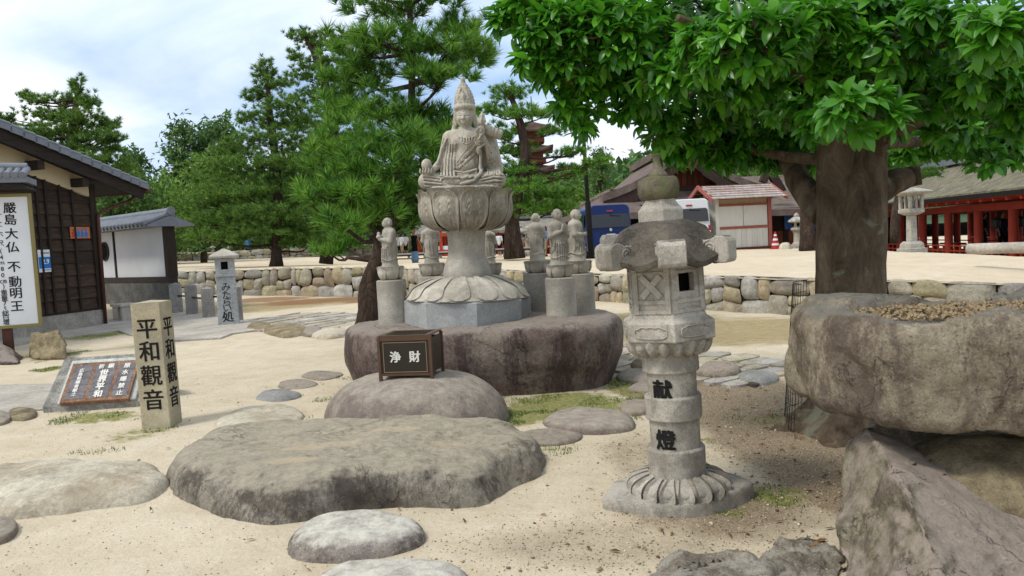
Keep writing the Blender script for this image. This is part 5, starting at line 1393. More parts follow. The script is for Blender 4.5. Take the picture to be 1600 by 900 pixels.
def picture(t, w, h):
    MB().box(-w / 2, w / 2, -.008, .006, -h / 2, h / 2).build('board', M_orange, t)
    for i, (m_, x) in enumerate(((M_redp, -.34), (M_bluep, -.1), (M_bluep, .1), (M_bluep, .3))):
        MB().prism([(w * (x - .07), -h * .38), (w * (x + .07), -h * .38), (w * (x + .09), h * .05), (w * (x + .03), h * .12), (w * (x + .05), h * .34), (w * (x - .05), h * .34), (w * (x - .03), h * .12), (w * (x - .09), h * .05)], -.0105, -.0082).build('printed_figure', m_, t)
on_wall('picture_plaque', 'small orange plaque with red and blue figures high on the dark planks', 'plaque', 107, 355, 136, 373, None, picture)

# ---- white signboard
sb_d = 14.2
o = PY(67, 512, 13.3); u0_ = PY(-40, 520, 12.95)
fs_ = Face((o.x, o.y, GM(o.x, o.y)), (o.x - u0_.x, o.y - u0_.y))
sg = thing('signboard', 'large white signboard with black vertical lettering and a small tiled roof', 'signboard', fs_.o, fs_.rz)
zb, zt2 = fs_.at(67, 509)[1], fs_.at(49, 302)[1]; WS = 1.95
M_gold = flat('olive_gold_frame', '7f7444', .5, .4, .1); M_board = flat('white_board', 'd4d6d8', .6, .3, 0, .04, 2)
MB().box(-WS + .05, -.05, -.015, .02, zb + .05, zt2 - .05).build('panel', M_board, sg)
mb = MB()
for q4 in ((-WS, 0, zb, zb + .055), (-WS, 0, zt2 - .055, zt2), (-WS, -WS + .055, zb + .055, zt2 - .055), (-.055, 0, zb + .055, zt2 - .055)): mb.box(q4[0], q4[1], -.035, .03, q4[2], q4[3])
mb.build('frame', M_gold, sg, bevel=.004)
for x in (-.55, -WS + .3): MB().box(x - .07, x + .07, .02, .14, -.05, zt2 + .1).build('post', M_rust, sg)
def col(chars, px, pys, size, bold=.016):
    for ch, py in zip(chars, pys):
        a = fs_.at(px + (py - 320) * .075 if px > 25 else px + (py - 420) * .075, py); lettering(ch, size, M_inkblack, sg, (a[0], -.0165, a[1]), bold=bold, thick=.002)
col('嚴島大仏不動明王', 22.5, (325, 343, 365, 386, 417, 440, 458, 478), .20, .012)
col('一丈六尺(4m80㎝)重量7t総白壇', 4.0, (335, 350, 365, 380, 393, 402, 411, 420, 430, 440, 448, 457, 466, 474, 481, 489, 496, 503), .105, .008)
zr = zt2 + .06
mb = MB(); mb.prism([(-.75, zr), (.02, zr), (-.05, zr + .10), (-.75, zr + .24)], -.30, .36); mb.build('roof_base', M_beam, sg)
for i in range(7):
    x = -.70 + i * .115 - .02
    MB().tube([(x, -.36, zr + .06 + .16), (x, -.15, zr + .14 + .14), (x, .03, zr + .2 + .16)], .058, 8).build('roof_tile', M_rooftile, sg, smooth=50)
MB().tube([(-.8, .02, zr + .40), (-.02, .02, zr + .38)], .08, 8).build('ridge_tile', M_rooftile, sg, smooth=50)
MB().box(-.78, .03, -.34, .38, zr + .10, zr + .2).build('tile_bed', M_rooftile, sg)

# ---- tiled plaster gate wall
Rw = G(272, 491)[0]; Lw = P(150, 483, 25.0)
fg = Face((Rw.x, Rw.y, GM(Rw.x, Rw.y)), (Rw.x - Lw.x, Rw.y - Lw.y))
gw = thing('plaster_wall', 'white plastered wall with a grey tiled roof and dark stone base beside the wooden house', 'wall', fg.o, fg.rz)
z_a, z_b, z_c = fg.at(262, 442)[1], fg.at(262, 432)[1], fg.at(262, 352)[1]
sL = -6.2
MB().box(sL, .05, -.12, .22, -.2, z_a).build('stone_base', M_darkstone, gw)
MB().box(sL, .02, -.08, .18, z_a, z_b).build('sill_beam', M_beam, gw)
s_l = fg.at(183, 400)[0]
MB().box(s_l, -.12, -.03, .12, z_b, z_c).build('plaster_panel', M_wplaster, gw)
MB().box(sL, s_l - .10, -.03, .12, z_b, z_c).build('plaster_panel', M_wplaster, gw)
MB().box(-.13, .04, -.09, .19, z_b, z_c + .1).build('post', M_batten, gw)
MB().box(s_l - .10, s_l, -.06, .15, z_b, z_c + .1).build('post', M_batten, gw)
cw = fg.at(166, 393); mb = MB()
mb.lathe([(.30, 0), (.30, .03), (.25, .035), (.25, .02)], 28, cap=False); rw = mb.build('round_window', M_beam, gw, loc=(cw[0], -.035, cw[1]), rot=(math.pi / 2, 0, 0))
MB().lathe([(.26, 0), (.26, .012)], 28).build('window_shade_disc', M_innershade, rw)  # solid near-black disc; the shade behind the ring is its colour
MB().box(sL, .02, -.10, .20, z_c, z_c + .14).build('head_beam', M_batten, gw)
e0, e1, zE, zR = sL, .16, z_c + .02, fg.at(262, 331, .05)[1]
mb = MB(); mb.add([(e0, -.62, zE), (e1, -.62, zE), (e1, .05, zR - .1), (e0, .05, zR - .1), (e0, .72, zE), (e1, .72, zE), (e0, -.62, zE - .05), (e1, -.62, zE - .05), (e1, .72, zE - .05), (e0, .72, zE - .05)],
                  [(0, 1, 2, 3), (3, 2, 5, 4), (0, 6, 7, 1), (4, 5, 8, 9), (6, 9, 8, 7), (1, 7, 8, 5, 2), (0, 3, 4, 9, 6)]); mb.build('roof_slab', M_rooftile, gw)
nT = 25
for i in range(nT):
    x = e1 - .10 - i * .245
    MB().tube([(x, -.68, zE + .03), (x, -.3, zE + (zR - .1 - zE) * .5 + .05), (x, .05, zR - .04)], .068, 8).build('roof_tile', M_rooftile, gw, smooth=50)
MB().tube([(e0, .05, zR + .0), (e1 - .0, .05, zR + .0)], .105, 10).build('ridge_tile', M_rooftile, gw, smooth=40)
MB().box(e0, e1 + .0, -.07, .17, zR - .12, zR - .02).build('ridge_bed', M_rooftile, gw)
mb = MB(); mb.lathe([(.12, 0), (.12, .04), (.08, .05), (.05, .04), (0, .05)], 16, cap=False); mb.build('ridge_end', M_rooftile, gw, loc=(e1, .05, zR + .02), rot=(0, math.pi / 2, 0), smooth=40)
# ---- stone bench
c, d = G(188, 503)
bn = thing('stone_bench', 'pale stone bench between the downpipe and the plaster wall', 'bench', (c.x, c.y + .3, GM(c.x, c.y)), fg.rz)
k_ = d / F
MB().box(-19 * k_, 19 * k_, -.25, .25, .40, .47).build('seat', M_conc, bn, bevel=.006)
MB().box(-18 * k_, 2 * k_, -.2, .22, -.02, .40).build('support', M_conc, bn)
MB().box(10 * k_, 17 * k_, -.2, .22, -.02, .40).build('support', M_conc, bn)
# ---- low granite post fence with iron rails
fn_ = thing('post_fence', 'low fence of three square granite posts with iron rails beside the concrete path', 'fence', (0, 0, 0))
pp = [(277, 491, 16), (301, 493, 16), (327, 497, 17)]
prev = None
for px, py, w in pp:
    c, d = G(px, py); hw = w * d / F / 2; h = 49 * d / F
    z = GM(c.x, c.y)
    M3 = Matrix.Translation((c.x, c.y, z)) @ Matrix.Rotation(.25, 4, 'Z')
    mb = MB(); mb.box(-hw, hw, -hw, hw, -.05, h - .04, M3); mb.add([M3 @ Vector(v) for v in ((-hw, -hw, h - .04), (hw, -hw, h - .04), (hw, hw, h - .04), (-hw, hw, h - .04), (0, 0, h + .02))], [(0, 1, 4), (1, 2, 4), (2, 3, 4), (3, 0, 4)])
    mb.build('post', M_post, fn_, bevel=.006)
    if prev: MB().tube([prev + Vector((0, 0, h * .62)), Vector((c.x, c.y, z + h * .62))], .025, 8).build('rail', M_iron, fn_)
    prev = Vector((c.x, c.y, z))
c2 = G(350, 500)[0]
MB().tube([prev + Vector((0, 0, .55)), Vector((c2.x + .1, c2.y + .6, .55))], .025, 8).build('rail', M_iron, fn_)
c, d = G(371, 503); hw = 8.5 * d / F; h = 58 * d / F
pt = thing('granite_post', 'single square granite post just right of the lettered lantern pillar', 'post', (c.x, c.y, GM(c.x, c.y)), .25)
mb = MB(); mb.box(-hw, hw, -hw, hw, -.05, h - .04); mb.add([(-hw, -hw, h - .04), (hw, -hw, h - .04), (hw, hw, h - .04), (-hw, hw, h - .04), (0, 0, h + .02)], [(0, 1, 4), (1, 2, 4), (2, 3, 4), (3, 0, 4)])
mb.build('shaft', M_post, pt, bevel=.006)
# ---- lettered lantern pillar
c, d = G(352, 511); k_ = d / F
lp_ = thing('lantern_pillar', 'square granite lantern post with black cursive lettering beside the path', 'lantern', (c.x, c.y + .25, GM(c.x, c.y)), .30)
M_bg2 = granite('bluish_granite', srgb('a3a6a6'), srgb('8f9293'), srgb('b2b4b2'), .4, 2, srgb('8a8880'), .25, bump=.1)
def hz_(y): return PY(350, y, c.y + .25).z - GM(c.x, c.y)
w0, w1 = 15.5 * k_, 13.5 * k_
mb = MB(); mb.add([(-w0, -w0, -.05), (w0, -w0, -.05), (w0, w0, -.05), (-w0, w0, -.05), (-w1, -w1, hz_(432)), (w1, -w1, hz_(432)), (w1, w1, hz_(432)), (-w1, w1, hz_(432))], [(0, 3, 2, 1), (4, 5, 6, 7), (0, 1, 5, 4), (1, 2, 6, 5), (2, 3, 7, 6), (3, 0, 4, 7)])
mb.build('shaft', M_bg2, lp_, bevel=.008)
mb = MB(); mb.box(-16 * k_, 16 * k_, -16 * k_, 16 * k_, hz_(432), hz_(428)); mb.build('ledge', M_bg2, lp_, bevel=.006)
a, z0_, z1_ = 14 * k_, hz_(428), hz_(404); o_ = 5.2 * k_; m0, m1 = z0_ + (z1_ - z0_) * .30, z0_ + (z1_ - z0_) * .80
mb = MB()
for i in range(4):
    R3 = Matrix.Rotation(i * math.pi / 2, 4, 'Z'); e_ = a - .06
    mb.box(-a, -o_, -a, -e_, z0_, z1_, R3); mb.box(o_, e_, -a, -e_, z0_, z1_, R3); mb.box(-o_, o_, -a, -e_, z0_, m0, R3); mb.box(-o_, o_, -a, -e_, m1, z1_, R3)
fb2 = mb.build('fire_box', M_bg2, lp_)
MB().box(-a * .7, a * .7, -a * .7, a * .7, z0_ + .01, z1_ - .01).build('inner_darkness', M_innershade, fb2)
ra = 24 * k_; zt3, zt4 = hz_(403), hz_(390)
mb = MB(); mb.lathe([(ra * 1.25, zt3), (ra * 1.28, zt3 + .05), (ra * .8, zt3 + .13), (ra * .35, zt4 - .01), (ra * .15, zt4 + .02), (0, zt4 + .025)], 4, math.pi / 4, cap=False); mb.lathe([(ra * 1.25, zt3), (0, zt3)], 4, math.pi / 4, cap=False)
mb.build('roof', M_conc, lp_, bevel=.01)
for i, ch in enumerate('みたらい処'):
    y = (448, 460, 471, 481, 494)[i]; lettering(ch, .21 if i < 4 else .25, M_inkblack, lp_, (.0, -w0 + (w0 - w1) * hz_(y) / hz_(432) - .002, hz_(y)), (0, 0, 0), bold=.0 if i < 4 else .01, thick=.004)
# ---- paths
def sheet_px(name, pts, mat, lift, zf=None):
    ps = [cast(a, b, zf or GZ)[0] for a, b in pts]; mb = MB(); n = len(ps)
    top_ = [(p.x, p.y, GM(p.x, p.y) + lift) for p in ps]; bot_ = [(p.x, p.y, GM(p.x, p.y) - .06) for p in ps]
    mb.add(top_ + bot_, [tuple(range(n))] + [(i, i + n, (i + 1) % n + n, (i + 1) % n) for i in range(n)])
    return tag(mb.build(name, mat), kind='structure')
sheet_px('concrete_path', [(-60, 545), (60, 527), (160, 508), (172, 500), (270, 487), (345, 494), (392, 503), (412, 512), (400, 518), (362, 524), (345, 530), (275, 535), (215, 528), (185, 518), (60, 535), (-60, 556)], M_conc, .035)
sheet_px('concrete_apron', [(-120, 612), (20, 603), (95, 601), (70, 642), (55, 643), (-120, 660)], M_conc, .02)
# ---- stone paving that crosses behind the big boulder
M_pave = granite('pale_paving', srgb('b0a794'), srgb('91897a'), srgb('c4bba8'), .3, 3, srgb('7d7362'), .4, bump=.3, rnd=.16)
pv = thing('paved_path', 'path of irregular pale flat stones crossing the hollow behind the boulders', 'path', (0, 0, 0))
cl = [G(395, 500)[0], G(460, 503)[0], G(560, 508)[0], G(700, 522)[0], G(860, 545)[0], G(980, 559)[0], G(1100, 572)[0], G(1240, 592)[0]]
wd = [1.3, 1.5, 1.4, 1.0, .95, .95, .85, .8]
cp, Lp_ = resample([(v.x, v.y, w_) for v, w_ in zip(cl, wd)], 120)
rnd = random.Random(5); nseg = 62; cnt = 0
def pvp(s, t):
    q_ = min(max(s, 0), 1) * 118; i = int(q_); f = q_ - i; a = Vector(cp[i]); b = Vector(cp[min(i + 1, 119)]); p = a.lerp(b, f); tg = (b - a); tg.z = 0; tg.normalize(); n = Vector((-tg.y, tg.x, 0))
    p2 = Vector((p.x, p.y, 0)) + n * (t - .5) * p.z * 1.9
    return Vector((p2.x + .09 * noise.noise(Vector((p2.x * 2.2, p2.y * 2.2, 3))), p2.y + .09 * noise.noise(Vector((p2.x * 2.2, p2.y * 2.2, 8))), 0))
cuts = np.linspace(0, 1, nseg + 1)
for i in range(nseg):
    rows = rnd.choice((3, 4)); sh_ = rnd.uniform(-.25, .25)
    for j in range(rows):
        ta, tb = (j + .02) / rows, (j + .98) / rows; sa, sb_ = cuts[i], cuts[i + 1]; ds = (sb_ - sa); o_ = ds * .35 * ((j * 7 + i * 3) % 3 - 1) / 2
        cs = [pvp(sa + o_ + ds * .04, ta), pvp(sb_ + o_ - ds * .04, ta), pvp(sb_ + o_ - ds * .04, tb), pvp(sa + o_ + ds * .04, tb)]
        m_ = sum(cs, Vector()) / 4
        if 2 < cnt and not (-7.2 < m_.x < 4.3): continue
        top_ = []; 
        for k in range(4):
            a, b, c_ = cs[k], cs[(k + 1) % 4], cs[(k - 1) % 4]; top_.append(a.lerp(c_, .2)); top_.append(a.lerp(b, .2))
        hz0_ = .018 + .02 * rnd.random()
        V = [(v.x, v.y, GM(v.x, v.y) + hz0_) for v in top_] + [((v.x - m_.x) * 1.03 + m_.x, (v.y - m_.y) * 1.03 + m_.y, GM(v.x, v.y) - .03) for v in top_]
        me = mesh('paving_stone', V, [tuple(range(8))] + [(k, k + 8, (k + 1) % 8 + 8, (k + 1) % 8) for k in range(8)])
        obj('paving_stone', me, M_pave, pv); cnt += 1

# ---- big hall with a hipped and gabled roof
M_bark = granite('brown_bark_roof', srgb('665650'), srgb('4f433e'), srgb('7d6d65'), .15, 1.5, srgb('7d7468'), .35, bump=.5, wscale=.7)
M_bark2 = granite('greyish_shingle_roof', srgb('665a4f'), srgb('514840'), srgb('7b6f63'), .15, 1.5, srgb('857c72'), .3, bump=.5, wscale=.7)
M_redwood = woodmat('red_brown_boards', srgb('4a2a1c'), srgb('7a4228'), 3, (8, 8, 1))
M_darkwood = woodmat('dark_brown_boards', srgb('241a15'), srgb('40302a'), 3, (8, 8, 1))
HY = 37.0
hc = PY(1075, 388, HY); hz0 = float(TZ(hc.x, hc.y)) - .1
hl = thing('great_hall', 'big old hall with a brown hipped and gabled roof behind the vans', 'hall', (hc.x, hc.y, hz0))
def hp(px, py, y=0.0): 
    p = PY(px, py, HY + y); return (p.x - hc.x, y, p.z - hz0)
apx = hp(1074, 222, -1.2)
def slab(mb, pts, t=.25):
    n = len(pts); mb.add(list(pts) + [(a, b, c - t) for a, b, c in pts], [tuple(range(n)), tuple(reversed(range(n, 2 * n)))] + [(i, i + n, (i + 1) % n + n, (i + 1) % n) for i in range(n)])
gl, gr = hp(942, 303, -1.2), hp(1206, 292, -1.2)
bk_ = 14
mb = MB()
def curve_slope(a, b, sag=.35, n=6):
    return [(a[0] + (b[0] - a[0]) * t, a[1] + (b[1] - a[1]) * t, a[2] + (b[2] - a[2]) * t - sag * math.sin(math.pi * t)) for t in [i / n for i in range(n + 1)]]
for e_ in (gl, gr):
    cv = curve_slope(apx, e_)
    for a, b in zip(cv[:-1], cv[1:]): slab(mb, [a, b, (b[0], bk_, b[2]), (a[0], bk_, a[2])], .35)
mb.build('gable_roof', M_bark, hl)
mb = MB()
for e_ in (gl, gr):
    cv = curve_slope((apx[0], apx[1], apx[2] - .35), (e_[0], e_[1], e_[2] - .35))
    for a, b in zip(cv[:-1], cv[1:]): mb.add([(a[0], -1.15, a[2]), (b[0], -1.15, b[2]), (b[0], -1.15, b[2] - .55), (a[0], -1.15, a[2] - .62), (a[0], -1.0, a[2]), (b[0], -1.0, b[2]), (b[0], -1.0, b[2] - .55), (a[0], -1.0, a[2] - .62)], [(0, 1, 2, 3), (4, 7, 6, 5), (3, 2, 6, 7), (0, 4, 5, 1)])
mb.build('bargeboard', M_darkwood, hl)
gz = hp(1074, 292, 0)[2]
nB = 22; gx0, gx1 = gl[0] + .8, gr[0] - .8
def gtop(x): 
    e_ = gl if x < apx[0] else gr; t = (x - apx[0]) / (e_[0] - apx[0]); return apx[2] + (e_[2] - apx[2]) * t - .35 * math.sin(math.pi * min(1, max(0, t))) - .4
for i in range(nB):
    a, b = gx0 + (gx1 - gx0) * i / nB, gx0 + (gx1 - gx0) * (i + 1) / nB
    za, zb_ = gtop(a + .02), gtop(b - .02)
    if min(za, zb_) < gz: continue
    MB().add([(a + .015, -.02 * (i % 2), gz - .3), (b - .015, -.02 * (i % 2), gz - .3), (b - .015, -.02 * (i % 2), zb_), (a + .015, -.02 * (i % 2), za), (a + .015, .1, gz - .3), (b - .015, .1, gz - .3), (b - .015, .1, zb_), (a + .015, .1, za)], [(0, 1, 2, 3), (0, 4, 5, 1), (1, 5, 6, 2), (3, 7, 4, 0)]).build('gable_board', M_redwood, hl)
MB().box(gx0 - .3, gx1 + .3, -.25, .3, gz - .35, gz + .05).build('tie_beam', M_darkwood, hl)
MB().prism([(apx[0] - .35, apx[2] - 1.2), (apx[0] + .35, apx[2] - 1.2), (apx[0] + .5, apx[2] - .7), (apx[0], apx[2] - .35), (apx[0] - .5, apx[2] - .7)], -1.3, -1.12).build('gable_ornament', M_redwood, hl)
MB().box(apx[0] - .3, apx[0] + .3, -1.1, bk_, apx[2] - .05, apx[2] + .35).build('ridge', M_bark2, hl)
e_y = -3.4
el, er_ = hp(893, 334, e_y), hp(1262, 326, e_y); tl_, tr_ = hp(950, 296, .1), hp(1200, 288, .1)
mb = MB()
f1 = lambda a, b, t, sag: tuple(a[i] + (b[i] - a[i]) * t - (sag * math.sin(math.pi * t) if i == 2 else 0) for i in range(3))
N_ = 6
for i in range(N_):
    t0, t1 = i / N_, (i + 1) / N_
    slab(mb, [f1(tl_, el, t0, .3), f1(tl_, el, t1, .3), f1(tr_, er_, t1, .3), f1(tr_, er_, t0, .3)], .28)
    for (t_, e_) in ((tl_, el), (tr_, er_)):
        a, b = f1(t_, e_, t0, .3), f1(t_, e_, t1, .3); slab(mb, [a, b, (b[0], bk_, b[2]), (a[0], bk_, a[2])], .28)
mb.build('skirt_roof', M_bark, hl)
mb = MB(); mb.box(el[0] + 1.6, er_[0] - 1.6, -.8, bk_ - 1, -1.2, el[2] + .25); mb.build('wall', M_darkwood, hl)
for i in range(9):
    x = el[0] + 1.7 + (er_[0] - el[0] - 3.4) * i / 8; MB().box(x - .12, x + .12, -1.6, -1.36, -1.2, el[2] + .3).build('pillar', M_darkwood, hl)
MB().box(el[0] + 1.5, er_[0] - 1.5, -1.62, -1.34, el[2] - .35, el[2] - .1).build('lintel', M_darkwood, hl)

# ---- white booth with red trim
bc0 = P(1160, 389, 31.5); bz0 = float(TZ(bc0.x, bc0.y)) - .05
ftk = Face((bc0.x, bc0.y, bz0), (1, .16))
bt = thing('white_booth', 'small white shuttered booth with red trim and a shingled roof in front of the hall', 'booth', ftk.o, ftk.rz)
M_redt = flat('red_trim', '98564a', .7, .3, 0, .15, 4); M_cream = woodmat('cream_white_panel', srgb('c9c5b9'), srgb('d8d4c9'), 2, (5, 5, 1), bump=.1, var=.05); M_tan = flat('tan_panel', 'ab9878', .8, .2)
M_shing = granite('pinkish_shingles', srgb('b09d92'), srgb('98867c'), srgb('c0aea3'), .15, 2, srgb('8d7d74'), .25, bump=.3, rnd=.05)
xl, xr = ftk.at(1121, 360)[0], ftk.at(1203, 360)[0]; dpt = 1.5
zq = lambda y: ftk.at(1165, y)[1]
zA, zB, zC, zD, zE_ = zq(386), zq(357), zq(353), zq(321), zq(309)
xm_ = (xl + xr) / 2
MB().box(xl - .05, xr + .05, -.1, dpt, -.3, zA).build('base', M_redwood, bt)
nb = 9
for i in range(nb):
    a, b = xl + .09 + (xr - xl - .18) * i / nb, xl + .09 + (xr - xl - .18) * (i + 1) / nb
    MB().box(a + .004, b - .004, .0, .05, zA, zB).build('board', M_cream, bt)
for a, b in ((xl + .09, xm_ - .01), (xm_ + .01, xr - .09)): MB().box(a, b, .0, .05, zC, zD).build('shutter', M_cream, bt, bevel=.01)
MB().box(xl + .09, xr - .09, .02, .06, zD + .08, zE_ - .02).build('upper_panel', M_tan, bt)
for n, q4 in (('rail', (xl, xr, zB, zC)), ('rail', (xl, xr, zD, zD + .08)), ('rail', (xl, xr, zE_ - .04, zE_ + .1))): MB().box(q4[0], q4[1], -.03, .07, q4[2], q4[3]).build(n, M_redt, bt)
for x in (xl, xr): MB().box(x - .075, x + .075, -.05, .09, zA, zE_).build('post', M_redt if x == xr else M_cream, bt)
MB().box(xl - .05, xl - .0, .09, dpt - .1, zA, zE_).build('side_wall', M_cream, bt)
MB().box(xr - .03, xr + .03, .09, dpt - .1, zA, zE_).build('side_wall', M_cream, bt)
MB().box(xl, xr, dpt - .1, dpt - .02, zA, zE_).build('back_wall', M_cream, bt)
MB().box(xl - .09, xl - .04, dpt - .2, dpt + .02, zA, zE_ + .2).build('post', M_redt, bt)
ex0, ex1 = ftk.at(1113, 311, -.6)[0], ftk.at(1229, 306, -.6)[0]; zEv, zRi = ftk.at(1172, 309, -.6)[1], ftk.at(1150, 289, .75)[1]
for j in range(6):
    t0, t1 = j / 6, (j + 1) / 6
    for sgn in (0, 1):
        y0, y1 = (-.6 + 1.35 * t0, -.6 + 1.35 * t1 + .06) if not sgn else (2.1 - 1.35 * t0, 2.1 - 1.35 * t1 - .06); za, zb_ = zEv + (zRi - zEv) * t0 + .045, zEv + (zRi - zEv) * t1 + .02
        for i in range(16 if not sgn else 1):
            n_ = 16 if not sgn else 1; g_ = .006 if not sgn else 0
            a, b = ex0 + (ex1 - ex0) * (i + .5 * (j % 2) * (n_ > 1)) / n_, ex0 + (ex1 - ex0) * (i + 1 + .5 * (j % 2) * (n_ > 1)) / n_; b = min(b, ex1)
            MB().add([(a + g_, y0, za), (b - g_, y0, za), (b - g_, y1, zb_), (a + g_, y1, zb_), (a + g_, y0, za - .04), (b - g_, y0, za - .04)], [(0, 1, 2, 3), (0, 4, 5, 1)]).build('shingle', M_shing, bt, recalc=False)
mb = MB(); mb.add([(ex0, -.6, zEv), (ex1, -.6, zEv), (ex1, .75, zRi), (ex0, .75, zRi), (ex0, 2.1, zEv), (ex1, 2.1, zEv)], [(0, 1, 2, 3), (3, 2, 5, 4)]); mb.build('roof_underside', M_redwood, bt, recalc=False)
mb = MB()
for a, b in (((ex0 - .02, -.66, zEv - .06), (ex0 - .02, .75, zRi - .03)), ((ex0 - .02, 2.16, zEv - .06), (ex0 - .02, .75, zRi - .03)), ((ex1 + .02, -.66, zEv - .06), (ex1 + .02, .75, zRi - .03))): mb = MB(); mb.beam(a, b, .05, .16); mb.build('bargeboard', M_redt, bt)
mb = MB(); mb.prism([(0.06, zE_ + .1), (dpt - .1, zE_ + .1), (.75, zRi - .1)], -.02, .02, Matrix.Translation((xl, 0, 0)) @ Matrix.Rotation(math.pi / 2, 4, 'Z')); mb.build('gable', M_tan, bt)

# ---- annex with a blue tarpaulin
ac = P(1245, 389, 35.5); az = float(TZ(ac.x, ac.y)) - .1
an = thing('brown_annex', 'brown boarded annex with a blue tarpaulin strip right of the white booth', 'annex', (ac.x, ac.y, az))
def apt(px, py, y=0): 
    p = PY(px, py, ac.y + y); return (p.x - ac.x, y, p.z - az)
x0_, x1_ = apt(1198, 350)[0], apt(1330, 350)[0]; zt5, zt6, zt7 = apt(1240, 358)[2], apt(1240, 337)[2], apt(1240, 322)[2]
nb = 16
for i in range(nb):
    a, b = x0_ + (x1_ - x0_) * i / nb, x0_ + (x1_ - x0_) * (i + 1) / nb; MB().box(a + .01, b - .01, -.02 * (i % 2), .1, -.3, zt5 - .05).build('wall_board', M_redwood if i % 3 else M_darkwood, an)
MB().box(x0_, x1_, .1, 3, -.3, zt7 + .3).build('wall', M_darkwood, an)
M_tarp = flat('blue_tarpaulin', '1f4f8f', .45, .4, 0, .2, 5, bump=.1)
MB().grid(lambda u, v: (x0_ + .8 + u * 3.0, -.05 - .04 * math.sin(u * 40) * (1 - v), zt5 + (zt6 - zt5) * v), 60, 6).build('tarpaulin', M_tarp, an, smooth=True, recalc=False)
ra_, rb_ = apt(1190, 262, 2.5), apt(1300, 318, -1.4)
mb = MB(); rt, rl_ = apt(1196, 268, 3), apt(1190, 327, -1.5)
xa, xb_ = apt(1192, 320, -1.5)[0], apt(1345, 320, -1.5)[0]
for i in range(5):
    t0, t1 = i / 5, (i + 1) / 5; zz = lambda t: apt(1240, 272, 3)[2] + (apt(1240, 324, -1.5)[2] - apt(1240, 272, 3)[2]) * t - .25 * math.sin(math.pi * t); yy = lambda t: 3 - 4.5 * t
    slab(mb, [(xa, yy(t0), zz(t0)), (xa, yy(t1), zz(t1)), (xb_, yy(t1), zz(t1)), (xb_, yy(t0), zz(t0))], .2)
mb.build('roof', M_bark2, an)
mb = MB(); a_ = apt(1200, 262, -1.2); b_ = apt(1222, 300, -1.2); mb.beam(a_, b_, .3, .35); mb.build('bargeboard', M_darkwood, an); mb = MB(); mb.beam(a_, apt(1192, 285, -1.2), .3, .3); mb.build('bargeboard', M_darkwood, an)

# ---- vermilion corridor on the right
M_verm = flat('vermilion_paint', '8a2f1e', .65, .3, 0, .18, 2, bump=.05); M_verm2 = flat('bright_vermilion_paint', 'a2381f', .6, .3, 0, .15, 2)
M_thatch = granite('mossy_bark_roof', srgb('6f6858'), srgb('524c40'), srgb('8b8471'), .25, 3, srgb('767a55'), .4, bump=.9, wscale=2.5, fine=45)
M_black = flat('black_edge', '1b1816', .8, .2)
ca, cb_ = P(1584, 395, 26.6), P(1408, 388, 36)
fc = Face((cb_.x, cb_.y, -.45), (ca.x - cb_.x, ca.y - cb_.y))      # local x runs towards the camera, -y to the left
co = thing('vermilion_corridor', 'long vermilion pillared corridor with a mossy bark roof along the right edge', 'corridor', fc.o, fc.rz)
Lc = (ca - cb_).xy.length; sp = Lc / 4
ZB0, ZB1 = fc.at(1480, 333)[1] - (-.45) , fc.at(1480, 324)[1] - (-.45)
def cz(px, py, off=0): return fc.at(px, py, off)[1] + .0
zb0, zb1 = fc.at(1485, 333)[1], fc.at(1485, 323)[1]
xs0, xs1 = -sp * 3, Lc + sp * 5
WC = 3.6
for j in range(2):
    for i in range(-3, 10):
        x = i * sp; MB().lathe([(.155, 0), (.155, zb0 + .05)], 14).build('pillar', M_verm if j == 0 else M_verm2, co, loc=(x, j * WC, 0), smooth=50)
    MB().box(xs0, xs1, j * WC - .13, j * WC + .13, zb0, zb1).build('beam', M_verm, co)
MB().box(xs0, xs1, -.16, .16, zb1 + .10, zb1 + .22).build('eave_beam', M_verm2, co)
rl = fc.at(1485, 313, -1.0)[1]
for i in range(34):
    x = xs0 + (xs1 - xs0) * (i + .5) / 34; mb = MB(); mb.beam((x, -.95, rl - .12), (x, .4, zb1 + .30), .10, .10); mb.build('rafter', M_verm2, co)
MB().box(xs0, xs1, -1.0, WC + 1.0, rl - .05, rl + .0).build('ceiling_boards', M_verm, co)
zr_ = fc.at(1500, 262, WC / 2)[1]; zr_ = max(zr_, rl + 1.0)
mb = MB(); N_ = 8
def rz_(t): return (rl + .05) + (zr_ - rl) * (t ** 1.15)
for i in range(N_):
    t0, t1 = i / N_, (i + 1) / N_; ya, yb = -1.05 + (WC / 2 + 1.05) * t0, -1.05 + (WC / 2 + 1.05) * t1
    slab(mb, [(xs0, ya, rz_(t0) + .15), (xs1, ya, rz_(t0) + .15), (xs1, yb, rz_(t1) + .15), (xs0, yb, rz_(t1) + .15)], .15)
    slab(mb, [(xs0, WC - ya, rz_(t0) + .15), (xs1, WC - ya, rz_(t0) + .15), (xs1, WC - yb, rz_(t1) + .15), (xs0, WC - yb, rz_(t1) + .15)], .15)
mb.build('roof', M_thatch, co)
MB().box(xs0, xs1, -1.06, -.9, rl - .02, rl + .13).build('eave_edge', M_black, co)
MB().box(xs0, xs1, WC / 2 - .35, WC / 2 + .35, zr_ + .15, zr_ + .42).build('ridge', M_rooftile, co)
MB().box(xs0, xs1, -.4, WC + .4, -.3, .45).build('floor', M_darkwood, co)
zrail = .45
for j, m_ in ((0, M_verm2), (1, M_verm2)):
    for h in (.42, .22): MB().box(xs0, xs1, j * WC - .03 + (.0), j * WC + .03, zrail + h, zrail + h + .05).build('rail', m_, co)
    for i in range(60):
        x = xs0 + (xs1 - xs0) * i / 60
        if j == 0: MB().box(x - .03, x + .03, -.028, .028, zrail, zrail + .42).build('baluster', m_, co)
for x in (1.2, 3.9, 6.4):   # benches with red tops inside
    MB().box(x, x + 1.6, 1.2, 1.6, .85, .92).build('bench', M_verm2, co)
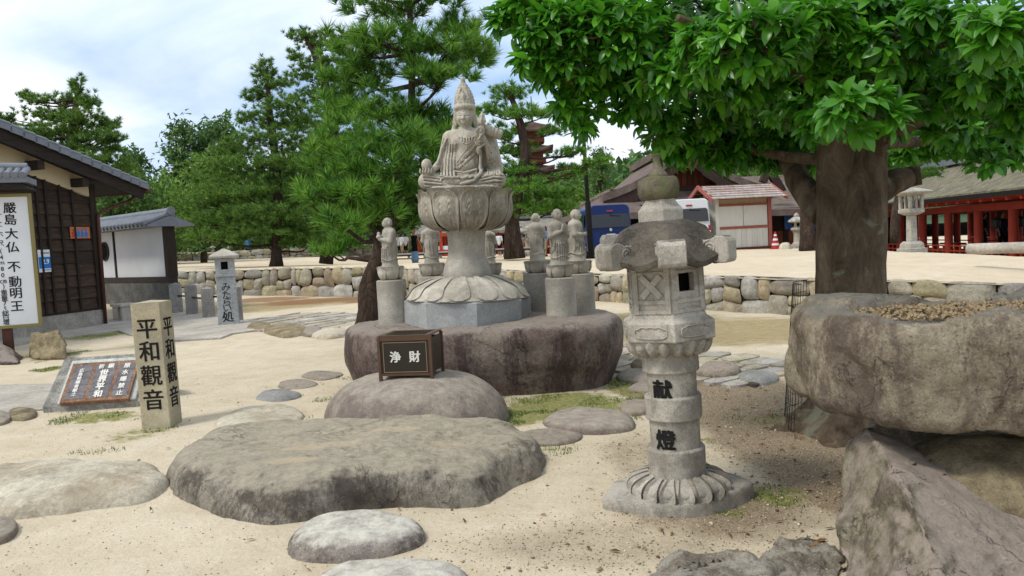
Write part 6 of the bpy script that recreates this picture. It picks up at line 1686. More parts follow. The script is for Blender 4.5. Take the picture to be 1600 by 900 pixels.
MB().box(xs0, xs0 + .2, 0, WC, 0, zb1).build('end_wall', M_darkwood, co)
def hanging_lantern(x, y, label):
    p = fc.o + fc.u * x + fc.n * y; z = fc.o.z + zb0
    t = thing('hanging_lantern', label, 'hanging lantern', (p.x, p.y, z - .62), 0, 'bronze lanterns hanging in the corridor')
    M_ = M_iron
    MB().lathe([(.05, .36), (.19, .30), (.20, .28), (.10, .28)], 6, cap=False).build('roof', M_, t); MB().lathe([(.13, .0), (.14, .02), (.14, .26), (.12, .28)], 12).build('body', M_, t); MB().tube([(0, 0, .36), (0, 0, .63)], .012, 5).build('chain', M_, t); MB().lathe([(.06, -.05), (.15, -.01), (.15, .01)], 12).build('base', M_, t)
hanging_lantern(Lc * .83, .25, 'dark bronze lantern hanging between the two rightmost corridor pillars')
hanging_lantern(Lc * .74, 1.5, 'dark bronze lantern hanging deeper inside the corridor, left of the front one')
co2 = copy_tree(co); co2.location = fc.o + fc.n * 6.5; co2['label'] = 'second vermilion corridor seen between the pillars of the nearer one'
# far rail and pale background seen through the corridor is the open terrace beyond

# ---- far vermilion corridor and boardwalk behind the statue
vc = P(740, 400, 66); vz0 = float(TZ(vc.x, vc.y)) - .1
vcor = thing('far_corridor', 'distant vermilion corridor with a grey roof seen behind the monk statues', 'corridor', (vc.x, vc.y, vz0))
M_farroof = granite('grey_bark_roof', srgb('7d786e'), srgb('67625a'), srgb('8f8a7f'), .2, 2, bump=.4)
def vp(px, py, y=0):
    p = PY(px, py, vc.y + y); return (p.x - vc.x, y, p.z - vz0)
xa, xb_ = vp(655, 380)[0], vp(880, 380)[0]; zb_, zt_b = vp(790, 366)[2], vp(790, 360)[2]
for i in range(12):
    x = xa + (xb_ - xa) * i / 11; MB().box(x - .14, x + .14, -.14, .14, -.3, zt_b).build('pillar', M_verm2, vcor)
MB().box(xa, xb_, -.15, .15, zb_, zt_b).build('beam', M_verm2, vcor)
MB().box(xa, xb_, -.1, .1, vp(790, 388)[2], vp(790, 383)[2]).build('rail_panel', M_verm2, vcor)
mb = MB(); slab(mb, [(xa - .5, -1.2, vp(790, 359)[2]), (xb_, -1.2, vp(790, 359)[2]), (xb_, 2.4, vp(790, 344)[2] + .1), (xa - .5, 2.4, vp(790, 344)[2] + .1)], .25); slab(mb, [(xa - .5, 6, vp(790, 359)[2]), (xb_, 6, vp(790, 359)[2]), (xb_, 2.4, vp(790, 344)[2] + .1), (xa - .5, 2.4, vp(790, 344)[2] + .1)], .25); mb.build('roof', M_farroof, vcor)
MB().box(xa - .5, xb_, 2.1, 2.7, vp(790, 344)[2] + .1, vp(790, 342)[2] + .2).build('ridge', M_rooftile, vcor)
MB().box(xa, xb_, 4.6, 4.8, -.3, zt_b).build('back_wall', M_darkwood, vcor)
# red and white stall front left of the column
rs = P(702, 408, 52); rz0 = float(TZ(rs.x, rs.y)) - .1
rsl = thing('red_gate', 'small vermilion gate with white panels left of the throne column', 'gate', (rs.x, rs.y, rz0))
def rp_(px, py):
    p = PY(px, py, rs.y); return p.x - rs.x, p.z - rz0
for px in (689, 712, 724): x = rp_(px, 380)[0]; MB().box(x - .11, x + .11, -.11, .11, -.2, rp_(700, 357)[1]).build('post', M_verm2, rsl)
x0_, x1_ = rp_(682, 380)[0], rp_(730, 380)[0]
for ya, yb in ((360, 356), (369, 365)): MB().box(x0_, x1_, -.14, .14, rp_(700, ya)[1], rp_(700, yb)[1]).build('crossbeam', M_verm2, rsl)
for ya, yb in ((390, 384), (397, 392)): MB().box(x0_, x1_, -.05, .05, rp_(700, ya)[1], rp_(700, yb)[1]).build('white_panel', M_board, rsl)
MB().box(x0_, x1_, -.07, .07, rp_(700, 392)[1], rp_(700, 390)[1]).build('rail', M_verm2, rsl); MB().box(x0_, x1_, -.07, .07, rp_(700, 401)[1], rp_(700, 397)[1]).build('rail', M_verm2, rsl)
# boardwalk
M_deck = flat('grey_deck_board', '8f8e8a', .8, .2, 0, .15, 3)
bw0 = P(690, 404, 44); bwz = float(TZ(bw0.x, bw0.y))
bw = thing('boardwalk', 'low grey timber boardwalk on posts running behind the statues', 'boardwalk', (bw0.x, bw0.y, bwz))
xa, xb_ = PY(556, 400, bw0.y).x - bw0.x, PY(905, 400, bw0.y).x - bw0.x
zd0, zd1 = PY(690, 397, bw0.y).z - bwz, PY(690, 393.5, bw0.y).z - bwz
for j in range(5): MB().box(xa, xb_, j * .42, j * .42 + .40, zd1 - .06, zd1).build('deck_board', M_deck, bw)
MB().box(xa, xb_, .0, .08, zd0 - .02, zd1 - .062).build('edge_beam', M_darkwood, bw)
for i in range(14):
    x = xa + (xb_ - xa) * (i + .3) / 14; MB().box(x - .07, x + .07, .1, .24, -.3, zd0).build('post', M_deck, bw)
# ---- pagoda
pg = P(842, 400, 88); pgz = 0.7
pag = thing('pagoda', 'tall brown roofed pagoda rising behind the right pine', 'pagoda', (pg.x, pg.y, pgz))
def gp(py): return PY(842, py, pg.y).z - pgz
k_ = 88 / F
M_pagroof = granite('dark_brown_bark', srgb('4c3a31'), srgb('3a2c26'), srgb('5d493e'), .1, 1, bump=.4)
lv = [(208, 190, 27), (240, 224, 29), (271, 255, 30), (301, 286, 31), (331, 316, 32)]
for i, (ye, yt, hw) in enumerate(lv):
    z0_, z1_ = gp(ye), gp(yt); h = hw * k_
    def rfn(a, r, z, j):
        c_ = (a + math.pi / 4) % (math.pi / 2) - math.pi / 4; sq = 1 / math.cos(c_); cor = (abs(c_) / (math.pi / 4)) ** 3
        return r * sq, z + (.55 * cor * (r / h) ** 2 if r > h * .5 else 0)
    MB().lathe([(h * .45, z0_ - .05), (h, z0_), (h, z0_ + .18), (h * .72, z0_ + (z1_ - z0_) * .35), (h * .42, z0_ + (z1_ - z0_) * .75), (h * .22 if i else .1, z1_), (0, z1_)], 32, 0, rfn, cap=False).build('roof', M_pagroof, pag)
    zl_ = gp(lv[i + 1][1]) if i < 4 else -1
    MB().box(-h * .48, h * .48, -h * .48, h * .48, zl_ - .2, z0_ + .1).build('storey', M_redwood, pag)
    MB().box(-h * .62, h * .62, -h * .62, h * .62, zl_ + .0, zl_ + .5).build('balcony', M_redwood, pag)
MB().tube([(0, 0, gp(190) - .2), (0, 0, gp(150))], [.12, .05], 8).build('spire', M_iron, pag)
# ------------------------------------------------------------------ vehicles and street things
def rounded(w, h, n=7, r=.22, taper=.9):
    """A van's rear outline: upright with rounded shoulders."""
    pts = []
    for (cx_, cz_, a0_) in ((w / 2 - .06, .06, -90), (w / 2 * taper - r, h - r * .8, 0), (-(w / 2 * taper - r), h - r * .8, 90), (-w / 2 + .06, .06, 180)):
        rr_ = .06 if cz_ < .2 else r
        for i in range(n):
            a = math.radians(a0_ + 90 * i / (n - 1)); pts.append((cx_ + rr_ * math.cos(a), cz_ + rr_ * (.8 if cz_ > .2 else 1) * math.sin(a)))
    return pts
M_glass = flat('dark_van_glass', '12161b', .06, .6); M_tyre = flat('tyre_rubber', '141414', .85, .2); M_rim = flat('wheel_rim', '8d8f91', .35, .5, .7)
M_tail = flat('red_tail_lens', '8e1016', .25, .5); M_plate = flat('licence_plate', 'c9cbc6', .5, .3); M_plateg = flat('plate_green', '2f5a45', .6); M_chrome = flat('chrome_badge', 'b5b7b9', .2, .5, .9); M_bump = flat('dark_bumper', '2a2d33', .55, .3)
def van(label, px, py, d, paint, rz, hpx, wm=1.72):
    c = P(px, py, d); z = float(TZ(c.x, c.y)); H = hpx * d / F; z0 = .28
    t = thing('van', label, 'van', (c.x, c.y, z), rz, 'vans parked in front of the hall')
    ol = rounded(wm, H - z0); n = len(ol)
    secs = [(0.0, .93, .0), (.05, .985, .0), (.16, 1.0, .0), (3.2, 1.0, .0), (3.75, .97, -.25), (4.35, .93, -.95), (4.6, .88, -1.15)]
    vs, fs = [], []
    for y, kx, cutz in secs:
        for (x, zz) in ol:
            hi = H - z0 + cutz; lean_ = .10 * max(0, (zz - .9)) / 1.0 if y < .2 else 0
            z2 = zz if zz < hi else hi
            if cutz: z2 = zz * (hi / (H - z0)) if zz > .4 else zz
            vs.append((x * kx, y + lean_, z2 * (.985 if y == 0 and zz > .5 else 1) + z0))
    for i in range(len(secs) - 1):
        for j in range(n): fs.append((i * n + j, i * n + (j + 1) % n, (i + 1) * n + (j + 1) % n, (i + 1) * n + j))
    fs += [tuple(reversed(range(n))), tuple((len(secs) - 1) * n + j for j in range(n))]
    MB().add(vs, fs).build('body', paint, t, smooth=40)
    hw = wm / 2
    def rear(name, pts, mat, y0=-.012, y1=.02, parent=None):
        """a piece on the raked tailgate; pts are (x, z)"""
        v = []
        for yy in (y0, y1):
            for x, zz in pts: v.append((x, yy + .10 * max(0, zz - z0 - .9), zz))
        m_ = len(pts); return MB().add(v, [tuple(range(m_)), tuple(reversed(range(m_, 2 * m_)))] + [(i, i + m_, (i + 1) % m_ + m_, (i + 1) % m_) for i in range(m_)]).build(name, mat, parent or t)
    zw0, zw1 = H * .575, H * .82
    rear('rear_window', [(-hw * .86, zw0), (hw * .86, zw0), (hw * .82, zw1 - .05), (hw * .74, zw1), (-hw * .74, zw1), (-hw * .82, zw1 - .05)], M_glass)
    rear('brake_light', [(-.12, H * .865), (.12, H * .865), (.12, H * .895), (-.12, H * .895)], M_tail)
    for s in (-1, 1):
        tl = rear('tail_light', [(s * hw * .80, H * .32), (s * hw * .955, H * .32), (s * hw * .945, H * .50), (s * hw * .84, H * .50)], M_tail, -.02, .03)
        rear('reversing_lens', [(s * hw * .84, H * .335), (s * hw * .93, H * .335), (s * hw * .925, H * .40), (s * hw * .85, H * .40)], M_board, -.026, -.021, tl)
    rear('garnish', [(-.36, H * .44), (.36, H * .44), (.34, H * .47), (-.34, H * .47)], paint, -.03, .0)
    pl_ = rear('licence_plate', [(-.165, H * .375), (.165, H * .375), (.165, H * .455), (-.165, H * .455)], M_plate, -.034, -.031)
    MB().lathe([(.055, 0), (.06, .012), (.045, .02), (0, .02)], 16, cap=False).build('badge', M_chrome, t, loc=(0, -.02, H * .53), rot=(math.pi / 2, 0, 0))
    rear('bumper', [(-hw * .98, .26), (hw * .98, .26), (hw * .97, H * .24), (-hw * .97, H * .24)], M_bump if paint is not M_vwhite else paint, -.05, .05)
    MB().tube([(0.02, -.0, zw1 + .02), (.02, -.02, zw1 - .06), (.42, .02, zw1 - .09)], .012, 5).build('wiper', M_black, t)
    for s in (-1, 1):
        MB().add([(s * (hw + .004), 1.0, H * .6), (s * (hw + .004), 3.1, H * .6), (s * (hw * .955), 3.0, H * .84), (s * (hw * .955), 1.0, H * .84)], [(0, 1, 2, 3)]).build('side_window', M_glass, t)
        for y in (.75, 3.5):
            w = thing('wheel', None, None, (s * (hw - .1), y, .31)); w.parent = t
            MB().lathe([(.20, -.1), (.31, -.09), (.32, -.04), (.32, .04), (.31, .09), (.20, .1)], 20).build('tyre', M_tyre, w, rot=(0, math.pi / 2, 0), smooth=40)
            MB().lathe([(.0, -.08), (.19, -.11), (.19, .11), (.0, .08)], 14, cap=False).build('rim', M_rim, w, rot=(0, math.pi / 2, 0))
    return t
k = NM('blue_van_paint', 'obj'); M_vblue = k.out((.004, .020, .11, 1), .35, None, .25)
k = NM('white_van_paint', 'obj'); M_vwhite = k.out((.62, .63, .64, 1), .3, None, .4)
van('dark blue high roofed van parked rear first right of the lamp post', 956, 404, 29.0, M_vblue, math.radians(3), 84)
van('white high roofed van half hidden behind the stone lantern', 1080, 398, 30.5, M_vwhite, math.radians(-4), 84)
# lamp post
c = P(924, 405, 28.0); z = float(TZ(c.x, c.y))
lpst = thing('lamp_post', 'slim black lamp post left of the blue van', 'lamp post', (c.x, c.y, z), 0, lean=(0, -.018))
MB().tube([(0, 0, -.1), (0, 0, 2.05), (0, 0, 2.1)], [.105, .105, .075], 12).build('base_tube', M_black, lpst, smooth=40); MB().tube([(0, 0, 2.0), (0, 0, 6.6)], [.075, .06], 10).build('pole', M_black, lpst, smooth=40)
MB().lathe([(.05, 6.5), (.16, 6.6), (.20, 6.9), (.12, 7.0), (0, 7.02)], 14, cap=False).build('lamp_head', M_black, lpst, smooth=40)
# traffic cone
c = P(1212, 389, 30.0); z = float(TZ(c.x, c.y)); k_ = 30 / F
M_conered = flat('cone_red', 'a3202a', .5, .4); M_conew = flat('cone_white_band', 'd0cfcc', .5, .4)
cn = thing('traffic_cone', 'red and white traffic cone beside the booth', 'traffic cone', (c.x, c.y, z))
hC = 27 * k_; rC = lambda t: .16 * (1 - t) + .025
MB().box(-.19, .19, -.19, .19, -.01, .04).build('base', M_conered, cn, bevel=.01)
for i, (a, b) in enumerate(((.03, .22), (.22, .34), (.34, .5), (.5, .62), (.62, .76), (.76, .86), (.86, 1.0))): MB().lathe([(rC(a), a * hC), (rC(b), b * hC)], 18).build('band', M_conew if i % 2 else M_conered, cn, smooth=50)
tag(mound('garden_rock', 'pale yellow rounded rock between the cone and the small stone lantern', 'rock', [P(1217, 390, 29.4), P(1222, 392, 29.0), P(1234, 391, 29), P(1237, 388, 29.6), P(1228, 386, 30)], [(0, .26), (.5, .24), (.85, .14), (1, 0), (1, -.1)], M_pale, .02, 3, 81, 30, 12, zbase=float(TZ(P(1228, 388, 29.5).x, 29.5))), 'pale yellow rounded rock between the cone and the small stone lantern')
# small stone lantern beside the annex
def simple_lantern(label, px, py, d, ytop, profile, n=6, rz=0, mat=None, open_=None, grp=None, name='stone_lantern'):
    c = P(px, py, d); z = float(TZ(c.x, c.y)); H = PY(px, ytop, c.y).z - z
    t = thing(name, label, 'stone lantern', (c.x, c.y, z), rz, grp)
    for nm_, pf_, nn in profile: MB().lathe([(r * H, zz * H) for r, zz in pf_], nn, math.pi / nn).build(nm_, mat or M_lant, t, bevel=0 if nn > 8 else .006, smooth=40 if nn > 8 else None)
    if open_:
        for i in range(2): 
            MB().box(-open_[0] * H, open_[0] * H, -open_[1] * H, open_[1] * H, open_[2] * H, open_[3] * H).build('opening_shade', M_innershade, t, rot=(0, 0, i * math.pi / 2));  # near-black blocks paint the shaded inside; the fire box is solid
    return t
P1 = [('base', [(.20, -.02), (.20, .08), (.15, .12)], 6), ('shaft', [(.15, .12), (.10, .17), (.095, .40), (.12, .46)], 16), ('platform', [(.12, .46), (.18, .52), (.18, .56), (.12, .58)], 6), ('fire_box', [(.11, .58), (.11, .72)], 6), ('roof', [(.14, .72), (.25, .74), (.245, .78), (.14, .85), (.09, .88)], 6), ('finial', [(.07, .88), (.08, .92), (.05, .97), (.0, 1.0)], 14)]
simple_lantern('small old stone lantern standing before the brown annex', 1246, 389, 30.5, 332, P1, mat=M_lant, open_=(.035, .115, .61, .70))
P2 = [('base', [(.22, -.02), (.22, .06), (.18, .065), (.17, .13), (.13, .17)], 4), ('shaft', [(.082, .17), (.078, .34), (.083, .35), (.078, .36), (.075, .58)], 4), ('platform', [(.10, .58), (.19, .62), (.19, .67), (.15, .685)], 4), ('fire_box', [(.045, .68), (.045, .90)], 4)]
M_lg = granite('light_grey_granite', srgb('a5a195'), srgb('8d897e'), srgb('b6b2a5'), .4, 2, srgb('7b776b'), .35, bump=.2)
tl2 = simple_lantern('tall slender square stone lantern in front of the vermilion corridor', 1425, 393.5, 20.5, 294, P2, 4, .2, M_lg)
Hh = PY(1425, 294, tl2.location.y).z - tl2.location.z
for sx_ in (-1, 1):
    for sy_ in (-1, 1): MB().box(sx_ * .105 * Hh - .035, sx_ * .105 * Hh + .035, sy_ * .105 * Hh - .035, sy_ * .105 * Hh + .035, .68 * Hh, .90 * Hh).build('corner_post', M_lg, tl2)
for k_ in range(4):
    MB().box(-.018, .018, -.105 * Hh - .02, -.105 * Hh + .02, .68 * Hh, .90 * Hh).build('mullion', M_lg, tl2, rot=(0, 0, k_ * math.pi / 2))
MB().lathe([(.20 * Hh, .895 * Hh), (.31 * Hh, .925 * Hh), (.31 * Hh, .945 * Hh), (.10 * Hh, 1.0 * Hh), (0, 1.01 * Hh)], 4, math.pi / 4, cap=False).build('roof', M_lg, tl2, bevel=.006)
MB().lathe([(.17 * Hh, .88 * Hh), (.17 * Hh, .90 * Hh)], 4, math.pi / 4).build('lintel', M_lg, tl2)
# pale pipe lying on short blocks
pA, pB = P(1514, 389, 14.2), P(1700, 384, 12.6)
pr_ = thing('pale_pipe', 'thick pale horizontal pole with a round cut end at the right edge', 'pole', pA)
dv = pB - pA
MB().tube([(0, 0, 0), tuple(dv)], .098, 20).build('pole', M_conc, pr_, smooth=40)
MB().tube([(-.004, 0.0, 0), tuple(dv * .03)], [.05, .05], 14).build('end_shade_plug', M_innershade, pr_)  # near-black plug paints a shaded hollow on the solid pole
ex = dv.normalized()
MB().lathe([(.098, .0), (.1, .012), (.06, .014), (.055, .0)], 20, cap=False).build('end_ring', M_post, pr_, rot=ex.to_track_quat('-Z', 'Y').to_euler(), loc=tuple(-ex * .002))
for t_ in (.72, .98):
    q_ = dv * t_; zz = float(TZ(pA.x + q_.x, pA.y + q_.y)) - pA.z; MB().box(q_.x - .1, q_.x + .1, q_.y - .12, q_.y + .12, zz - .1, q_.z - .06).build('block', M_post, pr_)
# stone block behind the statues, and pale stones
c = P(956, 412, 24.5); z = float(TZ(c.x, c.y)); k_ = 24.5 / F
blk = thing('stone_block', 'squat chamfered granite block on the terrace below the blue van', 'stone block', (c.x, c.y, z), .1)
w_ = 14.5 * k_; h_ = 38 * k_
MB().prism([(-w_, -.05), (w_, -.05), (w_, h_ * .82), (w_ * .72, h_), (-w_ * .72, h_), (-w_, h_ * .82)], -w_, w_).build('block', M_post, blk, bevel=.015)
# grey stone lanterns far behind the right pine
for i, (px, py, d, yt) in enumerate(((814, 398, 48, 350), (826, 398, 50, 352))):
    simple_lantern(['grey stone lantern far behind the right pine trunk, left one', 'grey stone lantern far behind the right pine trunk, right one'][i], px, py, d, yt, P1, mat=M_lg, open_=(.035, .115, .61, .70), grp='far stone lanterns')
for i, (px, py, d, yt, lab) in enumerate(((293, 396, 56, 383, 'tiny far stone lantern on the upper bank, leftmost of the far four'), (316, 396, 56, 383, 'tiny far stone lantern on the upper bank close left of the lantern pillar'),
                                          (333, 398, 55, 378, 'far stone lantern on the upper bank just behind the lantern pillar roof'), (358, 395, 57, 382, 'far stone lantern on the upper bank just right of the lantern pillar'))):
    c = P(px, py, d); H = (PY(px, yt, c.y).z - c.z)
    t = thing('stone_lantern', lab, 'stone lantern', (c.x, c.y, c.z), 0, 'far stone lanterns')
    for nm_, pf_, nn in P1[1:]: MB().lathe([(r * H, zz * H - .2 * H) for r, zz in pf_], nn).build(nm_, M_lg, t)

# ------------------------------------------------------------------ basin slab and its supports on the right
def zplane(px, py, z):
    r = ray(px, py); t = (z - CAMZ) / r.z; return CAM + r * t
SZ = .63; SH = .54
fr_ = [(1226, 536), (1258, 552), (1310, 562), (1380, 566), (1470, 568), (1560, 570), (1640, 572)]
ol = [zplane(a, b, SZ + SH * .62) for a, b in fr_]
ol += [Vector((2.95, 2.95, 0)), Vector((3.6, 3.3, 0)), Vector((3.75, 4.0, 0)), Vector((3.2, 4.6, 0))]
bkp = [(1600, 470), (1500, 463), (1400, 461), (1300, 462), (1256, 470)]
ol += [zplane(a, b, SZ + SH) for a, b in bkp]
ctr = sum((Vector((p.x, p.y, 0)) for p in ol), Vector()) / len(ol)
hc2 = zplane(1530, 478, SZ + SH)
def slab_hf(x, y, z, r):
    if z > SH * .55:
        q = ((x - hc2.x) / .62) ** 2 + ((y - hc2.y) / .34) ** 2
        z -= .055 * max(0, min(1, (1.15 - q) * 3))
        z += .02 * math.sin(x * 4 + 1) * (r > .5)
    # the foot slopes up towards the left tip
    if z < SH * .5: z += max(0, (1.9 - x)) * .16 * (1 - z / (SH * .5)) ** 1.0 * (1 - .5 * r) + .02 * math.sin(x * 5) * (1 - z / (SH * .5))
    return z
SLAB = mound('stone_basin', 'huge mottled boulder slab with a gravel filled hollow raised on rocks at the right', 'stone basin', ol,
      [(0, SH), (.4, SH), (.78, SH), (.91, SH * .98), (.975, SH * .90), (1.0, SH * .66), (.99, SH * .36), (.95, SH * .12), (.86, .02), (.6, 0), (0, 0)], M_slab, .035, 1.9, 61, 210, 90, slab_hf, ridged=.008, amp2=.012, freq2=8, zbase=SZ, facet=.045, ffreq=1.9)
mb = MB(); rnd = random.Random(8)
for i in range(900):
    a, r = rnd.uniform(0, 6.28), math.sqrt(rnd.random()) * .98; x, y = hc2.x + .62 * r * math.cos(a), hc2.y + .33 * r * math.sin(a); s_ = rnd.uniform(.007, .017); zz = SZ + SH - .020 + rnd.uniform(-.006, .010)
    R3 = Matrix.Translation((x - SLAB.location.x, y - SLAB.location.y, zz - SZ)) @ Euler((rnd.random() * 3, rnd.random() * 3, rnd.random() * 3)).to_matrix().to_4x4()
    mb.add([R3 @ Vector(v) for v in ((s_, 0, 0), (-s_, 0, 0), (0, s_, 0), (0, -s_, 0), (0, 0, s_ * .8), (0, 0, -s_ * .8))], [(0, 2, 4), (2, 1, 4), (1, 3, 4), (3, 0, 4), (2, 0, 5), (1, 2, 5), (3, 1, 5), (0, 3, 5)])
k = NM('hollow_gravel'); c_ = k.ramp(k.noise(45, 3, .6), [(.35, '6f5c46'), (.5, '9c8866'), (.65, '4f4032')]); M_hg = k.out(c_, .9)
o = mb.build('gravel', M_hg, SLAB, recalc=False); o['kind'] = 'stuff'
hull_rock('support_rock', 'big greenish ridged boulder holding up the slab, cut by the bottom edge', 'boulder',
    [P(1352, 668, 3.75), P(1322, 690, 3.85), P(1316, 760, 3.7), P(1313, 905, 3.25), P(1340, 980, 3.0), P(1400, 1000, 2.75), P(1478, 905, 2.72), P(1440, 815, 3.0), P(1402, 740, 3.3), P(1378, 700, 3.5), P(1480, 1000, 2.65),
     P(1620, 812, 3.75), P(1400, 738, 4.1), P(1650, 1000, 2.7), P(1750, 840, 3.4), P(1368, 672, 4.0)], M_green, .035, .4, 1, .016, 2.6, 62, ridged=.004, amp2=.010, freq2=12, facet=.030, ffreq=2.0)
hull_rock('support_rock', 'rounded beige rock wedged under the slab behind the greenish boulder', 'boulder',
    [P(1425, 690, 3.8), P(1402, 735, 3.62), P(1500, 786, 3.38), P(1640, 828, 3.25), P(1720, 820, 3.2), P(1720, 690, 3.5), P(1560, 672, 3.6), P(1470, 676, 3.72), P(1480, 700, 5.0), P(1700, 700, 5.0), P(1600, 850, 5.0), P(1460, 800, 4.9)], M_stump, .06, .5, 3, .03, 2.5, 63, amp2=.012, freq2=9, facet=.025)
hull_rock('support_rock', 'dark mossy rock in the shade under the left part of the slab', 'boulder',
    [P(1352, 672, 4.3), P(1440, 640, 4.3), P(1640, 660, 4.4), P(1640, 790, 4.3), P(1450, 760, 4.2), P(1350, 740, 4.3), P(1400, 620, 4.8), P(1600, 620, 4.8), P(1440, 740, 5.2), P(1360, 700, 5.0), P(1640, 740, 5.2)], M_lump, .06, .5, 3, .03, 3, 64)
# lumpy rocks at the bottom
hull_rock('lumpy_rock', 'lumpy pale lichen covered rock at the foot of the greenish boulder', 'rock',
    [G(1180, 880)[0], G(1215, 850)[0] , G(1290, 845)[0], G(1318, 890)[0], G(1300, 930)[0], G(1200, 930)[0], P(1215, 845, 3.85), P(1250, 838, 3.9), P(1300, 850, 3.8), P(1230, 870, 3.6), P(1285, 885, 3.55)], M_lump, .03, .5, 2, .035, 7, 65, amp2=.012, freq2=20, facet=.035, ffreq=8)
hull_rock('flat_rock', 'flat brown rock cut by the bottom edge right of centre', 'rock',
    [G(1005, 905)[0], G(1060, 876)[0], G(1140, 872)[0], G(1230, 890)[0], G(1240, 960)[0], G(1000, 960)[0], P(1060, 872, 3.55), P(1140, 872, 3.5), P(1200, 885, 3.45), P(1050, 900, 3.3), P(1180, 930, 3.2)], M_lump, .035, .5, 3, .025, 5, 66, amp2=.008, freq2=16, facet=.025, ffreq=4)
# ------------------------------------------------------------------ vegetation
def leafmat(name, c0, c1, c2, rough=.5, spec=.35, trans=.25, tcol=None, nscale=1.2):
    k = NM(name)
    g = k.n('ShaderNodeNewGeometry'); f = k.math('ADD', k.math('MULTIPLY', g.outputs['Random Per Island'], .55), k.math('MULTIPLY', k.noise(nscale, 4, .6), .5))
    c = k.ramp(f, [(.22, c0), (.5, c1), (.78, c2)])
    m_ = k.out(c, rough, None, spec)
    t = k.n('ShaderNodeBsdfTranslucent'); mx_ = k.n('ShaderNodeMixShader'); mx_.inputs[0].default_value = trans
    if tcol is None: k.l(c, t.inputs[0])
    else:
        m2 = k.mix(.6, c, tcol); k.l(m2, t.inputs[0])
    o = [n for n in k.t.nodes if n.type == 'OUTPUT_MATERIAL'][0]
    k.l(k.b.outputs[0], mx_.inputs[1]); k.l(t.outputs[0], mx_.inputs[2]); k.l(mx_.outputs[0], o.inputs[0]); return m_
M_needle = leafmat('pine_needles', (.022, .075, .012, 1), (.085, .235, .028, 1), (.27, .48, .06, 1), .5, .3, .38)
M_needle2 = leafmat('dark_pine_needles', (.028, .080, .018, 1), (.090, .195, .032, 1), (.23, .37, .055, 1), .55, .3, .38)
M_fresh = leafmat('yellow_green_needles', (.04, .10, .018, 1), (.075, .17, .025, 1), (.13, .23, .04, 1), .5, .3, .3)
M_farleaf = leafmat('far_foliage', (.038, .090, .026, 1), (.075, .15, .038, 1), (.13, .22, .05, 1), .7, .2, .2, nscale=.5)
M_farlight = leafmat('light_far_foliage', (.06, .14, .025, 1), (.12, .23, .035, 1), (.19, .29, .05, 1), .7, .2, .25, nscale=.6)
M_leaf = leafmat('glossy_broad_leaf', (.020, .088, .008, 1), (.044, .175, .011, 1), (.125, .35, .020, 1), .36, .45, .30, (.10, .42, .02, 1), 1.6)
def barkmat(name, c0, c1, c2, scale=5, stretch=(1, 1, .28), bump=.9, lichen=None, crack=.7):
    k = NM(name); n = k.noise(scale, 9, .72, .6, stretch); v = k.voro(scale * 2.4, 'DISTANCE_TO_EDGE', (1, 1, .35))
    c = k.ramp(n, [(.3, c0), (.52, c1), (.72, c2)]); c = k.mix(k.rng(v, .0, .12, crack, 0), c, (.02, .017, .014, 1))
    if lichen: c = k.mix(k.rng(k.noise(3.3, 7, .65, .3, off=4), .60, .66, 0, .75), c, lichen)
    nb = k.bump(n, bump, .05); nb = k.bump(v if crack else k.noise(scale * 5, 8, .75, .3, (1, 1, .6)), bump * .8, .02, nb); return k.out(c, .95, nb, .1)
M_pbark = barkmat('pine_bark', srgb('2b221d'), srgb('4a3d34'), srgb('6b5b4f'), 6)
M_tbark = barkmat('smooth_brown_bark', srgb('3c3227'), srgb('6b5d4d'), srgb('8f806c'), 7, (1, 1, .45), 1.0, srgb('838672'), 0)

def tuft_proto(n, L, w, seed, spread=1.15, up=.0):
    r = np.random.default_rng(seed); V = np.zeros((n * 3, 3), np.float32)
    for i in range(n):
        th_ = spread * math.sqrt(r.random()) + .12; ph = r.random() * 6.283; l = L * r.uniform(.75, 1.1); base = r.uniform(-.35, .15) * L
        d = np.array([math.sin(th_) * math.cos(ph), math.sin(th_) * math.sin(ph), math.cos(th_)]); s_ = np.cross(d, [r.normal(), r.normal(), r.normal()]); s_ /= np.linalg.norm(s_)
        b = np.array([0, 0, base]); m_ = b + d * l * .05
        V[i * 3] = m_ - s_ * w / 2; V[i * 3 + 1] = m_ + s_ * w / 2; V[i * 3 + 2] = b + d * l
    return V
def frames(dirs):
    z = dirs / np.linalg.norm(dirs, axis=1)[:, None]; a = RNG.normal(size=z.shape); x = np.cross(a, z); x /= np.linalg.norm(x, axis=1)[:, None]; y = np.cross(z, x)
    return np.stack([x, y, z], 2)
def scatter(protos, pos, dirs, scale):
    """Copies of triangle clusters placed at pos, their z axis along dirs."""
    R_ = frames(dirs); out = []
    which = RNG.integers(0, len(protos), len(pos))
    for i, pr in enumerate(protos):
        m_ = which == i
        if not m_.any(): continue
        q_ = np.einsum('nij,kj->nki', R_[m_], pr) * scale[m_][:, None, None] + pos[m_][:, None, :]
        out.append(q_.reshape(-1, 3))
    return np.concatenate(out)
def tri_mesh(name, V):
    return mesh(name, V.astype(np.float32), np.arange(len(V)).reshape(-1, 3))
def pad_points(c, r, n, lower=.35):
    """points through an ellipsoid, thicker near the top shell; returns positions and outward directions"""
    d = RNG.normal(size=(n, 3)); d /= np.linalg.norm(d, axis=1)[:, None]; d[:, 2] = np.where(d[:, 2] < 0, d[:, 2] * lower, d[:, 2])
    k = RNG.random(n) ** .45; p = d * k[:, None]
    p += .16 * np.sin(p[:, [1, 2, 0]] * 7 + RNG.random(3) * 6)
    return np.array(c) + p * np.array(r), p / np.array(r) * max(r) * .8 
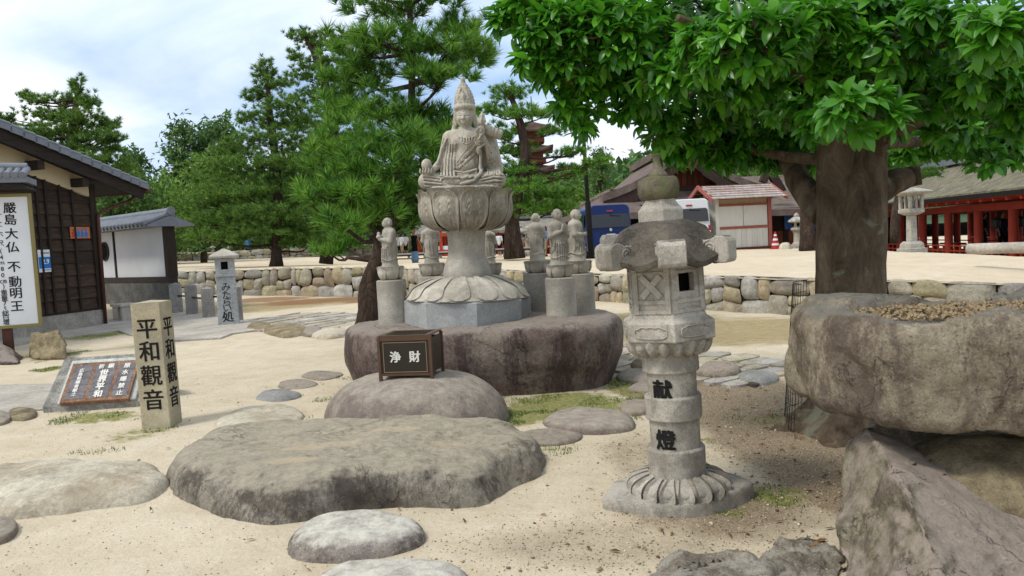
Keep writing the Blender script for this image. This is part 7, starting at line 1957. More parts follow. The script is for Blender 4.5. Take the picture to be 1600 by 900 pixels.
def branch_path(a, b, sag, n=6, wig=.06, seed=0):
    a, b = Vector(a), Vector(b); L = (b - a).length; out = []
    for i in range(n + 1):
        t = i / n; p = a.lerp(b, t); p.z += -sag * L * math.sin(math.pi * t) ; p += Vector((noise.noise(Vector((t * 3, seed, 1))), noise.noise(Vector((t * 3, seed, 5))), noise.noise(Vector((t * 3, seed, 9))))) * wig * L * (0 < i < n)
        out.append(p)
    return out
def pine(name, label, d, trunk, pads, needle=.16, nn=46, dens=1.0, mat=None, group=None, seed=0, w=.010, upw=.9, branch_r=.045, spread=1.15, bark=None, ps=1.0):
    """trunk: [(px, py, width px)] at depth d; pads: [(px, py, rx, ry, depth offset)]"""
    mat = mat or M_needle
    pts = [P(a, b, d) for a, b, _ in trunk]; rad = [w_ / 2 * d / F for _, _, w_ in trunk]
    n_ = 26; pth, _ = resample(pts, n_); sv = np.cumsum([0] + [(pts[i + 1] - pts[i]).length for i in range(len(pts) - 1)])
    rr_ = np.interp(np.linspace(0, sv[-1], n_), sv, rad)
    base = Vector(pth[0]); t = thing(name, label, 'tree', base, 0, group)
    sm_ = [Vector(p) - base for p in pth]
    for i in range(1, n_ - 1): sm_[i] += Vector((noise.noise(Vector((i * .35, seed, 0))), noise.noise(Vector((i * .35, seed, 7))), 0)) * rr_[i] * .5
    MB().tube(sm_, list(rr_), 16, lambda i, a, r, p: r * (1 + .14 * noise.noise(Vector((math.cos(a) * 1.5, math.sin(a) * 1.5, p.z * 2 + seed))) + .05 * noise.noise(Vector((math.cos(a) * 4, math.sin(a) * 4, p.z * 6))))).build('trunk', bark or M_pbark, t, smooth=True)
    protos = [tuft_proto(nn, needle, w, seed * 10 + k, spread) for k in range(6)]
    PS_, DS, SS = [], [], []; mb = MB()
    for k, (px, py, rx, ry, dd) in enumerate(pads):
        dk = d + dd; c = P(px, py, dk); kx = dk / F; rx *= ps; ry *= ps; r = (rx * kx, max(rx * .75 * kx, .2), ry * kx)
        tp = needle * F / dk; cnt = int(dens * 9.5 * rx * ry / (tp * tp)) + 6
        pos, dr = pad_points(c, r, cnt); dr = dr * .8 + np.array([0, 0, upw]) + RNG.normal(size=dr.shape) * .28
        PS_.append(pos); DS.append(dr); SS.append(RNG.uniform(.75, 1.2, cnt))
        # limb from the trunk, starting a little lower than the pad
        zc_ = c.z - .25 * r[0] - .1; j = min(range(n_), key=lambda i: abs(pth[i][2] - zc_)); a = Vector(pth[j])
        b = c - Vector((0, 0, r[2] * .35)); L = (b - a).length; br = min(branch_r * (.5 + L * .3), rr_[j] * .8)
        bp = branch_path(a - base, b - base, .06, 7, .07, seed + k); mb.tube(bp, [br * (1 - .7 * i / 7) for i in range(8)], 7)
        for _ in range(5 if r[0] > .4 else 3):
            e_ = Vector(pos[RNG.integers(0, cnt)]); s_ = bp[RNG.integers(4, 8)]; mb.tube(branch_path(s_, e_ - base, .03, 4, .08, seed + k + _), [br * .35, br * .3, br * .25, br * .18, br * .1], 5)
    mb.build('limbs', bark or M_pbark, t, smooth=True, recalc=False)['kind'] = 'stuff'
    V = scatter(protos, np.concatenate(PS_), np.concatenate(DS), np.concatenate(SS)) - np.array(base)
    o = obj('crown', tri_mesh('crown', V), mat, t); o['kind'] = 'stuff'
    return t
GP = 'pine trees growing round the statues'
pine('pine_tree', 'near pine with thick leaning scaly trunk directly left of the seated statue', 11.2,
     [(568, 525, 40), (578, 470, 38), (590, 420, 37), (600, 372, 36), (615, 320, 34), (628, 270, 30), (638, 220, 26), (644, 160, 22), (645, 90, 18), (640, 20, 14), (636, -60, 10), (634, -140, 6)],
     [(640, 10, 100, 30, 0), (560, 78, 62, 28, .2), (600, 60, 60, 26, -.5), (700, 72, 72, 28, -.3), (722, 45, 42, 26, .4), (655, 105, 100, 30, .5), (560, 120, 60, 28, .6), (690, 120, 60, 26, -.5), (735, 92, 36, 20, .2),
      (600, 178, 88, 36, .2), (540, 165, 46, 26, .8), (655, 195, 70, 26, .7), (560, 225, 84, 32, -.2), (640, 222, 90, 34, -.6), (690, 200, 46, 26, .3), (520, 255, 56, 24, .5),
      (600, 258, 84, 34, -1.0), (680, 252, 56, 36, -.2), (545, 300, 76, 28, -1.2), (620, 300, 70, 26, -.4), (505, 300, 44, 18, -1.0), (570, 335, 60, 22, -1.0), (640, 335, 62, 24, .3), (530, 348, 36, 26, -1.6), (600, 352, 62, 18, .2), (665, 310, 40, 30, .6),
      (515, 392, 28, 14, .8), (540, 380, 26, 14, .9), (620, -60, 110, 36, 0), (560, -30, 70, 30, .5), (690, -40, 80, 36, -.2), (640, -130, 80, 40, 0)],
     .20, 64, .85, M_needle, GP, 1, .013, .95, .05, ps=1.1, spread=1.0)
pine('pine_tree', 'pine standing right behind the statue with long level branches over the lamp post', 25.5,
     [(804, 404, 34), (803, 385, 22), (801, 350, 20), (806, 310, 19), (816, 270, 17), (822, 230, 14), (812, 190, 11), (800, 155, 8), (795, 135, 5)],
     [(798, 148, 34, 16, 0), (770, 175, 30, 14, .5), (815, 178, 30, 14, -.5), (850, 178, 22, 10, 0), (780, 210, 40, 16, .4), (862, 206, 22, 9, .3), (800, 238, 36, 14, .6), (885, 240, 26, 8, 0), (905, 236, 14, 6, 0),
      (790, 268, 42, 16, 0), (880, 262, 20, 6, .3), (810, 295, 58, 15, -.8), (860, 280, 40, 9, .3), (900, 268, 22, 7, -.3), (925, 256, 22, 8, -.6), (945, 248, 12, 6, -.6), (770, 310, 38, 22, .5), (850, 305, 46, 12, .6), (815, 325, 44, 14, 0), (780, 335, 30, 12, -.5), (870, 325, 36, 10, .8)],
     .20, 40, .95, M_needle, GP, 2, .02, .85, .05, ps=1.12)
pine('pine_tree', 'dark straight trunked pine on the terrace at left with foliage down to the ground', 31.0,
     [(432, 418, 24), (432, 400, 16), (433, 360, 15), (434, 310, 14), (432, 260, 13), (426, 210, 11), (420, 160, 8), (415, 110, 4)],
     [(415, 112, 16, 20, 0), (428, 132, 22, 14, 0), (405, 150, 26, 14, .5), (440, 165, 32, 14, -.5), (395, 185, 30, 14, 0), (450, 195, 40, 16, .4), (420, 215, 50, 16, -.6), (370, 235, 40, 16, 0), (470, 235, 44, 18, .6), (410, 255, 60, 18, -1), (350, 275, 46, 18, 0), (455, 280, 60, 20, .3), (385, 300, 70, 20, -1), (330, 315, 46, 16, .3), (480, 315, 46, 20, .5), (420, 335, 74, 20, -1), (340, 345, 60, 16, 0), (475, 355, 50, 18, .4), (400, 365, 76, 14, -.5), (330, 370, 40, 10, .3), (450, 378, 46, 10, .2), (500, 375, 30, 12, -.4)],
     .22, 34, .85, M_needle2, GP, 3, .026, .85, .05, ps=1.22)
pine('pine_tree', 'tall leaning pine behind the dark straight pine, its top reaching left against the sky', 34.0,
     [(510, 412, 22), (512, 380, 18), (515, 320, 17), (522, 250, 15), (520, 180, 13), (505, 120, 10), (490, 80, 7), (475, 55, 4)],
     [(470, 56, 24, 12, 0), (500, 70, 34, 15, .5), (540, 62, 30, 16, 0), (460, 90, 14, 10, 0), (520, 100, 44, 16, -.5), (480, 120, 40, 14, 0), (560, 130, 40, 18, .5), (500, 150, 50, 16, 0), (545, 175, 50, 18, -.6), (480, 190, 46, 18, .4), (520, 220, 56, 20, 0), (570, 230, 40, 20, .6), (490, 260, 56, 20, 0), (550, 285, 56, 22, .3), (500, 320, 60, 20, 0), (560, 340, 46, 20, .4), (520, 365, 50, 16, 0), (590, 300, 40, 30, 1), (620, 340, 40, 20, 1)],
     .22, 34, .85, M_needle2, GP, 4, .028, .85, .05, ps=1.2)
pine('pine_tree', 'pine with upswept branches rising behind the tiled roof of the wooden house', 33.0,
     [(120, 400, 20), (118, 330, 17), (115, 260, 15), (112, 210, 11), (118, 170, 7), (122, 130, 3)],
     [(122, 138, 10, 16, 0), (105, 158, 22, 12, .3), (138, 160, 16, 14, -.4), (60, 158, 18, 10, 0), (38, 150, 12, 7, 0), (75, 180, 36, 12, .4), (125, 185, 34, 14, -.5), (95, 205, 46, 14, 0), (165, 195, 20, 12, .4), (150, 215, 36, 14, -.3), (60, 212, 34, 12, .5), (172, 220, 16, 10, .2), (110, 232, 50, 14, .4), (180, 235, 14, 7, .2), (150, 248, 46, 14, -.4), (40, 235, 36, 14, 0), (90, 258, 60, 16, 0), (160, 270, 50, 14, .3), (10, 188, 14, 9, .5), (5, 210, 26, 14, 0), (190, 265, 14, 8, 0)],
     .23, 36, .9, M_needle2, GP, 5, .026, 1.1, .05, ps=1.3)
pine('pine_tree', 'bright green pine bough tree beyond the big trunk in front of the corridor roof', 24.0,
     [(1398, 380, 14), (1400, 330, 12), (1410, 290, 10), (1425, 268, 7), (1440, 255, 4)],
     [(1440, 274, 28, 9, -1.5), (1412, 262, 26, 9, -1), (1455, 268, 18, 6, -1.5), (1400, 240, 34, 14, 0), (1430, 236, 40, 12, .5), (1405, 275, 20, 8, -.6)], .17, 34, .9, M_fresh, GP, 6, .02, .8, .04)
pine('pine_tree', 'pine with yellow green needles hanging over the annex roof left of the big trunk', 26.0,
     [(1262, 392, 26), (1262, 350, 17), (1258, 310, 15), (1250, 270, 12), (1240, 240, 8)],
     [(1240, 268, 34, 13, 0), (1262, 290, 30, 12, -.6), (1215, 262, 30, 10, .4), (1265, 255, 36, 14, .4), (1240, 240, 40, 12, 0), (1280, 272, 26, 12, 0)], .17, 34, .9, M_fresh, GP, 7, .022, .7, .04)

def leaf_cluster(n, size, seed, asp=.55):
    r = np.random.default_rng(seed); V = np.zeros((n * 3, 3), np.float32)
    for i in range(n):
        p = r.normal(size=3) * size * .9; d = r.normal(size=3); d /= np.linalg.norm(d); s_ = np.cross(d, r.normal(size=3)); s_ /= np.linalg.norm(s_)
        l = size * r.uniform(.6, 1.2); V[i * 3] = p - d * l * .5 - s_ * l * asp * .5; V[i * 3 + 1] = p - d * l * .5 + s_ * l * asp * .5; V[i * 3 + 2] = p + d * l * .6
    return V
def leafy(name, label, d, foot, pads, leaf=.28, dens=1.0, mat=None, group=None, seed=0, trunk_w=10, cat='tree', flat_=.5):
    c0 = P(foot[0], foot[1], d); t = thing(name, label, cat, c0, 0, group); mat = mat or M_farleaf
    pr = [leaf_cluster(12, leaf, seed * 7 + k) for k in range(5)]
    PS_, DS = [], []; mb = MB(); topc = None
    for k, (px, py, rx, ry, dd) in enumerate(pads):
        dk = d + dd; c = P(px, py, dk); kx = dk / F; r = (rx * kx, rx * kx * .8, ry * kx); tp = leaf * F / dk * 1.6
        n = int(dens * 7 * rx * ry / (tp * tp)) + 8; p_, dr = pad_points(c, r, n, .7); PS_.append(p_); DS.append(dr + np.array([0, 0, flat_]))
        if cat == 'tree' or k < 6: mb.tube(branch_path(Vector((0, 0, .3 * max(0, c.z - c0.z))), c - c0, .03, 5, .06, seed + k), [trunk_w * kx * .25 * (1 - .8 * i / 5) for i in range(6)], 6)
    zt_ = max(p.max(0)[2] for p in PS_) - c0.z
    topx = np.mean([p.mean(0) for p in PS_], axis=0) - np.array(c0)
    MB().tube([(0, 0, -.3), (topx[0] * .3, topx[1] * .3, zt_ * .35), (topx[0] * .8, topx[1] * .8, zt_ * .8)], [trunk_w * d / F * .55, trunk_w * d / F * .4, trunk_w * d / F * .12], 9).build('trunk', M_pbark, t, smooth=True)
    mb.build('limbs', M_pbark, t, smooth=True, recalc=False)['kind'] = 'stuff'
    P_ = np.concatenate(PS_); V = scatter(pr, P_, np.concatenate(DS), RNG.uniform(.7, 1.25, len(P_))) - np.array(c0)
    o = obj('crown', tri_mesh('crown', V), mat, t); o['kind'] = 'stuff'; return t
GF = 'trees at the foot of the wooded hill'
def conifer_pads(x, ytop, ybot, w, n=9, seed=0):
    r = random.Random(seed); out = [(x, ytop + 4, w * .12, 6, 0)]
    for i in range(n):
        t = (i + .6) / n; y = ytop + (ybot - ytop) * t; hw = w * (.18 + .82 * t ** .8)
        for s in (-1, 0, 1): out.append((x + s * hw * .62 + r.uniform(-4, 4), y + r.uniform(-4, 4) + abs(s) * 3, hw * .55, (ybot - ytop) / n * .42, r.uniform(-1, 1)))
    return out
leafy('conifer_tree', 'tall dark conifer rising against the sky right of the wooden house roof', 62, (285, 405), conifer_pads(287, 192, 390, 62, 9, 1), .42, .9, M_farleaf, GF, 11, 10)
leafy('conifer_tree', 'slender dark conifer just right of the tall dark conifer in the wood', 64, (332, 405), conifer_pads(325, 198, 390, 46, 9, 2), .42, .9, M_farleaf, GF, 12, 9)
leafy('conifer_tree', 'flat topped far conifer between the slender conifer and the leaning pine', 60, (365, 405), conifer_pads(352, 188, 390, 56, 8, 3), .42, .9, M_farleaf, GF, 13, 10)
leafy('conifer_tree', 'small far conifer left of the tall dark conifer above the plaster wall', 58, (215, 405), conifer_pads(212, 240, 395, 40, 7, 4), .40, .9, M_farleaf, GF, 14, 9)
leafy('leafy_tree', 'light green bushy tree in front of the dark conifers', 50, (258, 405), [(260, 292, 34, 20, 0), (238, 312, 34, 22, 0), (282, 315, 36, 24, -.5), (255, 340, 46, 26, .4), (300, 345, 40, 26, 0), (232, 355, 34, 24, .2), (275, 372, 56, 20, 0)], .30, .9, M_farlight, GF, 15)
leafy('leafy_tree', 'yellow green bushy tree between the light bushy tree and the straight pine', 46, (318, 405), [(318, 262, 30, 18, 0), (340, 285, 36, 20, 0), (310, 300, 36, 22, .4), (345, 325, 44, 26, -.4), (310, 340, 40, 24, .3), (335, 365, 54, 20, 0)], .28, .9, M_farlight, GF, 16)
leafy('leafy_tree', 'dark leafy tree behind the tiled wall roof', 44, (185, 410), [(190, 285, 40, 24, 0), (215, 320, 44, 28, .4), (170, 320, 40, 28, 0), (240, 365, 40, 26, 0), (195, 370, 60, 30, .3), (150, 350, 50, 40, 0), (280, 385, 60, 12, 1)], .28, .8, M_farleaf, GF, 17)
leafy('leafy_tree', 'broad dark tree filling the gap behind the two middle pines', 58, (470, 405), [(400, 290, 70, 40, 0), (470, 270, 70, 44, 0), (540, 290, 70, 44, .5), (440, 340, 90, 36, -.5), (530, 345, 90, 34, .5), (610, 330, 70, 40, 0), (500, 378, 110, 14, 0), (650, 300, 60, 40, .6), (690, 330, 50, 30, 0)], .36, .8, M_farleaf, GF, 18)
leafy('leafy_tree', 'bright green bushy tree left of the lamp post above the monk statues', 70, (880, 395), [(898, 300, 22, 10, 0), (915, 310, 26, 14, .5), (880, 312, 30, 14, 0), (860, 325, 34, 14, 0), (900, 330, 40, 14, -.5), (930, 330, 20, 16, 0), (840, 338, 36, 12, .4)], .34, .9, M_farlight, GF, 19)
leafy('leafy_tree', 'dark tree low behind the right pine below the pagoda', 76, (800, 395), [(780, 310, 40, 18, 0), (820, 322, 40, 16, .5), (745, 322, 40, 20, 0), (850, 318, 30, 12, 0), (790, 338, 60, 12, 0), (720, 335, 40, 18, 0)], .4, .9, M_farleaf, GF, 20)
leafy('conifer_tree', 'dark lone conifer on the skyline right of the lamp post', 95, (936, 380), conifer_pads(936, 236, 330, 24, 7, 6), .42, .8, M_farleaf, GF, 21, 5)
leafy('leafy_tree', 'green trees seen between the hall roof and the big trunk', 60, (1225, 385), [(1190, 235, 60, 22, 0), (1240, 225, 60, 26, 0), (1140, 232, 50, 14, 0), (1290, 235, 40, 24, .5), (1210, 262, 50, 12, 0)], .36, .9, M_farlight, GF, 22)
# ---- wooded hill behind everything
def hill_z(az, amp):
    return amp
V_, F_ = [], []; azs = np.linspace(-1.2, 1.2, 120); rds = [110, 160, 220, 300, 420, 600]
for i, a in enumerate(azs):
    pxa = 800 + F * math.tan(a); 
    ytop = np.interp(pxa, [-400, 0, 200, 420, 560, 760, 860, 930, 1010, 1100, 1250, 1700, 2200], [345, 350, 352, 345, 335, 325, 322, 312, 298, 290, 285, 270, 270]) + 6 * noise.noise(Vector((a * 14, 2, 0)))
    for j, r in enumerate(rds):
        t = math.sin(j / (len(rds) - 1) * math.pi / 2) ; zt_ = CAMZ + (hor(pxa) - ytop) / F * 600 
        V_.append((math.sin(a) * r / math.cos(a) * .9 if False else math.tan(a) * r, r, .8 + (zt_ - .8) * t ** 1.3))
n_ = len(rds)
for i in range(len(azs) - 1):
    for j in range(n_ - 1): F_.append((i * n_ + j, (i + 1) * n_ + j, (i + 1) * n_ + j + 1, i * n_ + j + 1))
k = NM('hill_ground'); M_hill = k.out(k.ramp(k.noise(.08, 8, .7), [(.3, (.03, .06, .03, 1)), (.7, (.07, .11, .05, 1))]), .95)
tag(obj('hill', mesh('hill', V_, F_, True), M_hill), kind='structure')
n = 9000; aa = RNG.uniform(-.95, .95, n); rr_ = 118 + 470 * RNG.random(n) ** 1.2; pos = np.zeros((n, 3)); va = np.array(V_).reshape(len(azs), n_, 3)
ii = np.clip(np.searchsorted(azs, aa) - 1, 0, len(azs) - 2)
for k in range(n):
    j = int(np.clip(np.searchsorted(rds, rr_[k]) - 1, 0, n_ - 2)); f = (rr_[k] - rds[j]) / (rds[j + 1] - rds[j]); pos[k] = (math.tan(aa[k]) * rr_[k], rr_[k], va[ii[k], j, 2] * (1 - f) + va[ii[k], j + 1, 2] * f + RNG.uniform(0, 3))
V = scatter([leaf_cluster(14, 2.0, 900 + k, .9) for k in range(5)], pos, RNG.normal(size=(n, 3)) + [0, 0, 1], RNG.uniform(.7, 1.6, n) * (rr_ / 260) ** .5)
tag(obj('hill_forest', tri_mesh('hill_forest', V), M_farleaf), kind='stuff')
# low hedge of shrubs that closes the view at ground level on the left
leafy('hedge', 'dark clipped hedge along the far end of the upper bank at left', 66, (350, 398), [(x, 386 + (x % 3), 26, 13, 0) for x in range(190, 640, 26)], .3, .9, M_farleaf, None, 31, 4, 'hedge')
leafy('hedge', 'dark hedge behind the boardwalk between the statues and the hall', 74, (860, 398), [(x, 372, 26, 22, 0) for x in range(650, 1000, 26)], .36, .9, M_farleaf, None, 32, 4, 'hedge')

# ------------------------------------------------------------------ the big evergreen on the right
TD_ = 6.0
tp = [(1312, 700, 150), (1314, 672, 138), (1320, 640, 118), (1326, 590, 106), (1328, 530, 102), (1330, 470, 104), (1330, 400, 104), (1330, 330, 106), (1330, 280, 104), (1330, 235, 96), (1332, 190, 90), (1338, 140, 70), (1345, 80, 52), (1350, 10, 40), (1352, -80, 30), (1352, -220, 14)]
pts = [P(a, b, TD_) for a, b, _ in tp]; rad = [w_ / 2 * TD_ / F for _, _, w_ in tp]
pth, _ = resample(pts, 60); sv = np.cumsum([0] + [(pts[i + 1] - pts[i]).length for i in range(len(pts) - 1)]); rr_ = np.interp(np.linspace(0, sv[-1], 60), sv, rad)
tb = Vector(pth[0]); tb.z = GM(tb.x, tb.y)
tree = thing('evergreen_tree', 'big broadleaved evergreen with a thick brown trunk and glossy leaves overhanging from the right', 'tree', tb)
def tfn(i, a, r, p):
    k = 1 + .07 * noise.noise(Vector((math.cos(a) * 1.3, math.sin(a) * 1.3, p.z * 1.3))) + .035 * noise.noise(Vector((math.cos(a) * 4, math.sin(a) * 4, p.z * 5)))
    if p.z < .35: k += .30 * max(0, math.cos(a * 5 + 1)) * (1 - p.z / .35) ** 1.5 + .10 * (1 - p.z / .35) ** 2
    return r * k
MB().tube([Vector(p) - tb for p in pth], list(rr_), 40, tfn).build('trunk', M_tbark, tree, smooth=True)
def limb(pp, w0, w1, name='limb', n=12):
    ps = [P(a, b, d_) - tb for a, b, d_ in pp]; q_, _ = resample(ps, n); MB().tube([Vector(v) + Vector((noise.noise(Vector((i * .5, w0, 1))), noise.noise(Vector((i * .5, w0, 4))), 0)) * .05 * (i > 0) for i, v in enumerate(q_)], list(np.linspace(w0, w1, n)), 12, lambda i, a, r, p: r * (1 + .12 * noise.noise(Vector((math.cos(a), math.sin(a), p.z * 3))))).build(name, M_tbark, tree, smooth=True)
limb([(1365, 300, 6), (1400, 282, 6.0), (1422, 276, 6.05), (1430, 274, 6.05)], .12, .075, 'branch_stub')
limb([(1290, 330, 6.1), (1262, 305, 6.3), (1245, 270, 6.5), (1215, 230, 6.9), (1150, 200, 7.3)], .13, .03)
limb([(1350, 230, 6), (1400, 200, 5.7), (1450, 180, 5.4), (1530, 165, 5.1), (1640, 120, 4.8)], .09, .03)
limb([(1335, 200, 6), (1300, 150, 5.6), (1240, 100, 5.2), (1150, 60, 4.8), (1050, 30, 4.6)], .085, .02)
limb([(1330, 230, 6), (1230, 190, 6.0), (1110, 130, 5.7), (1000, 120, 5.5), (900, 90, 5.5)], .075, .02)
limb([(1115, 120, 5.6), (1080, 145, 5.4), (1050, 158, 5.2)], .03, .012, 'branch')
limb([(1320, 255, 6.0), (1200, 240, 6.6), (1100, 215, 6.8), (1020, 190, 6.8)], .06, .015)
limb([(1340, 160, 6), (1400, 110, 5.2), (1480, 60, 4.4), (1560, 40, 4.0)], .075, .02)
limb([(1338, 190, 6), (1350, 190, 5.2), (1350, 185, 4.4), (1345, 180, 4.0)], .06, .015)
limb([(1355, 220, 6.1), (1440, 222, 6.6), (1540, 205, 6.9)], .07, .02)
def leaf_proto(seed, L=.110, W=.048):
    r = random.Random(seed); xs = [-1, -.5, 0, .5, 1]; prof_ = [.12, .62, .95, 1.0, .90, .62, .10]; curl = r.uniform(.15, .45); fold = r.uniform(.25, .5); V = []; F_ = []; tw = r.uniform(-.2, .2)
    for j, w_ in enumerate(prof_):
        t = j / (len(prof_) - 1)
        for x in (-1, 0, 1):
            V.append((x * w_ * W / 2 + tw * t * t * L * .2, L * t * math.cos(curl * t), -L * t * math.sin(curl * t) + abs(x) * w_ * W / 2 * fold))
    for j in range(len(prof_) - 1):
        for x in range(2): F_.append((j * 3 + x, j * 3 + x + 1, (j + 1) * 3 + x + 1, (j + 1) * 3 + x))
    return np.array(V, np.float32), np.array(F_)
LP = [leaf_proto(k) for k in range(5)]
LM = [mesh('leaf', v, f, True) for v, f in LP]
for me in LM: me.materials.append(M_leaf)
CP = [(1180, 62, 85, 52, 4.3, 1), (1105, 80, 50, 50, 4.6, 1), (1345, 170, 78, 34, 4.0, 1.1), (1290, 185, 40, 24, 4.3, 1), (1565, 55, 70, 55, 3.7, 1), (1480, 30, 60, 40, 4.3, 1), (1255, 30, 70, 36, 4.5, 1), (1340, 20, 90, 34, 4.7, 1), (1420, 40, 60, 40, 4.8, .9),
      (1060, 110, 70, 44, 5.0, 1), (960, 50, 80, 50, 5.1, 1), (880, 40, 70, 46, 5.2, 1), (815, 20, 56, 34, 5.4, 1), (850, 90, 46, 40, 5.3, 1), (905, 110, 60, 46, 5.3, 1), (975, 140, 70, 40, 5.5, 1), (885, 165, 30, 26, 5.5, .9), (912, 195, 18, 16, 5.5, .8), (1010, 60, 60, 60, 5.4, .9),
      (1020, 180, 46, 26, 5.9, .9), (1030, 215, 26, 18, 6.0, .8), (1085, 225, 44, 22, 6.4, .9), (1140, 215, 56, 34, 6.6, .9), (1200, 225, 50, 34, 6.7, .9), (1245, 200, 50, 40, 6.6, .9), (1110, 175, 70, 34, 6.2, .9), (1180, 140, 80, 46, 6.0, .9), (1250, 110, 70, 50, 5.6, .9),
      (1300, 90, 70, 50, 5.4, .9), (1400, 110, 70, 44, 5.2, .9), (1460, 130, 60, 40, 5.1, .9), (1540, 130, 60, 40, 4.7, .9), (1590, 170, 36, 50, 4.9, .9), (1410, 180, 50, 30, 5.6, .8), (1420, 228, 60, 18, 6.8, .8), (1490, 222, 60, 24, 6.7, .9), (1560, 215, 60, 34, 6.3, .9), (1545, 250, 20, 18, 6.2, .7), (1600, 235, 30, 20, 6.5, .8),
      (1270, 255, 26, 14, 7.0, .6), (1060, 235, 36, 20, 6.4, .8), (1120, 245, 40, 20, 6.6, .8), (1190, 248, 44, 18, 6.8, .8), (1240, 250, 34, 22, 6.9, .8), (1230, 88, 70, 36, 4.9, .9), (1300, 128, 60, 30, 4.9, .9), (1455, 150, 56, 34, 4.9, .9), (1530, 118, 60, 36, 4.5, .9), (1160, 128, 70, 34, 5.2, .9), (1240, 165, 60, 30, 5.5, .9), (1400, 70, 70, 40, 4.5, .8), (1490, 195, 50, 26, 5.6, .8), (1040, 60, 90, 60, 6.0, .8), (1150, 100, 90, 60, 6.4, .8), (1380, 250, 30, 14, 7.2, .6), (1120, 30, 90, 50, 6.6, .9), (1240, 40, 100, 60, 6.8, .9), (1380, 40, 110, 60, 6.8, .9), (1500, 80, 110, 70, 6.6, .9), (1320, 130, 110, 60, 7.2, .8), (1180, 190, 100, 46, 7.6, .7), (1500, 180, 110, 50, 7.6, .8), (1000, 20, 80, 40, 6.2, .7), (900, 10, 80, 30, 6.0, .8), (1640, 100, 60, 90, 4.6, .8)]
for x in range(820, 1700, 110): CP.append((x, -70, 80, 50, 5.4 + .3 * math.sin(x), .55))
for x in range(900, 1700, 120): CP.append((x, -190, 90, 60, 5.8 + .4 * math.cos(x), .4)); CP.append((x, -60, 90, 60, 7.4, .35))
R_all, T_all, K_all, dist_ = [], [], [], []
mbw = MB()
for (px, py, rx, ry, d_, dn) in CP:
    c = P(px, py, d_); kx = d_ / F; wp = .25 / kx; n = int(dn * 14 * 3.14 * rx * ry / (wp * wp) * 1.0) + 3
    r = (rx * kx, max(.18, rx * kx * .6), ry * kx)
    dd = RNG.normal(size=(n, 3)); dd /= np.linalg.norm(dd, axis=1)[:, None]; kk = RNG.random(n) ** .4; q_ = dd * kk[:, None]
    pos = np.array(c) + q_ * np.array(r); dr = q_ * np.array([.9, .9, .5]) + np.array([0, -.15, .35]) + RNG.normal(size=(n, 3)) * .3
    fr_ = frames(dr)
    for i in range(n):
        if RNG.random() < .5:
            s_ = Vector(c) + (Vector(pos[i]) - Vector(c)) * .2; mbw.tube([s_ - tb, (s_.lerp(Vector(pos[i]), .5) + Vector((0, 0, -.02))) - tb, Vector(pos[i]) - tb], [.010, .008, .005], 5)
        m_ = RNG.integers(8, 13); ph0 = RNG.random() * 6.28
        for j in range(m_):
            ph = ph0 + j * 2.4; el_ = math.radians(RNG.uniform(-12, 52) if j > 2 else RNG.uniform(45, 75))
            dl = fr_[i] @ np.array([math.cos(ph) * math.cos(el_), math.sin(ph) * math.cos(el_), math.sin(el_)]); dl[2] -= .28; dl /= np.linalg.norm(dl)
            upv = fr_[i][:, 2] * .7 + np.array([0, 0, .7]); x = np.cross(dl, upv); nx = np.linalg.norm(x); 
            if nx < 1e-3: continue
            x /= nx; z = np.cross(x, dl)
            R_all.append(np.stack([x, dl, z], 1) * RNG.uniform(.78, 1.2)); T_all.append(pos[i] + dl * .012 - fr_[i][:, 2] * RNG.uniform(0, .04)); K_all.append(RNG.integers(0, 5)); dist_.append(d_)
mbw.build('twigs', M_tbark, tree, recalc=False)['kind'] = 'stuff'
R_all = np.array(R_all); T_all = np.array(T_all); K_all = np.array(K_all)
cd = np.linalg.norm(T_all - np.array([0, 0, CAMZ]), axis=1)
qx = 800 + F * (T_all - np.array(CAM)) @ np.array(_r) / ((T_all - np.array(CAM)) @ np.array(_f)); qy = 450 - F * (T_all - np.array(CAM)) @ np.array(_u) / ((T_all - np.array(CAM)) @ np.array(_f))
inview = (qx > 0) & (qx < 1590) & (qy > 5) & (qy < 890)
order = np.argsort(cd + np.where(inview, 0, 100)); own = set(order[:300].tolist())
for i in own:
    M4 = Matrix.Identity(4)
    for a in range(3):
        for b in range(3): M4[a][b] = float(R_all[i][a, b])
    M4.translation = Vector(T_all[i]) - tb
    o = bpy.data.objects.new('leaf', LM[K_all[i]]); o.matrix_local = M4; link(o, tree)
Vs, Fs, off = [], [], 0
mask = np.ones(len(K_all), bool); mask[list(own)] = False
for k in range(5):
    m_ = mask & (K_all == k); v, f = LP[k]; nv = len(v)
    q_ = np.einsum('nij,kj->nki', R_all[m_], v) + T_all[m_][:, None, :] - np.array(tb)
    Vs.append(q_.reshape(-1, 3)); Fs.append((f[None] + (np.arange(m_.sum()) * nv)[:, None, None]).reshape(-1, 4) + off); off += m_.sum() * nv
o = obj('foliage', mesh('foliage', np.concatenate(Vs), np.concatenate(Fs), True), M_leaf, tree); o['kind'] = 'stuff'
# wire guard round the trunk
wg = thing('tree_guard', 'black wire mesh guard leaning round the foot of the big trunk', 'tree guard', tb)
M_wire = flat('black_wire', '161616', .5, .4, .5)
cxw = Vector((P(1322, 640, TD_).x - tb.x, 0, 0))
def gpt(a, z): 
    R0 = .47 - .10 * z / 1.15; return cxw + Vector((R0 * math.sin(a), -R0 * math.cos(a), z))
for i in range(16):
    a = -2.7 + 1.35 * i / 15; MB().tube([gpt(a, .02), gpt(a, 1.15)], .0022, 4).build('upright_wire', M_wire, wg)
for j in range(13):
    z = .03 + 1.12 * j / 12; MB().tube([gpt(-2.7 + 1.35 * i / 20, z) for i in range(21)], .0022 if j < 12 else .004, 4).build('cross_wire', M_wire, wg)

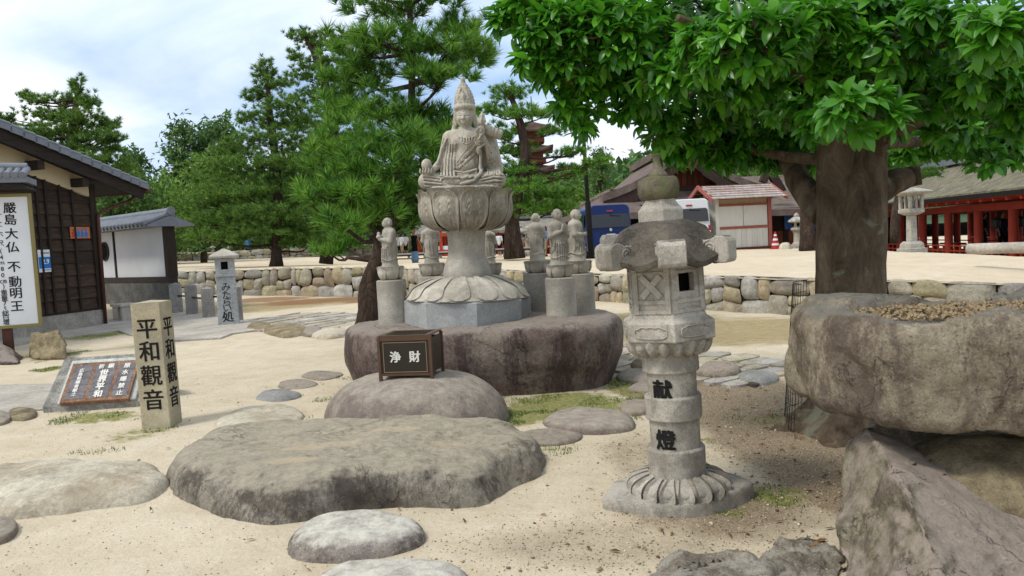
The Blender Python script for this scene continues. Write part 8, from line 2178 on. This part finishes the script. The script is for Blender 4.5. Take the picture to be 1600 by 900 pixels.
# ------------------------------------------------------------------ grass, moss blades, gravel
def blades(zs, n, hmin, hmax, w):
    V = []
    for cx_, cy_, rx, ry, a_ in zs:
        m_ = int(n * a_ * min(4.5, rx * ry * 9))
        for _ in range(m_):
            ang, q_ = random.uniform(0, 6.28), math.sqrt(random.random()) * 1.05; x, y = cx_ + rx * q_ * math.cos(ang), cy_ + ry * q_ * math.sin(ang)
            if noise.noise(Vector((x * 3.1, y * 3.1, 5))) < -.02 + .25 * q_: continue
            z = GM(x, y); h = random.uniform(hmin, hmax); b = random.uniform(0, 6.28); t_ = random.uniform(.2, .9) * h; dx, dy = math.cos(b) * w, math.sin(b) * w; c_ = random.uniform(0, 6.28)
            V += [(x - dx, y - dy, z - .003), (x + dx, y + dy, z - .003), (x + math.cos(c_) * t_, y + math.sin(c_) * t_, z + h)]
    return np.array(V, np.float32)
k = NM('grass_blades'); g_ = k.n('ShaderNodeNewGeometry'); M_grass = k.out(k.ramp(g_.outputs['Random Per Island'], [(.1, (.05, .11, .018, 1)), (.6, (.10, .19, .03, 1)), (.95, (.24, .25, .08, 1))]), .7)
tag(obj('grass', tri_mesh('grass', blades([z for z in MOSS if z[4] > .1], 900, .008, .032, .0045)), M_grass), kind='stuff')
# gravel and grit near the camera
mb = MB(); rnd = random.Random(12); Vp, Fp = [], []
bt_ = np.array([(1, 0, 0), (-1, 0, 0), (0, 1, 0), (0, -1, 0), (0, 0, .7), (0, 0, -.7)], np.float32); bf_ = np.array([(0, 2, 4), (2, 1, 4), (1, 3, 4), (3, 0, 4), (2, 0, 5), (1, 2, 5), (3, 1, 5), (0, 3, 5)])
pos = []
while len(pos) < 15000:
    d_ = 3.0 + 7.0 * rnd.random() ** 1.4; px = rnd.uniform(-100, 1500); 
    x = (px - 800) / F * d_; y = d_
    gv_ = float(paint(GRAV, np.array([x]), np.array([y]))[0])
    if rnd.random() < .07 + gv_: pos.append((x, y, rnd.uniform(.0022, .0065) * (1 + (rnd.random() < .04) * 1.3)))
pos = np.array(pos); zz = GZ(pos[:, 0], pos[:, 1]) + micro(pos[:, 0], pos[:, 1])
Q = bt_[None] * pos[:, 2][:, None, None] * RNG.uniform(.6, 1.3, (len(pos), 6, 1)); ang = RNG.random(len(pos)) * 6.28; ca_, sa_ = np.cos(ang)[:, None], np.sin(ang)[:, None]
Q = np.stack([Q[..., 0] * ca_ - Q[..., 1] * sa_, Q[..., 0] * sa_ + Q[..., 1] * ca_, Q[..., 2]], 2) + np.stack([pos[:, 0], pos[:, 1], zz + pos[:, 2] * .3], 1)[:, None, :]
Fg_ = (bf_[None] + (np.arange(len(pos)) * 6)[:, None, None]).reshape(-1, 3)
k = NM('grit'); g_ = k.n('ShaderNodeNewGeometry'); M_grit = k.out(k.ramp(g_.outputs['Random Per Island'], [(.1, srgb('5f5142')), (.45, srgb('8f7f68')), (.75, srgb('b9a88a')), (.95, srgb('d8ccb4'))]), .9)
tag(obj('gravel', mesh('gravel', Q.reshape(-1, 3), Fg_), M_grit), kind='stuff')

# a few dry fallen leaves
Vl = []
for _ in range(240):
    d_ = random.uniform(3.2, 9); px = random.uniform(880, 1420) if random.random() < .7 else random.uniform(0, 1500); x, y = (px - 800) / F * d_, d_; z = GM(x, y) + .006; a = random.uniform(0, 6.28); l = random.uniform(.018, .042); w_ = l * .28
    ca_, sa_ = math.cos(a), math.sin(a); q_ = [(-l, 0, .0), (0, -w_, .004), (l, 0, .008), (-l, 0, .0), (l, 0, .008), (0, w_, .012)]
    Vl += [(x + u * ca_ - v * sa_, y + u * sa_ + v * ca_, z + h) for u, v, h in q_]
k = NM('dry_leaf'); g_ = k.n('ShaderNodeNewGeometry'); M_dry = k.out(k.ramp(g_.outputs['Random Per Island'], [(.1, srgb('4f3522')), (.5, srgb('7a5634')), (.9, srgb('9a7a4a'))]), .8)
tag(obj('leaf_litter', tri_mesh('leaf_litter', np.array(Vl)), M_dry), kind='stuff')
# ------------------------------------------------------------------ people
M_skin = flat('skin', '9c7058', .6, .3); M_hair = flat('black_hair', '15110f', .5, .3); M_shirtw = flat('white_shirt', 'c9c9c8', .85, .1); M_navy = flat('navy_cloth', '1c2233', .85, .1); M_blackc = flat('black_cloth', '131315', .9, .1)
M_denim = flat('pale_blue_cloth', '6f8aa0', .9, .1, 0, .2, 8); M_straw = flat('straw_hat', 'b6a27c', .9, .1); M_khaki = flat('khaki_cloth', '8a7a5c', .9, .1); M_bluec = flat('light_blue_cloth', '4f7fb0', .9, .1); M_shoe = flat('dark_shoe', '1d1a18', .7, .2)
def person(label, c, h, rz, top, bottom, skirt=False, hat=False, stride=.10, armout=0.0, vox=.02, long_top=False, group=None, hair_long=False, lean=0.0):
    """A standing or walking figure; the body is one continuous surface, clothes and hair are pieces over it. Unit height 1.62."""
    k = h / 1.62; t = thing('person', label, 'person', c, rz, group); s = stride
    def body(inf, part):
        S = SDF((-.42, -.36, -.04), (.42, .36, 1.72), vox)
        hip = .86; sh_ = 1.32
        def leg(sx, fy, r0, r1, r2, zl): S.cap((sx * .085, 0, hip - .02), (sx * .09, fy * .45, .46), r0, r1, .03); S.cap((sx * .09, fy * .45, .46), (sx * .09, fy, max(zl, .07)), r1, r2, .03)
        def arm(sx, r0, r1, r2, full=True):
            e_ = (sx * (.21 + armout), .02, 1.06); w_ = (sx * (.21 + armout * 2.1), -.06, .84)
            S.cap((sx * .165, 0, 1.31), e_, r0, r1, .03)
            if full:
                S.cap(e_, w_, r1, r2, .02); S.ell((w_[0] + sx * .01, w_[1] - .01, w_[2] - .05), (.022, .03, .05), .015)
                for f in range(4): S.cap((w_[0] + sx * .012, w_[1] - .03 + f * .014, w_[2] - .08), (w_[0] + sx * .006, w_[1] - .034 + f * .014, w_[2] - .125 + abs(f - 1.5) * .006), .0085, .007, .006)
                S.cap((w_[0], w_[1] - .03, w_[2] - .03), (w_[0] - sx * .01, w_[1] - .055, w_[2] - .075), .010, .008, .008)
        def torso(g): S.cap((0, 0, hip + .02), (0, .01, 1.06), .125 + g, .108 + g, .05); S.cap((0, .01, 1.06), (0, .0, 1.24), .108 + g, .125 + g, .05); S.cap((-.11, .0, 1.31), (.11, 0, 1.31), .062 + g, .062 + g, .05)
        if part == 'body':
            torso(0); leg(1, -s, .078, .054, .036, .07); leg(-1, s, .078, .054, .036, .07)
            for sx, fy in ((1, -s), (-1, s)): S.cap((sx * .09, fy + .03, .035), (sx * .095, fy - .13, .03), .034, .028, .03)
            arm(1, .046, .037, .026); arm(-1, .046, .037, .026)
            S.cap((0, .005, 1.34), (0, -.005, 1.44), .048, .045, .02); S.ell((0, -.01, 1.535), (.074, .088, .105), .015); S.ell((0, -.03, 1.475), (.05, .055, .045), .02)
            S.ell((0, -.102, 1.525), (.012, .016, .02), .01)
            for sx in (-1, 1): S.ell((sx * .075, .0, 1.53), (.010, .018, .028), .005); S.ell((sx * .028, -.092, 1.548), (.012, .008, .007), .004, cut=True)
            S.line([(-.022, -.092, 1.482), (.022, -.092, 1.482)], .005, .004, cut=True)
        elif part == 'top':
            torso(.014)
            if long_top: S.cap((0, 0, .88), (0, .0, .62), .145, .165, .05)
            elif True: S.cap((0, 0, .92), (0, 0, .84), .14, .142, .03)
            if not hat: arm(1, .062, .052, .04, False); arm(-1, .062, .052, .04, False)
        elif part == 'bottom':
            if skirt: S.cap((0, 0, .80), (0, .0, .22), .15, .19, .04)
            else:
                leg(1, -s, .098, .072, .055, .12 if long_top else .42); leg(-1, s, .098, .072, .055, .12 if long_top else .42); S.ell((0, 0, .86), (.145, .12, .10), .03)
        elif part == 'hair':
            S.ell((0, .018, 1.555), (.086, .092, .105), .01); S.cap((0, .05, 1.52), (0, .06, 1.42 if not hair_long else 1.25), .06, .04, .03); S.ell((0, -.10, 1.50), (.062, .06, .075), .02, cut=True)
        elif part == 'shoes':
            for sx, fy in ((1, -s), (-1, s)): S.cap((sx * .09, fy + .035, .035), (sx * .095, fy - .14, .03), .045, .038, .02); 
        elif part == 'hat':
            S.ell((0, .0, 1.60), (.19, .19, .018), .01); S.ell((0, .01, 1.635), (.098, .10, .07), .02); S.ell((0, 0, 1.555), (.08, .09, .05), .01, cut=True)
        return S.mesh(part)
    K3 = (k, k, k)
    obj('body', body(0, 'body'), M_skin, t, None, None, K3); obj('hair', body(0, 'hair'), M_hair, t, None, None, K3)
    obj('dress' if hat else 'shirt', body(0, 'top'), top, t, None, None, K3); obj('skirt' if skirt else 'trousers', body(0, 'bottom'), bottom, t, None, None, K3); obj('shoes', body(0, 'shoes'), M_shoe, t, None, None, K3)
    if hat: obj('hat', body(0, 'hat'), M_straw, t, None, None, K3)
    return t
def onT(px, py, d): c = P(px, py, d); return (c.x, c.y, float(TZ(c.x, c.y)))
def hgt(px, y0, y1, d): return (y1 - y0) * d / F
person('woman in straw hat, long black dress and pale blue skirt walking on the terrace', onT(649, 412, 36), hgt(648, 361, 412, 36), math.radians(25), M_blackc, M_denim, True, True, .10, .06, .014, True, None, True)
person('person in white shirt and dark trousers, leftmost of three left of the woman in black', onT(623, 401, 58), 1.62, .4, M_shirtw, M_navy, vox=.024, group='visitors beyond the boardwalk')
person('person in white shirt and khaki trousers, middle of three left of the woman in black', onT(629, 402, 57), 1.62, 2.5, M_shirtw, M_khaki, vox=.024, group='visitors beyond the boardwalk')
person('person in pale shirt and black trousers, third and nearest left of the woman in black', onT(635, 401, 58), 1.66, 3.1, M_shirtw, M_blackc, vox=.024, group='visitors beyond the boardwalk')
person('person in white shirt walking away, left one of two right of the throne column', onT(772, 393, 57), 1.6, 3.0, M_shirtw, M_navy, vox=.024, group='visitors beyond the boardwalk')
person('person in white shirt with black trousers, right one of two right of the throne column', onT(781, 393, 56), 1.68, 2.9, M_shirtw, M_blackc, vox=.024, group='visitors beyond the boardwalk')
person('person in a light blue top between two monk statues at right', onT(854, 406, 42), 1.62, -1.0, M_bluec, M_khaki, vox=.02)
person('person in a bright blue cap and dark clothes far off under the left pines', onT(389, 398, 56), 1.6, .2, M_bluec, M_navy, vox=.024)
# visitors inside the vermilion corridor
for i, (x, y, top_, bot_, lab) in enumerate(((Lc * .30, 2.3, M_blackc, M_navy, 'person in dark clothes standing in the corridor between its second and third pillars'), (Lc * .60, 1.6, M_navy, M_blackc, 'person in dark clothes bending over in the corridor near its middle pillar'))):
    p_ = fc.o + fc.u * x + fc.n * y; person(lab, (p_.x, p_.y, fc.o.z + .45), 1.68, 1.2 - i, top_, bot_, vox=.022, group='visitors in the corridor')
